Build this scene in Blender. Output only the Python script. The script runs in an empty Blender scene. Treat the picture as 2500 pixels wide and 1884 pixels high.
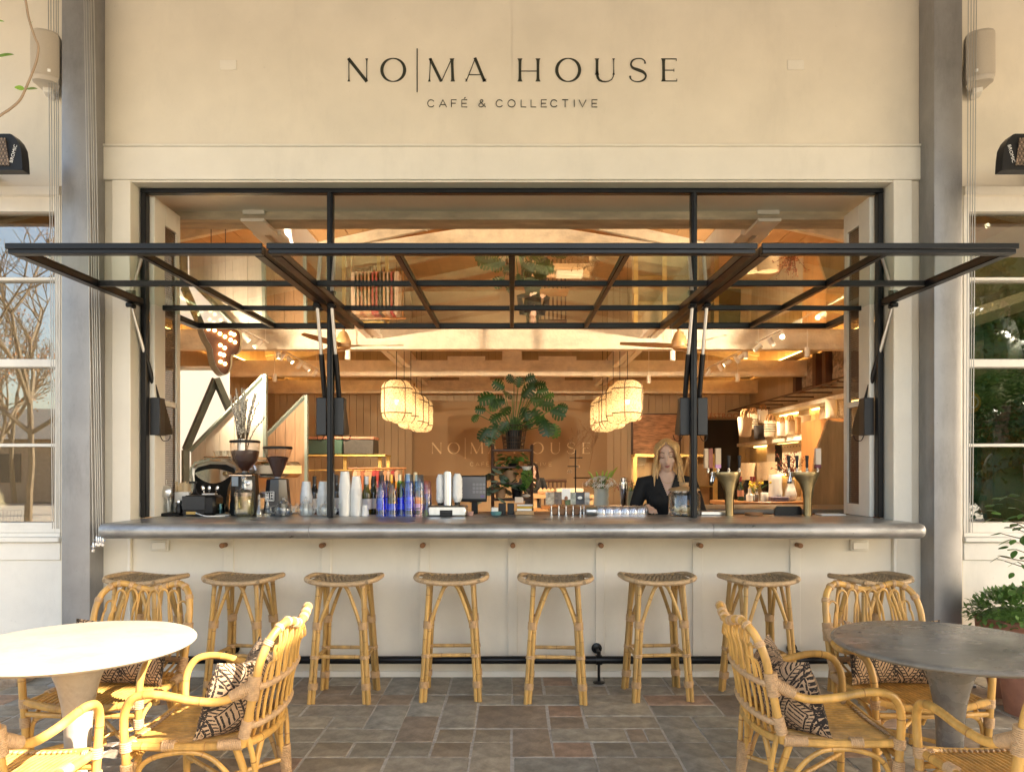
import bpy, bmesh, math, random
from mathutils import Vector, Matrix, Euler
R = math.radians
random.seed(7)
SC = bpy.context.scene
COL = SC.collection

# ---------------------------------------------------------------- camera
FPX, CX, HY, CAMZ = 1770.0, 1250.0, 1150.0, 1.41     # focal length in photo pixels, centre column, horizon row, eye height
cam = bpy.data.cameras.new('camera'); camo = bpy.data.objects.new('camera', cam); COL.objects.link(camo)
camo.location = (0, 0, CAMZ); camo.rotation_euler = (R(90), 0, 0)
cam.sensor_width = 36; cam.lens = FPX / 2500 * 36; cam.shift_y = (HY - 942) / 2500
cam.clip_end = 400; cam.clip_start = 0.05
SC.camera = camo

# ---------------------------------------------------------------- sky and sun
SUN_DIR = Vector((0.80, -0.42, 0.60)).normalized()      # from the terrace towards the sun
SUN_EL = math.asin(SUN_DIR.z); SUN_AZ = math.atan2(SUN_DIR.x, SUN_DIR.y)
wd = bpy.data.worlds.new('World'); SC.world = wd; wd.use_nodes = True
nt = wd.node_tree; bg = nt.nodes['Background']
sky = nt.nodes.new('ShaderNodeTexSky'); sky.sky_type = 'NISHITA'; sky.sun_disc = False
sky.sun_elevation = SUN_EL; sky.sun_rotation = SUN_AZ; sky.dust_density = 2.5; sky.air_density = 1.0
hs = nt.nodes.new('ShaderNodeHueSaturation'); hs.inputs['Saturation'].default_value = 1.0
nt.links.new(sky.outputs[0], hs.inputs['Color']); nt.links.new(hs.outputs[0], bg.inputs['Color'])
bg.inputs['Strength'].default_value = 0.15
sun = bpy.data.lights.new('sun', 'SUN'); sun.energy = 5.0; sun.angle = R(0.5); sun.color = (1, 0.95, 0.88)
suno = bpy.data.objects.new('sun', sun); COL.objects.link(suno)
suno.rotation_euler = SUN_DIR.to_track_quat('Z', 'Y').to_euler(); suno.location = (8, -6, 9)
SC.view_settings.view_transform = 'Standard'; SC.view_settings.look = 'None'; SC.view_settings.gamma = 1
SC.view_settings.exposure = 2.15
SC.view_settings.use_white_balance = True; SC.view_settings.white_balance_temperature = 7500; SC.view_settings.white_balance_tint = 10
SC.render.engine = 'CYCLES'
cy = SC.cycles; cy.use_denoising = True; cy.max_bounces = 8; cy.diffuse_bounces = 4; cy.glossy_bounces = 4
cy.transmission_bounces = 6; cy.transparent_max_bounces = 24; cy.sample_clamp_indirect = 6; cy.caustics_reflective = False; cy.caustics_refractive = False

# ---------------------------------------------------------------- helpers
def W(px, py, Y):
    """a photo pixel and the depth of what it shows -> a point in the place"""
    return Vector(((px - CX) / FPX * Y, Y, CAMZ - (py - HY) / FPX * Y))
def XX(px, Y): return (px - CX) / FPX * Y
def ZZ(py, Y): return CAMZ - (py - HY) / FPX * Y

def spline(pts, n=6, closed=False):
    P = [Vector(p) for p in pts]; out = []; m = len(P)
    for i in range(m if closed else m - 1):
        if closed: a, b, c, d = P[(i-1) % m], P[i], P[(i+1) % m], P[(i+2) % m]
        else: a, b, c, d = P[max(i-1, 0)], P[i], P[i+1], P[min(i+2, m-1)]
        for k in range(n):
            t = k / n
            out.append(0.5*((2*b) + (c-a)*t + (2*a-5*b+4*c-d)*t*t + (3*b-a-3*c+d)*t*t*t))
    if not closed: out.append(P[-1].copy())
    return out

class MB:
    def __init__(s): s.v = []; s.f = []; s.m = []; s.mi = 0
    def add(s, vs, fs):
        o = len(s.v); s.v += [Vector(v) for v in vs]
        for f in fs: s.f.append([i + o for i in f]); s.m.append(s.mi)
        return s
    def box(s, x0, x1, y0, y1, z0, z1):
        return s.add([(x, y, z) for z in (z0, z1) for y in (y0, y1) for x in (x0, x1)],
              [(0,2,3,1), (4,5,7,6), (0,1,5,4), (2,6,7,3), (0,4,6,2), (1,3,7,5)])
    def cbox(s, x0, x1, y0, y1, z0, z1, b=0.004):
        """box with chamfered edges"""
        b = min(b, (x1-x0)*.45, (y1-y0)*.45, (z1-z0)*.45)
        vs = []; idx = {}
        for i, X in enumerate((x0, x1)):
            for j, Y in enumerate((y0, y1)):
                for k, Z in enumerate((z0, z1)):
                    sx, sy, sz = 1-2*i, 1-2*j, 1-2*k
                    for a in range(3):
                        idx[i, j, k, a] = len(vs)
                        vs.append((X + (0 if a == 0 else sx*b), Y + (0 if a == 1 else sy*b), Z + (0 if a == 2 else sz*b)))
        fs = []
        for i in (0, 1): fs.append([idx[i,0,0,0], idx[i,0,1,0], idx[i,1,1,0], idx[i,1,0,0]][::(1 if i == 0 else -1)])
        for j in (0, 1): fs.append([idx[0,j,0,1], idx[1,j,0,1], idx[1,j,1,1], idx[0,j,1,1]][::(1 if j == 0 else -1)])
        for k in (0, 1): fs.append([idx[0,0,k,2], idx[0,1,k,2], idx[1,1,k,2], idx[1,0,k,2]][::(1 if k == 0 else -1)])
        for j in (0, 1):
            for k in (0, 1): fs.append([idx[0,j,k,1], idx[1,j,k,1], idx[1,j,k,2], idx[0,j,k,2]])
        for i in (0, 1):
            for k in (0, 1): fs.append([idx[i,0,k,0], idx[i,1,k,0], idx[i,1,k,2], idx[i,0,k,2]])
        for i in (0, 1):
            for j in (0, 1): fs.append([idx[i,j,0,0], idx[i,j,1,0], idx[i,j,1,1], idx[i,j,0,1]])
        for key in [(i, j, k) for i in (0, 1) for j in (0, 1) for k in (0, 1)]: fs.append([idx[key+(0,)], idx[key+(1,)], idx[key+(2,)]])
        return s.add(vs, fs)
    def tube(s, pts, r, n=8, closed=False, cap=True):
        P = [Vector(p) for p in pts]; m = len(P)
        rr = r if isinstance(r, (list, tuple)) else [r]*m
        up = None; rings = []
        for i in range(m):
            if closed: t = P[(i+1) % m] - P[(i-1) % m]
            else: t = P[min(i+1, m-1)] - P[max(i-1, 0)]
            if t.length < 1e-9: t = Vector((0, 0, 1))
            t.normalize()
            if up is None: up = Vector((0, 0, 1)) if abs(t.z) < .9 else Vector((1, 0, 0))
            a = t.cross(up)
            if a.length < 1e-6: a = t.orthogonal()
            a.normalize(); up = a.cross(t).normalized()
            rings.append([P[i] + (a*math.cos(k*2*math.pi/n) + up*math.sin(k*2*math.pi/n))*rr[i] for k in range(n)])
        vs = [v for g in rings for v in g]; fs = []
        for i in range(m if closed else m - 1):
            j = (i+1) % m
            for k in range(n): fs.append((i*n+k, i*n+(k+1) % n, j*n+(k+1) % n, j*n+k))
        if cap and not closed: fs.append(list(range(n))[::-1]); fs.append([(m-1)*n+k for k in range(n)])
        return s.add(vs, fs)
    def lathe(s, prof, o=(0, 0, 0), n=20, axis=None, sx=1, sy=1):
        """profile [(radius, height)] turned about an axis through o"""
        o = Vector(o); q = Matrix.Identity(3) if axis is None else Vector(axis).to_track_quat('Z', 'Y').to_matrix()
        vs = []; fs = []
        for (r, z) in prof:
            for k in range(n):
                a = 2*math.pi*k/n
                vs.append(o + q @ Vector((r*math.cos(a)*sx, r*math.sin(a)*sy, z)))
        for i in range(len(prof)-1):
            for k in range(n): fs.append((i*n+k, i*n+(k+1) % n, (i+1)*n+(k+1) % n, (i+1)*n+k))
        if prof[0][0] > 1e-5: fs.append(list(range(n))[::-1])
        if prof[-1][0] > 1e-5: fs.append([(len(prof)-1)*n+k for k in range(n)])
        return s.add(vs, fs)
    def prism(s, poly, d, o=(0,0,0), u=(1,0,0), v=(0,0,1)):
        """outline in the plane (u,v) at o, given thickness d along u x v reversed sign"""
        o = Vector(o); u = Vector(u); v = Vector(v); w = u.cross(v).normalized()*d; n = len(poly)
        A = [o + u*a + v*b for a, b in poly]
        return s.add(A + [p + w for p in A], [list(range(n)), [n+i for i in range(n)][::-1]] + [(i, n+i, n+(i+1) % n, (i+1) % n) for i in range(n)])
    def ribbon(s, pts, w, d, o=(0,0,0), u=(1,0,0), v=(0,0,1), closed=False):
        """flat stroke of varying width w along 2-D pts in plane (u,v), thickness d"""
        o = Vector(o); u = Vector(u); v = Vector(v); nn = u.cross(v).normalized()*d
        m = len(pts); ww = w if isinstance(w, (list, tuple)) else [w]*m; vs = []; fs = []
        for i in range(m):
            if closed: a, b = pts[(i-1) % m], pts[(i+1) % m]
            else: a, b = pts[max(i-1, 0)], pts[min(i+1, m-1)]
            tx, ty = b[0]-a[0], b[1]-a[1]; L = math.hypot(tx, ty) or 1; nx, ny = -ty/L, tx/L
            for sg in (-.5, .5):
                p = o + u*(pts[i][0]+nx*ww[i]*sg) + v*(pts[i][1]+ny*ww[i]*sg); vs += [p, p + nn]
        for i in range(m if closed else m-1):
            a, b = i*4, ((i+1) % m)*4
            fs += [(a, b, b+2, a+2), (a+1, a+3, b+3, b+1), (a, a+1, b+1, b), (a+2, b+2, b+3, a+3)]
        if not closed: fs += [(0, 2, 3, 1), ((m-1)*4, (m-1)*4+1, (m-1)*4+3, (m-1)*4+2)]
        return s.add(vs, fs)
    def ball(s, c, r, n=10, m=7, q=None):
        """ellipsoid; r is a number or three half-axes, q an optional rotation matrix"""
        r = (r, r, r) if not isinstance(r, (tuple, list)) else r; c = Vector(c); vs = []; fs = []
        for i in range(1, m):
            a = math.pi*i/m
            for k in range(n):
                b = 2*math.pi*k/n; d = Vector((r[0]*math.sin(a)*math.cos(b), r[1]*math.sin(a)*math.sin(b), r[2]*math.cos(a)))
                vs.append(c + (q @ d if q else d))
        e = Vector((0, 0, r[2])); vs += [c + (q @ e if q else e), c - (q @ e if q else e)]
        for i in range(m-2):
            for k in range(n): fs.append((i*n+k, (i+1)*n+k, (i+1)*n+(k+1) % n, i*n+(k+1) % n))
        t = (m-1)*n
        for k in range(n): fs += [(t, k, (k+1) % n), (t+1, (m-2)*n+(k+1) % n, (m-2)*n+k)]
        return s.add(vs, fs)
    def grid(s, fn, nu, nv):
        vs = [fn(i/nu, j/nv) for j in range(nv+1) for i in range(nu+1)]
        return s.add(vs, [(j*(nu+1)+i, j*(nu+1)+i+1, (j+1)*(nu+1)+i+1, (j+1)*(nu+1)+i) for j in range(nv) for i in range(nu)])
    def xf(s, M, i0=0):
        for i in range(i0, len(s.v)): s.v[i] = M @ s.v[i]
        return s
    def mesh(s, name, mats, ang=38, fix=True):
        me = bpy.data.meshes.new(name); me.from_pydata([tuple(v) for v in s.v], [], s.f)
        for m in (mats if isinstance(mats, (list, tuple)) else [mats]): me.materials.append(m)
        if isinstance(mats, (list, tuple)) and len(mats) > 1: me.polygons.foreach_set('material_index', s.m)
        if fix:
            bm = bmesh.new(); bm.from_mesh(me); bmesh.ops.recalc_face_normals(bm, faces=bm.faces); bm.to_mesh(me); bm.free()
        me.polygons.foreach_set('use_smooth', [True]*len(me.polygons)); me.set_sharp_from_angle(angle=R(ang)); me.update()
        return me
    def build(s, name, mats, parent=None, label=None, cat=None, group=None, kind=None, loc=None, rz=0, ang=38, fix=True):
        return put(name, s.mesh(name, mats, ang, fix), parent, label, cat, group, kind, loc, rz)

def tag(o, label=None, cat=None, group=None, kind=None):
    if label: o['label'] = label
    if cat: o['category'] = cat
    if group: o['group'] = group
    if kind: o['kind'] = kind
    return o
def put(name, me, parent=None, label=None, cat=None, group=None, kind=None, loc=None, rz=0):
    o = bpy.data.objects.new(name, me); COL.objects.link(o)
    if parent: o.parent = parent
    if loc is not None: o.location = loc
    if rz: o.rotation_euler[2] = rz
    return tag(o, label, cat, group, kind)
def thing(name, label, cat, loc=(0, 0, 0), rz=0, group=None, kind=None):
    o = put(name, None, None, label, cat, group, kind, loc, rz); o.empty_display_size = .1
    return o
KIDS = {}
def copy_tree(o, parent=None):
    c = o.copy(); COL.objects.link(c); c.parent = parent
    for ch in list(o.children): copy_tree(ch, c)
    return c
def moved(o, loc, rz=0, label=None, scale=None):
    o.location = loc; o.rotation_euler[2] = rz
    if label: o['label'] = label
    if scale: o.scale = (scale,)*3 if not isinstance(scale, (tuple, list)) else scale
    return o

# ---------------------------------------------------------------- materials
MAT = {}
def lin(r, g, b):
    f = lambda c: (c/255/12.92 if c <= 10 else ((c/255+.055)/1.055)**2.4)
    return (f(r), f(g), f(b))
def M(name, col, rough=.5, metal=0, var=.12, sc=6, bump=0, bsc=60, rnd=0, stretch=None, coat=0, spec=.5, trans=0, sss=0, bdist=.004, rvar=0):
    m = bpy.data.materials.new(name); m.use_nodes = True; MAT[name] = m
    n = m.node_tree.nodes; l = m.node_tree.links; p = n['Principled BSDF']
    tc = n.new('ShaderNodeTexCoord'); co = tc.outputs['Object']
    if stretch:
        mp = n.new('ShaderNodeMapping'); mp.inputs['Scale'].default_value = stretch; l.new(co, mp.inputs[0]); co = mp.outputs[0]
    no = n.new('ShaderNodeTexNoise'); no.inputs['Scale'].default_value = sc; no.inputs['Detail'].default_value = 6; no.inputs['Roughness'].default_value = .6
    l.new(co, no.inputs['Vector'])
    rmp = n.new('ShaderNodeMapRange'); rmp.inputs[1].default_value = .3; rmp.inputs[2].default_value = .7; l.new(no.outputs['Fac'], rmp.inputs[0])
    mx = n.new('ShaderNodeMix'); mx.data_type = 'RGBA'
    mx.inputs[6].default_value = (*[max(0, c*(1-var)) for c in col], 1); mx.inputs[7].default_value = (*[min(1, c*(1+var)) for c in col], 1)
    l.new(rmp.outputs[0], mx.inputs[0]); out = mx.outputs[2]
    if rnd:
        oi = n.new('ShaderNodeObjectInfo'); r2 = n.new('ShaderNodeMapRange'); r2.inputs[3].default_value = 1-rnd; r2.inputs[4].default_value = 1+rnd
        l.new(oi.outputs['Random'], r2.inputs[0]); h = n.new('ShaderNodeHueSaturation'); l.new(r2.outputs[0], h.inputs['Value']); l.new(out, h.inputs['Color']); out = h.outputs[0]
    l.new(out, p.inputs['Base Color'])
    p.inputs['Roughness'].default_value = rough; p.inputs['Metallic'].default_value = metal; p.inputs['Specular IOR Level'].default_value = spec
    if rvar:
        r3 = n.new('ShaderNodeMapRange'); r3.inputs[3].default_value = max(0, rough-rvar); r3.inputs[4].default_value = rough+rvar; l.new(no.outputs['Fac'], r3.inputs[0]); l.new(r3.outputs[0], p.inputs['Roughness'])
    if coat: p.inputs['Coat Weight'].default_value = coat; p.inputs['Coat Roughness'].default_value = .15
    if sss: p.inputs['Subsurface Weight'].default_value = sss; p.inputs['Subsurface Radius'].default_value = (.02, .008, .004); p.inputs['Subsurface Scale'].default_value = .3
    if bump:
        nb = n.new('ShaderNodeTexNoise'); nb.inputs['Scale'].default_value = bsc; nb.inputs['Detail'].default_value = 5; l.new(co, nb.inputs['Vector'])
        b = n.new('ShaderNodeBump'); b.inputs['Strength'].default_value = bump; b.inputs['Distance'].default_value = bdist; l.new(nb.outputs['Fac'], b.inputs['Height']); l.new(b.outputs[0], p.inputs['Normal'])
    return m
def G(name, tint=(1, 1, 1), f0=.04, extra=0, rough=.01):
    """thin glass: sees through, mirrors more at a glancing angle"""
    m = bpy.data.materials.new(name); m.use_nodes = True; MAT[name] = m
    n = m.node_tree.nodes; l = m.node_tree.links; n.remove(n['Principled BSDF'])
    t = n.new('ShaderNodeBsdfTransparent'); t.inputs[0].default_value = (*tint, 1)
    g = n.new('ShaderNodeBsdfGlossy'); g.inputs['Roughness'].default_value = rough; g.inputs[0].default_value = (1, 1, 1, 1)
    lw = n.new('ShaderNodeLayerWeight'); lw.inputs[0].default_value = .5
    pw = n.new('ShaderNodeMath'); pw.operation = 'POWER'; pw.inputs[1].default_value = 2.6; l.new(lw.outputs['Facing'], pw.inputs[0])
    a = n.new('ShaderNodeMath'); a.operation = 'MULTIPLY_ADD'; a.use_clamp = True; a.inputs[1].default_value = .85-extra; a.inputs[2].default_value = f0+extra
    l.new(pw.outputs[0], a.inputs[0]); mx = n.new('ShaderNodeMixShader'); l.new(a.outputs[0], mx.inputs[0]); l.new(t.outputs[0], mx.inputs[1]); l.new(g.outputs[0], mx.inputs[2])
    l.new(mx.outputs[0], n['Material Output'].inputs[0])
    return m
def E(name, col, st):
    m = bpy.data.materials.new(name); m.use_nodes = True; MAT[name] = m
    p = m.node_tree.nodes['Principled BSDF']; p.inputs['Base Color'].default_value = (*col, 1)
    p.inputs['Emission Color'].default_value = (*col, 1); p.inputs['Emission Strength'].default_value = st
    return m
CREAM = M('cream_paint', (.81, .745, .625), .55, var=.06, sc=2.2, bump=.08, bsc=140, rvar=.12)
CREAM2 = M('trim_paint', (.86, .815, .72), .45, var=.045, sc=3, bump=.05, bsc=120)
WHITEP = M('white_paint', (.84, .81, .74), .45, var=.04, sc=5, bump=.05, bsc=90)
TANWALL = M('tan_wall_paint', (.33, .22, .12), .6, var=.05, sc=2, bump=.05, bsc=100)
BOARD = M('warm_board_paint', (.42, .325, .215), .55, var=.06, sc=3, rnd=.07, bump=.08, bsc=50)
PINEBOARD = M('pine_ceiling_board', (.60, .37, .18), .5, var=.12, sc=3, rnd=.1, stretch=(1, .15, 1))
BEAMP = M('painted_beam', (.74, .67, .54), .6, var=.12, sc=7, bump=.6, bsc=26, bdist=.01)
RUSTB = M('weathered_beam', (.58, .51, .38), .65, var=.3, sc=9, bump=.8, bsc=35, bdist=.008, stretch=(.3, 1, 1))
STEEL = M('column_steel', (.30, .295, .295), .42, metal=.55, var=.12, sc=4, bump=.04, bsc=200, rvar=.1)
BLACK = M('black_steel', (.0055, .006, .0075), .33, metal=.0, spec=.35, var=.2, sc=12, rvar=.1)
BLACKPL = M('black_plastic', (.007, .007, .008), .4, spec=.35, var=.2, sc=20)
DARKGREY = M('dark_grey_plastic', (.022, .024, .027), .45, var=.1, sc=20)
ZINC = M('zinc_top', (.40, .395, .385), .33, metal=.6, var=.3, sc=5, bump=.05, bsc=30, rvar=.16, stretch=(.6, 1, 1))
CHROME = M('chrome', (.72, .72, .72), .12, metal=1, var=.05, sc=10)
INOX = M('brushed_steel', (.62, .62, .61), .28, metal=1, var=.06, sc=40, stretch=(1, 1, .1))
BRASS = M('aged_brass', (.36, .27, .14), .33, metal=.9, var=.25, sc=9, rvar=.1)
GOLDF = M('gold_frame', (.55, .36, .12), .4, metal=.6, var=.15, sc=9)
CANE = M('cane', (.58, .325, .088), .42, var=.36, sc=16, coat=.08, bump=.15, bsc=90, rnd=.04, stretch=(1, 1, .25))
CANEJ = M('cane_joint', (.36, .17, .045), .4, var=.3, sc=40)
CANES = M('stool_cane', (.48, .285, .09), .45, var=.34, sc=16, coat=.05, bump=.15, bsc=90, rnd=.05, stretch=(1, 1, .2))
CANESJ = M('stool_cane_joint', (.30, .16, .05), .45, var=.3, sc=40)
BIND = M('cane_binding', (.50, .32, .17), .5, var=.2, sc=60)
ROPE = M('woven_rope', (.27, .185, .10), .6, var=.3, sc=70, bump=.4, bsc=200)
WRAP = M('seat_wrap', (.46, .31, .17), .5, var=.22, sc=60)
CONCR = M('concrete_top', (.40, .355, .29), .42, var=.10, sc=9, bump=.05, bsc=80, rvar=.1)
CONCR2 = M('concrete_top_dark', (.185, .175, .155), .26, var=.16, sc=6, bump=.05, bsc=80, rvar=.12, stretch=(.5, 1, 1))  # darker copy of the table concrete, with stronger streaks
WOODD = M('dark_wood', (.075, .035, .02), .45, var=.3, sc=9, stretch=(1, 1, .2))
WOODM = M('mid_wood', (.30, .13, .045), .4, var=.25, sc=6, stretch=(1, 1, .2))
WOODL = M('light_wood', (.50, .31, .15), .5, var=.2, sc=6, stretch=(1, 1, .15))
SLABW = M('slab_wood', (.36, .22, .105), .5, var=.35, sc=3.2, stretch=(2.4, 2.4, .35), bump=.2, bsc=20)
WHITE = M('white_ceramic', (.76, .73, .67), .35, var=.05, sc=8)
PAPER = M('white_paper', (.90, .90, .88), .6, var=.02, sc=8)
LINEN = M('linen', (.55, .38, .22), .8, var=.08, sc=60, bump=.3, bsc=300)
CANVAS = M('canvas_cloth', (.68, .56, .40), .85, var=.08, sc=30, bump=.3, bsc=200)
TERRA = M('terracotta', (.36, .16, .10), .75, var=.25, sc=10, bump=.2, bsc=40)
LEAFD = M('leaf_dark', (.030, .085, .018), .38, var=.35, sc=14, rnd=.3)
LEAFM = M('leaf_mid', (.07, .16, .03), .45, var=.35, sc=14, rnd=.35)
LEAFY = M('leaf_bright', (.16, .30, .035), .5, var=.3, sc=14, rnd=.3)
LEAFS = M('leaf_silver', (.22, .30, .22), .5, var=.5, sc=24, rnd=.25)
TWIG = M('twig', (.10, .065, .035), .7, var=.3, sc=30)
BUD = M('willow_bud', (.62, .57, .48), .9, var=.1, sc=60)
SOIL = M('soil', (.04, .028, .02), .95, var=.4, sc=60)
GLASS = G('clear_glass', (.93, .95, .95), .10, .0, .02)
PANEG = G('awning_pane_glass', (.40, .54, .44), .06, .24)
WINDG = G('window_pane_glass', (.62, .66, .62), .06, .15)
SKIN = M('skin', (.68, .45, .34), .5, var=.06, sc=20, sss=.15)
GREYGREEN = M('grey_green_frame', (.085, .10, .085), .5, var=.15, sc=10)

def add_wear(m, amt=.82, sc=(1.1, 1.1, .35), lo=.52, hi=.70, fine=38):
    """faint streaks and scuffs with a shape of their own, multiplied over the paint"""
    n = m.node_tree.nodes; l = m.node_tree.links; p = n['Principled BSDF']; src = p.inputs['Base Color'].links[0].from_socket
    tc = n.new('ShaderNodeTexCoord'); mp = n.new('ShaderNodeMapping'); mp.inputs['Scale'].default_value = sc; l.new(tc.outputs['Object'], mp.inputs[0])
    a = n.new('ShaderNodeTexNoise'); a.inputs['Scale'].default_value = 2.2; a.inputs['Detail'].default_value = 9; a.inputs['Roughness'].default_value = .72; l.new(mp.outputs[0], a.inputs['Vector'])
    r1 = n.new('ShaderNodeMapRange'); r1.inputs[1].default_value = lo; r1.inputs[2].default_value = hi; r1.inputs[3].default_value = 1; r1.inputs[4].default_value = amt; l.new(a.outputs['Fac'], r1.inputs[0])
    b = n.new('ShaderNodeTexNoise'); b.inputs['Scale'].default_value = fine; b.inputs['Detail'].default_value = 3; l.new(tc.outputs['Object'], b.inputs['Vector'])
    r2 = n.new('ShaderNodeMapRange'); r2.inputs[1].default_value = .70; r2.inputs[2].default_value = .76; r2.inputs[3].default_value = 1; r2.inputs[4].default_value = amt; l.new(b.outputs['Fac'], r2.inputs[0])
    mu = n.new('ShaderNodeMath'); mu.operation = 'MULTIPLY'; l.new(r1.outputs[0], mu.inputs[0]); l.new(r2.outputs[0], mu.inputs[1])
    mx = n.new('ShaderNodeMix'); mx.data_type = 'RGBA'; mx.blend_type = 'MULTIPLY'; mx.inputs[0].default_value = 1; l.new(src, mx.inputs[6]); l.new(mu.outputs[0], mx.inputs[7]); l.new(mx.outputs[2], p.inputs['Base Color'])
add_wear(CREAM, .93); add_wear(CREAM2, .93); add_wear(WHITEP, .9); add_wear(CONCR, .8, (2, 2, 2), .5, .62, 24); add_wear(CONCR2, .72, (2, 3.2, 2), .48, .62, 24); add_wear(STEEL, .8, (2, 2, .6), .5, .66, 60); add_wear(ZINC, .66, (1.2, 3, 3), .48, .64, 30); add_wear(BEAMP, .82, (.6, .6, 2), .5, .64, 26)
# ================================================================ ground
def paver_mat():
    m = M('paver_stone', (.2, .17, .14), .55, var=.42, sc=11, bump=.7, bsc=34, bdist=.008, rvar=.15)
    n = m.node_tree.nodes; l = m.node_tree.links; p = n['Principled BSDF']; src = p.inputs['Base Color'].links[0].from_socket
    oi = n.new('ShaderNodeObjectInfo'); cr = n.new('ShaderNodeValToRGB'); cr.color_ramp.interpolation = 'CONSTANT'
    cols = [(.165, .145, .122), (.150, .148, .136), (.185, .135, .108), (.138, .142, .138), (.172, .158, .135), (.155, .132, .112), (.168, .164, .150), (.146, .142, .130)]
    e = cr.color_ramp.elements; e[0].color = (*cols[0], 1); e[1].position = .125; e[1].color = (*cols[1], 1)
    for i in range(2, 8): a = e.new(i/8); a.color = (*cols[i], 1)
    l.new(oi.outputs['Random'], cr.inputs[0])
    dv = n.new('ShaderNodeMix'); dv.data_type = 'RGBA'; dv.blend_type = 'MULTIPLY'; dv.inputs[0].default_value = 1
    sc = n.new('ShaderNodeMix'); sc.data_type = 'RGBA'; sc.blend_type = 'MULTIPLY'; sc.inputs[0].default_value = 1; sc.inputs[7].default_value = (9.2, 9.9, 10.6, 1)
    l.new(src, sc.inputs[6]); l.new(sc.outputs[2], dv.inputs[6]); l.new(cr.outputs[0], dv.inputs[7]); l.new(dv.outputs[2], p.inputs['Base Color'])
    return m
PAVER = paver_mat()
MORTAR = M('mortar', (.46, .43, .39), .9, var=.25, sc=30, bump=.5, bsc=80)
GROUNDM = M('plaza_paving', (.34, .30, .25), .8, var=.15, sc=1.5, bump=.2, bsc=20)
MB().box(-90, 90, -110, 60, -.4, -.03).build('ground', GROUNDM, kind='structure')
terrace = MB().box(-4.3, 4.3, 3.05, 4.99, -.028, -.004).build('terrace', MORTAR, kind='structure')
rnd = random.Random(3)
def paver_mesh(w, h, k):
    mb = MB(); mb.cbox(-w/2+.0055, w/2-.0055, -h/2+.0055, h/2-.0055, -.03, 0, .004)
    r = random.Random(k)
    for v in mb.v: v.x += r.uniform(-.0035, .0035); v.y += r.uniform(-.0035, .0035)
    return mb.mesh('paver', PAVER)
PC = {}
cw, chh = .205, .2; nx, ny = 36, 9; used = set(); x0, y0 = -3.69, 3.18
for j in range(ny):
    for i in range(nx):
        if (i, j) in used: continue
        c = rnd.random(); w, h = 1, 1
        if c < .32 and (i+1, j) not in used and i+1 < nx: w = 2
        elif c < .42 and j+1 < ny: h = 2
        elif c < .46 and (i+1, j) not in used and i+1 < nx and j+1 < ny: w, h = 2, 2
        for a in range(w):
            for b in range(h): used.add((i+a, j+b))
        if w == 1 and h == 1 and rnd.random() < .10:        # split into two thin strips
            subs = [(-cw/4, 0, cw/2, chh), (cw/4, 0, cw/2, chh)]
        else: subs = [(0, 0, w*cw, h*chh)]
        for (ox, oy, ww, hh) in subs:
            key = (round(ww, 3), round(hh, 3), rnd.randrange(3))
            if key not in PC: PC[key] = paver_mesh(key[0], key[1], len(PC))
            put('paver', PC[key], terrace, loc=(x0+(i+w/2)*cw+ox+rnd.uniform(-.003, .003), y0+(j+h/2)*chh+oy+rnd.uniform(-.003, .003), rnd.uniform(-.0015, .0015)), rz=rnd.uniform(-.006, .006))

# ================================================================ the cafe building
YF = 4.97
bld = thing('cafe_building', 'cream painted cafe front with a wide open serving window', 'building')
def part(name, mat, *boxes, parent=None, b=0, **k):
    mb = MB()
    for bx in boxes: (mb.cbox(*bx, b) if b else mb.box(*bx))
    return mb.build(name, mat, parent or bld, **k)
zt = 3.637
part('fascia_panel', CREAM, (-2.9, -.0007, YF, YF+.04, zt, 4.72)); part('fascia_panel', CREAM, (.0007, 2.9, YF+.001, YF+.041, zt, 4.72))
part('wall_core', CREAM, (-2.9, 2.9, YF+.045, YF+.2, 3.47, 4.72))
part('fascia_ledge', CREAM2, (-2.9, 2.9, YF-.03, YF+.04, zt-.012, zt+.004), b=.003)
part('fascia_board', CREAM2, (-2.9, 2.9, YF-.022, YF+.04, 3.40, zt-.013), b=.003)
part('head_trim', CREAM2, (-2.62, 2.62, YF-.006, YF+.1, 3.388, 3.3985))
part('head_soffit', CREAM2, (-2.72, 2.72, YF+.1, 5.62, 3.42, 3.47), (-2.6, 2.6, 5.135, 5.16, 3.36, 3.42))
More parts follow.
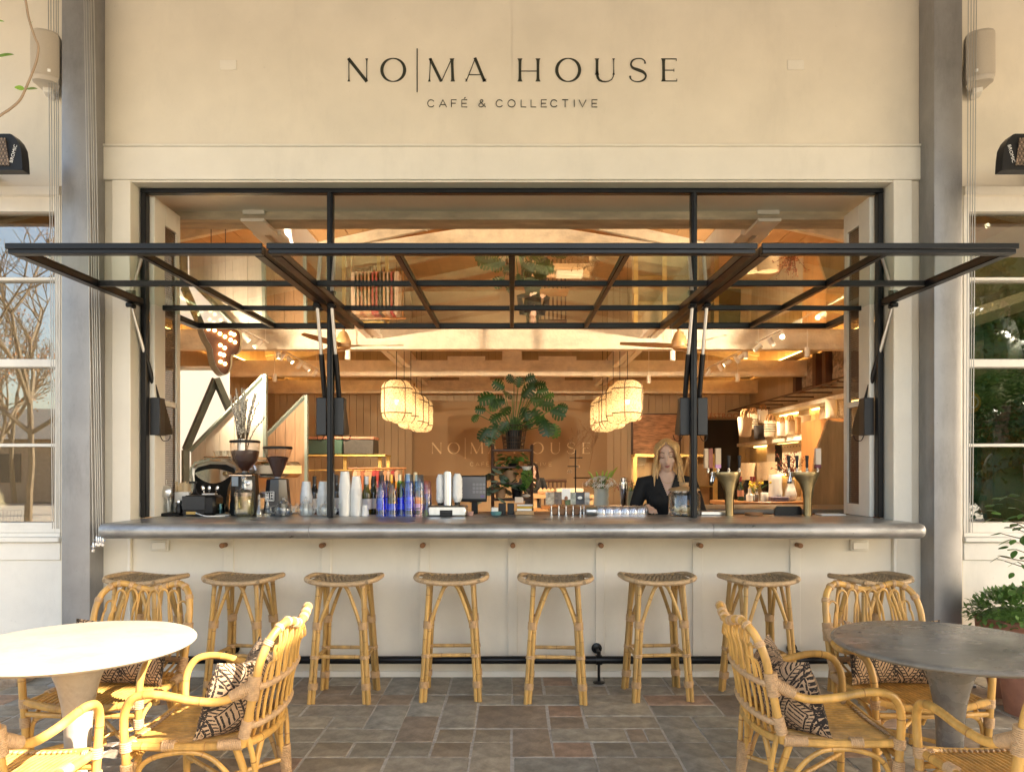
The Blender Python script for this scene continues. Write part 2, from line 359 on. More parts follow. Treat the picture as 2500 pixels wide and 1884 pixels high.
for s in (-1, 1):
    a, b_ = sorted((s*2.606, s*2.732)); part('jamb_board', CREAM2, (a, b_, YF-.02, 5.14, 0.0, 3.398), b=.003)
    a, b_ = sorted((s*2.7345, s*2.95)); part('jamb_panel', CREAM, (a, b_, YF+.005, 5.14, 0, 3.398))
    # side wall with a tall window
    wx0, wx1 = 3.12, 4.32
    def sb(x0, x1, *r): return (*sorted((s*x0, s*x1)), *r)
    part('side_wall', CREAM, sb(2.952, wx0-.02, YF+.012, 5.16, 0, 3.40), sb(wx1+.02, 7, YF+.012, 5.16, 0, 3.40))
    part('side_wall_panel', CREAM, sb(2.903, 7, YF+.008, 5.16, zt, 4.72))
    part('side_frieze', CREAM, sb(2.903, 7, YF, 5.16, 3.36, zt-.004))
    part('dado_panel', WHITEP, sb(wx0-.018, wx1+.018, YF+.02, 5.16, 0, .89))
    win = part('window', WHITEP, sb(wx0-.018, wx0+.018, YF+.008, 5.10, .99, 3.358), sb(wx1-.018, wx1+.018, YF+.008, 5.10, .99, 3.358),
               sb(wx0+.02, wx1-.02, YF+.03, 5.10, 3.20, 3.355), sb(wx0+.02, wx1-.02, YF+.008, 5.10, .99, 1.058))
    part('head_strip', CREAM2, sb(wx0-.02, wx1+.02, YF-.012, YF+.03, 3.30, 3.357), parent=win)
    part('sill', WHITEP, sb(wx0-.03, wx1+.03, YF-.03, 5.1, .925, .962), parent=win, b=.006)
    part('sill_apron', WHITEP, sb(wx0-.02, wx1+.02, YF+.0, 5.1, .963, .988), parent=win)
    part('dado_rail', WHITEP, sb(wx0-.02, wx1+.02, YF+.004, YF+.03, .80, .922), parent=win, b=.004)
    zs = [1.06, 1.59, 2.155, 2.735, 3.198]
    for k, (zz, h) in enumerate(((1.59, .022), (2.155, .055), (2.735, .022))):
        part('glazing_bar', WHITEP, sb(wx0+.021, wx1-.021, YF+.025, 5.075, zz-h/2, zz+h/2), parent=win, b=.004)
    for k in range(4):
        part('pane', WINDG, sb(wx0+.021, wx1-.021, 5.04, 5.043, zs[k]+.001, zs[k+1]-.001), parent=win)
# counter base, panelled
base = part('counter_base', CREAM, (-2.604, 2.604, 4.98, 5.10, 0, .99))
part('base_board', CREAM, (-2.95, -2.626, 4.948, 4.978, 0, .996), parent=base, b=.002); part('base_board', CREAM, (2.626, 2.95, 4.948, 4.978, 0, .996), parent=base, b=.002)
part('top_rail', CREAM, (-2.6, 2.6, 4.9705, 4.9795, .945, .989), parent=base, b=.002)
part('skirting', CREAM2, (-2.6, 2.6, 4.962, 4.9795, .0, .043), parent=base, b=.004)
for a, b_ in ((545, 570), (784, 808), (1025, 1048), (1240, 1263), (1454, 1476), (1691, 1716), (1929, 1954)):
    part('batten', CREAM, (XX(a, YF), XX(b_, YF), 4.968, 4.9795, .044, .944), parent=base, b=.002)
for px in (391, 2098):
    mb = MB(); x = XX(px, YF); z = ZZ(1331, YF); mb.cbox(x-.063, x+.063, 4.962, 4.9795, z-.037, z+.037, .004); mb.cbox(x-.053, x+.05, 4.95, 4.962, z-.028, z+.027, .008)
    mb.build('power_outlet', CREAM2, None, 'cream weatherproof outlet box under the counter, ' + ('behind the bright table' if px < 1250 else 'behind the grey table'), 'outlet', 'outlets under the counter')
for px, py in ((551, 1325), (791, 1327), (1034, 1329), (1252, 1329), (1465, 1329), (1705, 1331), (1945, 1328)):
    c = W(px, 1329, YF); mb = MB(); mb.lathe([(.016, .0), (.0165, -.045), (.0175, -.05), (.0175, -.068), (.014, -.072)], (c.x, 4.968, c.z), 14, (0, 1, 0))
    mb.build('bag_peg', WOODM, None, 'short round wooden peg for bags under the counter edge', 'peg', 'wooden pegs under the counter')
# blank wall plates on the fascia
for px, t in ((558, 'the first letter'), (1942, 'the last letter')):
    c = W(px, 160, YF); mb = MB(); mb.cbox(c.x-.057, c.x+.057, YF-.007, YF-.0005, c.z-.034, c.z+.034, .004)
    for sx in (-.045, .045): mb.lathe([(.004, 0), (.003, .002)], (c.x+sx, YF-.0095, c.z), 8, (0, 1, 0))
    mb.build('blank_wall_plate', CREAM2, None, 'small cream blank wall plate on the fascia beyond ' + t + ' of the name', 'wall plate')
# steel columns
for s in (-1, 1):
    col = thing('steel_column', 'grey steel column ' + ('before the reflecting window with bare trees' if s < 0 else 'beside the window with ferns inside'), 'column', (s*2.884, 0, 0))
    mb = MB(); x0, x1, y0, y1, r = -.096, .096, 4.79, 4.965, .012
    ring = [(x0+r, y0), (x1-r, y0), (x1-r*.3, y0+r*.3), (x1, y0+r), (x1, y1), (x0, y1), (x0, y0+r), (x0+r*.3, y0+r*.3)]
    mb.prism(ring, -4.72, (0, 0, 4.72), (1, 0, 0), (0, 1, 0)); mb.build('shaft', STEEL, col)
    MB().cbox(-.15, .15, 4.73, 4.96, -.02, .018, .004).build('base_plate', STEEL, col)
# unseen canopy added to shade the terrace; its openings are shaped to aim sun
CANOPY = M('canopy_boards', (.42, .39, .35), .7, var=.06, sc=3)
cz = 4.735
can = thing('sun_gate_canopy', 'unseen canopy added over the terrace, its openings shaped to aim the sun', 'canopy', (0, 0, 0))
HOLES = [(3.02, 4.55, -.62, .46), (6.72, 7.12, -.98, -.52)]  # openings placed to drop sun on chosen tables and chairs
cx0, cx1, cy0, cy1 = -4.7, 11.5, -1.2, 4.96
xs = sorted({cx0, cx1, *[h[0] for h in HOLES], *[h[1] for h in HOLES]}); ys = sorted({cy0, cy1, *[h[2] for h in HOLES], *[h[3] for h in HOLES]})
mb = MB()
for i in range(len(xs)-1):
    for j in range(len(ys)-1):
        mx, my = (xs[i]+xs[i+1])/2, (ys[j]+ys[j+1])/2
        if any(h[0] < mx < h[1] and h[2] < my < h[3] for h in HOLES): continue
        mb.box(xs[i], xs[i+1], ys[j], ys[j+1], cz, cz+.08)
mb.build('sun_gate_deck', CANOPY, can)
for s in (-4.6, 11.3):
    MB().box(s-.06, s+.06, cy0, cy0+.12, 0, cz-.002).build('post', STEEL, can)
# ---------------------------------------------------------------- the room inside
YB, XW = 17.0, 5.6
part('room_floor', WOODM, (-XW, XW, 5.16, YB, -.02, .005))
bw = part('back_wall', TANWALL, (-XW-.1, XW+.1, YB+.03, YB+.15, 0, 5.5))
bx0, bx1, bz = XX(1012, YB), XX(1484, YB), ZZ(979, YB)
part('sign_panel', TANWALL, (bx0, bx1, YB-.01, YB+.028, 0, bz), parent=bw)
mesh = None; w = .163; x = -XW
while x < XW-.01:
    if mesh is None:
        mb = MB(); mb.cbox(.003, w-.003, -.012, .02, 0, 1, .004); mesh = mb.mesh('wall_board', BOARD)
    mid = x+w/2
    doorx = (XX(1722, YB), XX(1800, YB))
    z0 = bz+.002 if bx0-.02 < mid < bx1+.02 else (ZZ(1018, YB) if doorx[0]-.1 < mid < doorx[1]+.1 else 0)
    o = put('wall_board', mesh, bw, loc=(x, YB, z0)); o.scale.z = 4.6-z0 if abs(mid) > .2 else 5.0-z0
    x += w
# the dark doorway to the restrooms
DARK = M('dark_passage', (.012, .009, .008), .8)
part('doorway', DARK, (doorx[0]-.03, doorx[1]+.03, YB-.02, YB+.02, 0, ZZ(1025, YB)), parent=bw)
# side walls
swr = part('room_side_wall', BOARD, (XW, XW+.12, 5.17, YB+.1, 0, 4.5)); swl = part('room_side_wall', BOARD, (-XW-.12, -XW, 5.17, YB+.1, 0, 4.5))
mb = MB(); mb.cbox(-.012, .02, .003, .197, 0, 4.3, .004); bm_ = mb.mesh('wall_board', BOARD)
y = 9.0
while y < YB-.1:
    put('wall_board', bm_, swr, loc=(XW-.02, y, 0)); put('wall_board', bm_, swl, loc=(-XW+.02, y, 0)); y += .2
# sloped boarded ceiling with rafters
ce, cr_ = 4.15, 5.35
sl = math.atan2(cr_-ce, XW)
for s in (-1, 1):
    ceil = MB(); ceil.add([(s*XW, 5.0, ce+.03), (0, 5.0, cr_+.03), (0, YB+.1, cr_+.03), (s*XW, YB+.1, ce+.03)], [(0, 1, 2, 3)])
    ceil.add([(s*XW, 5.0, ce+.13), (0, 5.0, cr_+.13), (0, YB+.1, cr_+.13), (s*XW, YB+.1, ce+.13)], [(0, 1, 2, 3)])
    ceil = ceil.build('ceiling', PINEBOARD, bld)
    L = XW/math.cos(sl); nb = 26; wb = L/nb
    mb = MB(); mb.cbox(.003, wb-.003, 0, YB-5.2, -.012, .02, .004); cm = mb.mesh('ceiling_board', PINEBOARD)
    for k in range(nb):
        o = put('ceiling_board', cm, ceil); d = k*wb
        if s > 0: o.location = (XW-d*math.cos(sl), 5.2, ce+d*math.sin(sl)); o.rotation_euler = (0, math.pi+sl, 0); o.rotation_euler = (0, sl, 0); o.location = (XW-(d+wb)*math.cos(sl), 5.2, ce+(d+wb)*math.sin(sl))
        else: o.location = (-XW+d*math.cos(sl), 5.2, ce+d*math.sin(sl)); o.rotation_euler = (0, -sl, 0)
    yy = 6.2; mb = MB(); mb.box(0, L, -.04, .04, -.16, -.014); rm = mb.mesh('rafter', BEAMP)
    while yy < YB:
        o = put('rafter', rm, bld)
        if s > 0: o.location = (0, yy, cr_); o.rotation_euler = (0, sl, 0)
        else: o.location = (-XW, yy, ce); o.rotation_euler = (0, -sl, 0)
        yy += 1.45
# trusses: tie beam, king post, sloping chords
for yb in (10.6, 13.55, 16.5):
    tr = part('roof_truss', BEAMP, (-XW+.02, XW-.02, yb-.09, yb+.09, 3.18, 3.47))
    part('king_post', BEAMP, (-.18, .18, yb-.08, yb+.08, 3.472, 5.1), parent=tr)
    for s in (-1, 1):
        mb = MB(); mb.prism([(0, 4.75), (0, 5.05), (s*XW, 4.17), (s*XW, 3.87)], .14, (0, yb-.07, 0)); mb.v = [Vector((v.x, yb-.07 + (0.14 if i >= 4 else 0), v.z)) for i, v in enumerate(mb.v)]
        mb.build('top_chord', BEAMP, tr)
        mb = MB(); mb.box(s*.5 if s > 0 else -1.2, 1.2 if s > 0 else -.5, yb-.05, yb+.05, 3.475, 3.55); mb.build('bolster', BEAMP, tr)
# steel channels along the room and the weathered lintel behind the opening
lint = part('lintel_beam', RUSTB, (-2.75, 2.75, 5.62, 5.80, 3.365, 3.50), (-2.75, 2.75, 5.60, 5.82, 3.352, 3.366))
for s, px in ((-1, 620), (1, 1875)):
    x = XX(px, 5.6)
    part('bracket_plate', WHITEP, (x-.085, x+.085, 5.585, 5.60, 3.39, 3.497), parent=lint, b=.003)
    part('bracket_seat', WHITEP, (x-.09, x+.09, 5.56, 5.9, 3.325, 3.35), parent=lint, b=.003)
    ch = part('channel_beam', WHITEP, (x-.085, x+.085, 5.9, YB, 3.375, 3.66))
    part('flange', WHITEP, (x-.115, x-.03, 5.9, YB, 3.335, 3.372), parent=ch); part('flange', WHITEP, (x+.03, x+.115, 5.9, YB, 3.335, 3.372), parent=ch)
# ================================================================ frame, awning windows, counter
fr = thing('serving_window_frame', 'fixed black steel frame with two posts dividing the serving opening', 'window frame')
fy0, fy1 = 5.06, 5.115
def fpart(name, *b, **k): return part(name, BLACK, *b, parent=fr, b=.004)
fpart('head_bar', (-2.596, 2.596, fy0, fy1, 3.352, 3.386))
for x in (-2.575, 2.575): fpart('side_bar', (x-.02, x+.02, fy0, fy1, 1.087, 3.351))
for x in (-1.272, 1.272):
    p = fpart('post', (x-.021, x+.021, fy0, fy1, 1.087, 3.351)); part('post_fin', BLACK, (x-.008, x+.008, fy0-.014, fy0-.001, 1.087, 3.351), parent=fr)
# three top-swung window panels standing out level over the counter, each a steel grid with panes
PZ, PY0, PY1 = 2.541, 3.77, 6.0
for nm, xa, xb, nc, lab in (('l', -2.625, -1.302, 2, 'raised black steel window panel at the end before the reflecting side window'), ('c', -1.268, 1.268, 4, 'wide raised black steel window panel with four columns of panes'), ('r', 1.302, 2.625, 2, 'raised black steel window panel at the end beside the fern window')):
    t = thing('awning_window', lab, 'window', ((xa+xb)/2, PY0, PZ), 0, 'raised steel window panels over the counter'); t.rotation_euler[0] = R(1.1); w = (xb-xa)/2; d = PY1-PY0
    h = .048
    def ap(n, *bx): return part(n, BLACK, *bx, parent=t, b=.004)
    ap('front_rail', (-w, w, 0, .05, 0, h)); part('front_lip', BLACK, (-w-.006, w+.006, -.012, -.0005, h*.45, h+.004), parent=t, b=.003); ap('back_rail', (-w, w, d-.05, d, 0, h))
    ap('side_rail', (-w, -w+.055, .052, d-.052, -.002, h)); ap('side_rail', (w-.055, w, .052, d-.052, -.002, h))
    ys = [.051, d/3, 2*d/3, d-.051]; xs = [-w+.056 + (2*w-.112)*k/nc for k in range(nc+1)]
    for k in (1, 2): ap('cross_bar', (-w+.056, w-.056, ys[k]-.014, ys[k]+.014, .004, h-.006))
    for k in range(1, nc): ap('mullion', (xs[k]-.016, xs[k]+.016, .053, d-.053, .001, h-.003))
    if nc == 4:
        for yy in (.08, .34): part('latch', BRASS, (-.034, -.018, yy, yy+.07, -.012, 0), parent=t, b=.003)
    for j in range(3):
        for k in range(nc):
            tilt = random.uniform(-.002, .002)
            mb = MB(); x0, x1, y0, y1 = xs[k]+.014, xs[k+1]-.014, ys[j]+.01, ys[j+1]-.01
            mb.add([(x0, y0, .022+tilt), (x1, y0, .022-tilt), (x1, y1, .022+tilt), (x0, y1, .022)], [(0, 1, 2, 3)]); mb.build('pane', PANEG, t)
# gas struts with their housings
SILV = M('strut_rod', (.62, .60, .56), .3, metal=.8, var=.05, sc=20)
for xt, xbm, s, lab in ((-2.612, -2.535, 1, 'jamb by the reflecting window'), (-1.335, -1.335, -1, 'first post, its outer side'), (-1.235, -1.235, 1, 'first post, its inner side'), (1.235, 1.235, -1, 'second post, its inner side'), (1.335, 1.335, 1, 'second post, its outer side'), (2.612, 2.535, -1, 'jamb by the fern window')):
    st = thing('gas_strut', 'silver and black window strut with motor housing at the ' + lab, 'strut', (0, 0, 0), 0, 'struts holding up the window panels')
    a = Vector((xt, 4.97, PZ+.003)); b = Vector((xbm, 5.17, 1.95)); m = a.lerp(b, .54)
    MB().tube([a, m], .0125, 10).build('rod', SILV, st); MB().tube([m-(b-a)*.01, b+(b-a)*.12], .0185, 10).build('cylinder', BLACK, st)
    mb = MB(); mb.cbox(xt-.022, xt+.022, 4.935, 5.0, PZ-.012, PZ+.019, .006); mb.tube([a+Vector((-.03, 0, -.008)), a+Vector((.03, 0, -.008))], .012, 8); mb.build('bracket', BLACK, st)
    hx = xbm + s*.012
    mb = MB(); mb.cbox(hx-.036, hx+.036, 5.118, 5.20, 1.665, 1.93, .004); mb.build('housing', DARKGREY, st)
    mb = MB(); q = .004
    mb.prism([(5.20, 1.925), (5.205, 1.925), (5.33, 1.72), (5.33, 1.68), (5.20, 1.665)], .05, (hx-.025, 0, 0), (0, 1, 0), (0, 0, 1)); mb.build('motor_cover', BLACKPL, st)
    MB().tube(spline([(hx, 5.2, 1.665), (hx+.02*s, 5.2, 1.63), (hx+.05*s, 5.22, 1.635), (hx+.06*s, 5.23, 1.67)], 5), .003, 5).build('cable', BLACKPL, st)
# zinc counter in three lengths with a rolled front edge
cnt = thing('serving_counter', 'long grey zinc counter top with a rolled front edge', 'counter')
CZ = 1.086
def prof(d):
    r = .048; zt_, zb = CZ-d*.55, CZ-.098+d*.55; yf = 4.50+d; zc = (zt_+zb)/2; rr = (zt_-zb)/2; out = [(5.44, zb), (5.44, zt_)]
    for k in range(11):
        a = math.pi/2 + math.pi*k/10; out.append((yf+rr*1.1+rr*1.1*math.cos(a), zc+rr*math.sin(a)))
    return out
def slab(xs):
    mb = MB(); n = 13; vs = []; fs = []
    for (x, d) in xs: vs += [(x, p[0], p[1]) for p in prof(d)]
    for i in range(len(xs)-1):
        for k in range(n): fs.append((i*n+k, i*n+(k+1) % n, (i+1)*n+(k+1) % n, (i+1)*n+k))
    fs += [list(range(n)), [(len(xs)-1)*n+k for k in range(n)]]
    mb.add(vs, fs); return mb
def endst(x, s): return [(x + s*.05*(1-math.cos(a)), .05*(1-math.sin(a))) for a in [R(5), R(25), R(45), R(65), R(90)]]
xa, xb = XX(755, 4.52), XX(1741, 4.52)
slab(endst(-2.592, 1) + [(xa-.0012, 0)]).build('top_section', ZINC, cnt); slab([(xa+.0012, 0), (xb-.0012, 0)]).build('top_section', ZINC, cnt)
slab([(xb+.0012, 0)] + endst(2.592, -1)[::-1]).build('top_section', ZINC, cnt)
# black foot rail
rail = thing('foot_rail', 'black pipe foot rail on small posts below the counter', 'foot rail')
MB().tube([(-2.35, 4.84, .152), (2.35, 4.84, .152)], .026, 14).build('pipe', BLACK, rail)
for px in (555, 1462, 1950):
    x = XX(px, 4.84); mb = MB(); mb.tube([(x, 4.84, .0), (x, 4.84, .13)], .0095, 10); mb.lathe([(.04, .0), (.04, .006), (.012, .012)], (x, 4.84, 0), 16); mb.build('post', BLACK, rail)
    mb = MB(); mb.tube([(x, 4.84, .2), (x, 4.966, .2)], .012, 8); mb.lathe([(.036, 0), (.036, .008), (.02, .014)], (x, 4.966, .2), 16, (0, -1, 0)); mb.tube([(x, 4.84, .12), (x, 4.84, .21)], .014, 8); mb.lathe([(.033, -.02), (.033, .02)], (x, 4.84, .152), 12, (1, 0, 0)); mb.build('wall_bracket', BLACK, rail)
# mesh shutters folded into the opening
MESHM = M('wire_mesh', (.16, .12, .09), .45, metal=.5, var=.2, sc=40)
for s in (-1, 1):
    t = thing('mesh_shutter', 'white framed wire mesh shutter folded back ' + ('beside the espresso corner' if s < 0 else 'beside the brass beer taps'), 'shutter', (s*2.545, 5.125, 0))
    x0, x1 = -.018, .018; D = .40
    def sp(n, *b): return part(n, WHITEP, *b, parent=t, b=.003)
    sp('stile', (x0, x1, 0, .16, 1.088, 3.35)); sp('stile', (x0, x1, D-.055, D, 1.088, 3.35))
    sp('rail', (x0, x1, .161, D-.056, 1.088, 1.17)); sp('rail', (x0, x1, .161, D-.056, 1.885, 1.925)); sp('rail', (x0, x1, .161, D-.056, 3.20, 3.35)); sp('rail', (x0, x1, .161, D-.056, 2.64, 2.68))
    for z0, z1 in ((1.171, 1.884), (1.926, 2.639), (2.681, 3.199)):
        mb = MB(); k = .161
        y = .161
        while y < D-.056: mb.box(-.0022, .0022, y, y+.0035, z0, z1); y += .0165
        z = z0
        while z < z1: mb.box(.0023, .0062, .161, D-.056, z, z+.0035); z += .0165
        mb.build('wire_panel', MESHM, t, fix=False)
# ================================================================ lettering
INK = M('sign_ink', (.028, .030, .018), .5, var=.1)
def ell(cx, cy, rx, ry, n=40): return [(cx+rx*math.cos(2*math.pi*k/n), cy+ry*math.sin(2*math.pi*k/n)) for k in range(n)]
def stem(mb, x, w, a=0.0, b=1.0, fl=.05, x2=None, **k):
    x2 = x if x2 is None else x2; L = [0, .015, .05, .12, .3, .7, .88, .95, .985, 1]; F = [fl, fl*.85, fl*.4, fl*.12, 0, 0, fl*.12, fl*.4, fl*.85, fl]
    mb.ribbon([(x+(x2-x)*t, a+(b-a)*t) for t in L], [w+2*f for f in F], **k)
def letter(ch, mb, **k):
    T, H = .115, .032
    if ch == 'N': stem(mb, .05, H, fl=.045, **k); stem(mb, .83, H, fl=.045, a=.02, **k); mb.ribbon([(.03, 1.0), (.835, -.01)], .135, **k)
    elif ch == 'O':
        pts = ell(.56, .5, .50, .505); mb.ribbon(pts, [H+.105*abs(math.cos(2*math.pi*i/40))**1.3 for i in range(40)], closed=True, **k)
    elif ch == 'M': stem(mb, .06, H, fl=.045, x2=.11, **k); mb.ribbon([(.09, 1.0), (.58, .0)], .125, **k); mb.ribbon([(.59, .0), (1.04, 1.0)], H, **k); stem(mb, 1.09, .12, x2=1.05, fl=.04, **k)
    elif ch == 'A': mb.ribbon([(.07, .0), (.46, 1.0)], H, **k); mb.ribbon([(.45, 1.03), (.87, .0)], .125, **k); mb.ribbon([(.2, .29), (.74, .29)], H, **k); stem(mb, .07, .03, 0, .1, .045, **k); stem(mb, .87, .12, 0, .1, .03, **k)
    elif ch == 'H': stem(mb, .1, T, **k); stem(mb, .89, T, **k); mb.ribbon([(.1, .45), (.89, .45)], H, **k)
    elif ch == 'U':
        stem(mb, .1, T, .3, 1, .04, **k); stem(mb, .83, H, .3, 1, .04, **k)
        pts = [(.1, .42), (.105, .3), (.13, .17), (.2, .06), (.33, .0), (.47, -.015), (.62, .01), (.74, .08), (.81, .2), (.83, .33), (.83, .42)]
        mb.ribbon(pts, [T, T, T*.95, T*.8, T*.55, .045, .035, H, H, H, H], **k)
    elif ch == 'S':
        pts = [tuple(p.xy) for p in spline([(.70, .78, 0), (.68, .90, 0), (.56, .99, 0), (.37, 1.0, 0), (.17, .93, 0), (.08, .76, 0), (.16, .60, 0), (.38, .51, 0), (.62, .41, 0), (.74, .25, 0), (.66, .08, 0), (.45, -.01, 0), (.22, .01, 0), (.07, .12, 0), (.05, .24, 0)], 3)]
        m = len(pts); mb.ribbon(pts, [.035 + .09*math.exp(-((i/(m-1)-.52)/.13)**2) + .05*(math.exp(-((i/(m-1))/.05)**2)+math.exp(-((1-i/(m-1))/.05)**2)) + .03*(math.exp(-((i/(m-1)-.32)/.07)**2)+math.exp(-((i/(m-1)-.72)/.07)**2)) for i in range(m)], **k)
    elif ch == 'E':
        stem(mb, .1, T, **k); mb.ribbon([(.05, .985), (.66, .985)], H, **k); mb.ribbon([(.05, .015), (.68, .015)], H, **k); mb.ribbon([(.1, .49), (.55, .49)], H, **k)
        for (x, y0, y1) in ((.66, .9, 1.0), (.68, 0, .11), (.55, .43, .55)): mb.ribbon([(x, y0), (x, y1)], [.02, .03] if y0 == 0 else [.03, .02], **k)
LET = [('N', 50), ('O', 258), ('M', 560), ('A', 793), ('H', 1130), ('O', 1370), ('U', 1620), ('S', 1838), ('E', 2043)]
_tx = {}
def text_mb(body, size, space=1.0, xs=1.0):
    cu = bpy.data.curves.new('tmp', 'FONT'); cu.body = body; cu.size = size; cu.space_character = space; cu.align_x = 'CENTER'; cu.extrude = .0; cu.resolution_u = 3
    o = bpy.data.objects.new('tmp', cu); COL.objects.link(o); dg = bpy.context.evaluated_depsgraph_get(); me = bpy.data.meshes.new_from_object(o.evaluated_get(dg))
    mb = MB(); mb.add([(v.co.x*xs, 0, v.co.y) for v in me.vertices], [list(p.vertices) for p in me.polygons])
    bpy.data.objects.remove(o); bpy.data.curves.remove(cu); bpy.data.meshes.remove(me); return mb
# thin outline letters for the second line: simple strokes
ST = {'C': [[(.86, .78), (.7, .94), (.45, 1), (.2, .93), (.04, .72), (0, .5), (.04, .28), (.2, .07), (.45, 0), (.7, .06), (.86, .22)]], 'A': [[(0, 0), (.5, 1), (1, 0)], [(.17, .33), (.83, .33)]],
      'F': [[(0, 0), (0, 1), (.7, 1)], [(0, .52), (.6, .52)]], 'E': [[(.75, 1), (0, 1), (0, 0), (.75, 0)], [(0, .51), (.66, .51)]], 'É': [[(.75, 1), (0, 1), (0, 0), (.75, 0)], [(0, .51), (.66, .51)], [(.3, 1.15), (.5, 1.35)]],
      '&': [[(1, 0), (.3, .68), (.24, .84), (.34, .97), (.5, 1), (.64, .9), (.6, .74), (.3, .55), (.1, .38), (.06, .2), (.18, .04), (.4, 0), (.62, .1), (.8, .3), (.9, .5)]],
      'O': [[(.5+.5*math.cos(a*math.pi/12), .5+.5*math.sin(a*math.pi/12)) for a in range(25)]], 'L': [[(0, 1), (0, 0), (.7, 0)]], 'T': [[(0, 1), (.85, 1)], [(.425, 1), (.425, 0)]], 'I': [[(0, 0), (0, 1)]], 'V': [[(0, 1), (.48, 0), (.96, 1)]]}
LET2 = [('C', 558), ('A', 632), ('F', 709), ('É', 775), ('&', 880), ('C', 993), ('O', 1068), ('L', 1152), ('L', 1215), ('E', 1280), ('C', 1340), ('T', 1412), ('I', 1490), ('V', 1520), ('E', 1602)]
def wordmark(root, o, sc, mat, d=.004):
    """sc: metres per crop unit; o: point of crop (0, baseline 520)"""
    h = 145*sc
    for ch, cx in LET:
        mb = MB(); letter(ch, mb, d=d/h); mb.xf(Matrix.Translation(o + Vector((cx*sc, 0, 0))) @ Matrix.Diagonal((h, h, h, 1))); mb.build('letter', mat, root, fix=True)
    mb = MB(); mb.ribbon([(491*sc, -68*sc), (491*sc, 208*sc)], 6.5*sc, d, o); mb.build('divider_line', mat, root)
    for ch, cx in LET2:
        mb = MB(); s2 = 46*sc
        for st in ST[ch]: mb.ribbon(st, .10, d/s2)
        mb.xf(Matrix.Translation(o + Vector((cx*sc, 0, -163*sc))) @ Matrix.Diagonal((s2, s2, s2, 1))); mb.build('small_letter', mat, root)
sg = thing('shop_sign', 'dark painted name lettering on the cream fascia', 'sign')
s0 = .38391*YF/FPX
wordmark(sg, W(830, 520*.38391, YF) + Vector((0, -.0045, 0)), s0, INK, -.004)
SIGN2 = M('sign_cream', (.74, .60, .38), .5, var=.05)
sg2 = thing('inner_wall_sign', 'pale name lettering on the tan wall inside the cafe', 'sign')
k2 = .38391*YB/FPX; uu = (1590-585)/(2147-50)
wordmark(sg2, W(830+.38391*(585-50*uu), 620+1268*.38391, YB) + Vector((0, -.0165, 0)), k2*uu, SIGN2, -.004)
mb = text_mb('RESTROOMS', .17, 1.1); mb.xf(Matrix.Translation(W(1773, 1021, YB)+Vector((0, -.02, 0)))); mb.build('lettering', M('sign_red', (.35, .12, .06), .5), sg2)
# ================================================================ cane furniture
def cane(mb, pts, r, sp=.2, n=8, seg=4, ph=None, smooth=True):
    """a cane pole: a smooth path with raised dark joints now and then (material slot 1)"""
    P = spline(pts, seg) if smooth and len(pts) > 2 else [Vector(p) for p in pts]
    L = [0]
    for a, b in zip(P, P[1:]): L.append(L[-1]+(b-a).length)
    def at(d):
        for i in range(len(P)-1):
            if d <= L[i+1] or i == len(P)-2:
                t = (d-L[i])/max(1e-9, L[i+1]-L[i]); return P[i].lerp(P[i+1], min(1, max(0, t)))
    js = []; d = (random.uniform(.3, 1)*sp if ph is None else ph)
    while d < L[-1]-.02: js.append(d); d += sp*random.uniform(.85, 1.2)
    cuts = sorted(set([round(x, 5) for x in L] + [x for j in js for x in (j-.006, j-.0025, j+.0025, j+.006)]))
    pts2, rr = [], []
    for c in cuts:
        pts2.append(at(c)); rr.append(r*1.045 if any(abs(c-j) < .003 for j in js) else r)
    o = len(mb.f); mb.tube(pts2, rr, n)
    for k in range(len(cuts)-1):
        if any(abs((cuts[k]+cuts[k+1])/2-j) < .002 for j in js):
            for q in range(n): mb.m[o+k*n+q] = 1
def wrap(mb, a, b, r, pitch=.0075, n=10, r2=None):
    """binding: a ridged sleeve from a to b"""
    a, b = Vector(a), Vector(b); L = (b-a).length; k = max(2, int(L/pitch)); pts, rr = [], []; r2 = r if r2 is None else r2
    for i in range(k):
        for t, f in ((.0, .93), (.3, 1.03), (.7, 1.03), (1, .93)):
            u = (i+t)/k; pts.append(a.lerp(b, u)); rr.append((r+(r2-r)*u)*f)
    mb.tube(pts, rr, n)
def ties(t, name, *args):
    for a in args:
        mb = MB(); wrap(mb, *a[:-1] if isinstance(a[-1], dict) else a, **(a[-1] if isinstance(a[-1], dict) else {})); mb.build(name, BIND, t)
def wrap_path(mb, pts, r, pitch=.0085, n=8):
    P = spline(pts, 6); L = [0]
    for a, b in zip(P, P[1:]): L.append(L[-1]+(b-a).length)
    k = int(L[-1]/pitch); out, rr = [], []; i = 0
    for s in range(k*3+1):
        d = L[-1]*s/(k*3)
        while i < len(P)-2 and L[i+1] < d: i += 1
        out.append(P[i].lerp(P[i+1], (d-L[i])/max(1e-9, L[i+1]-L[i]))); rr.append(r*(.93 if s % 3 == 0 else 1.03))
    mb.tube(out, rr, n)

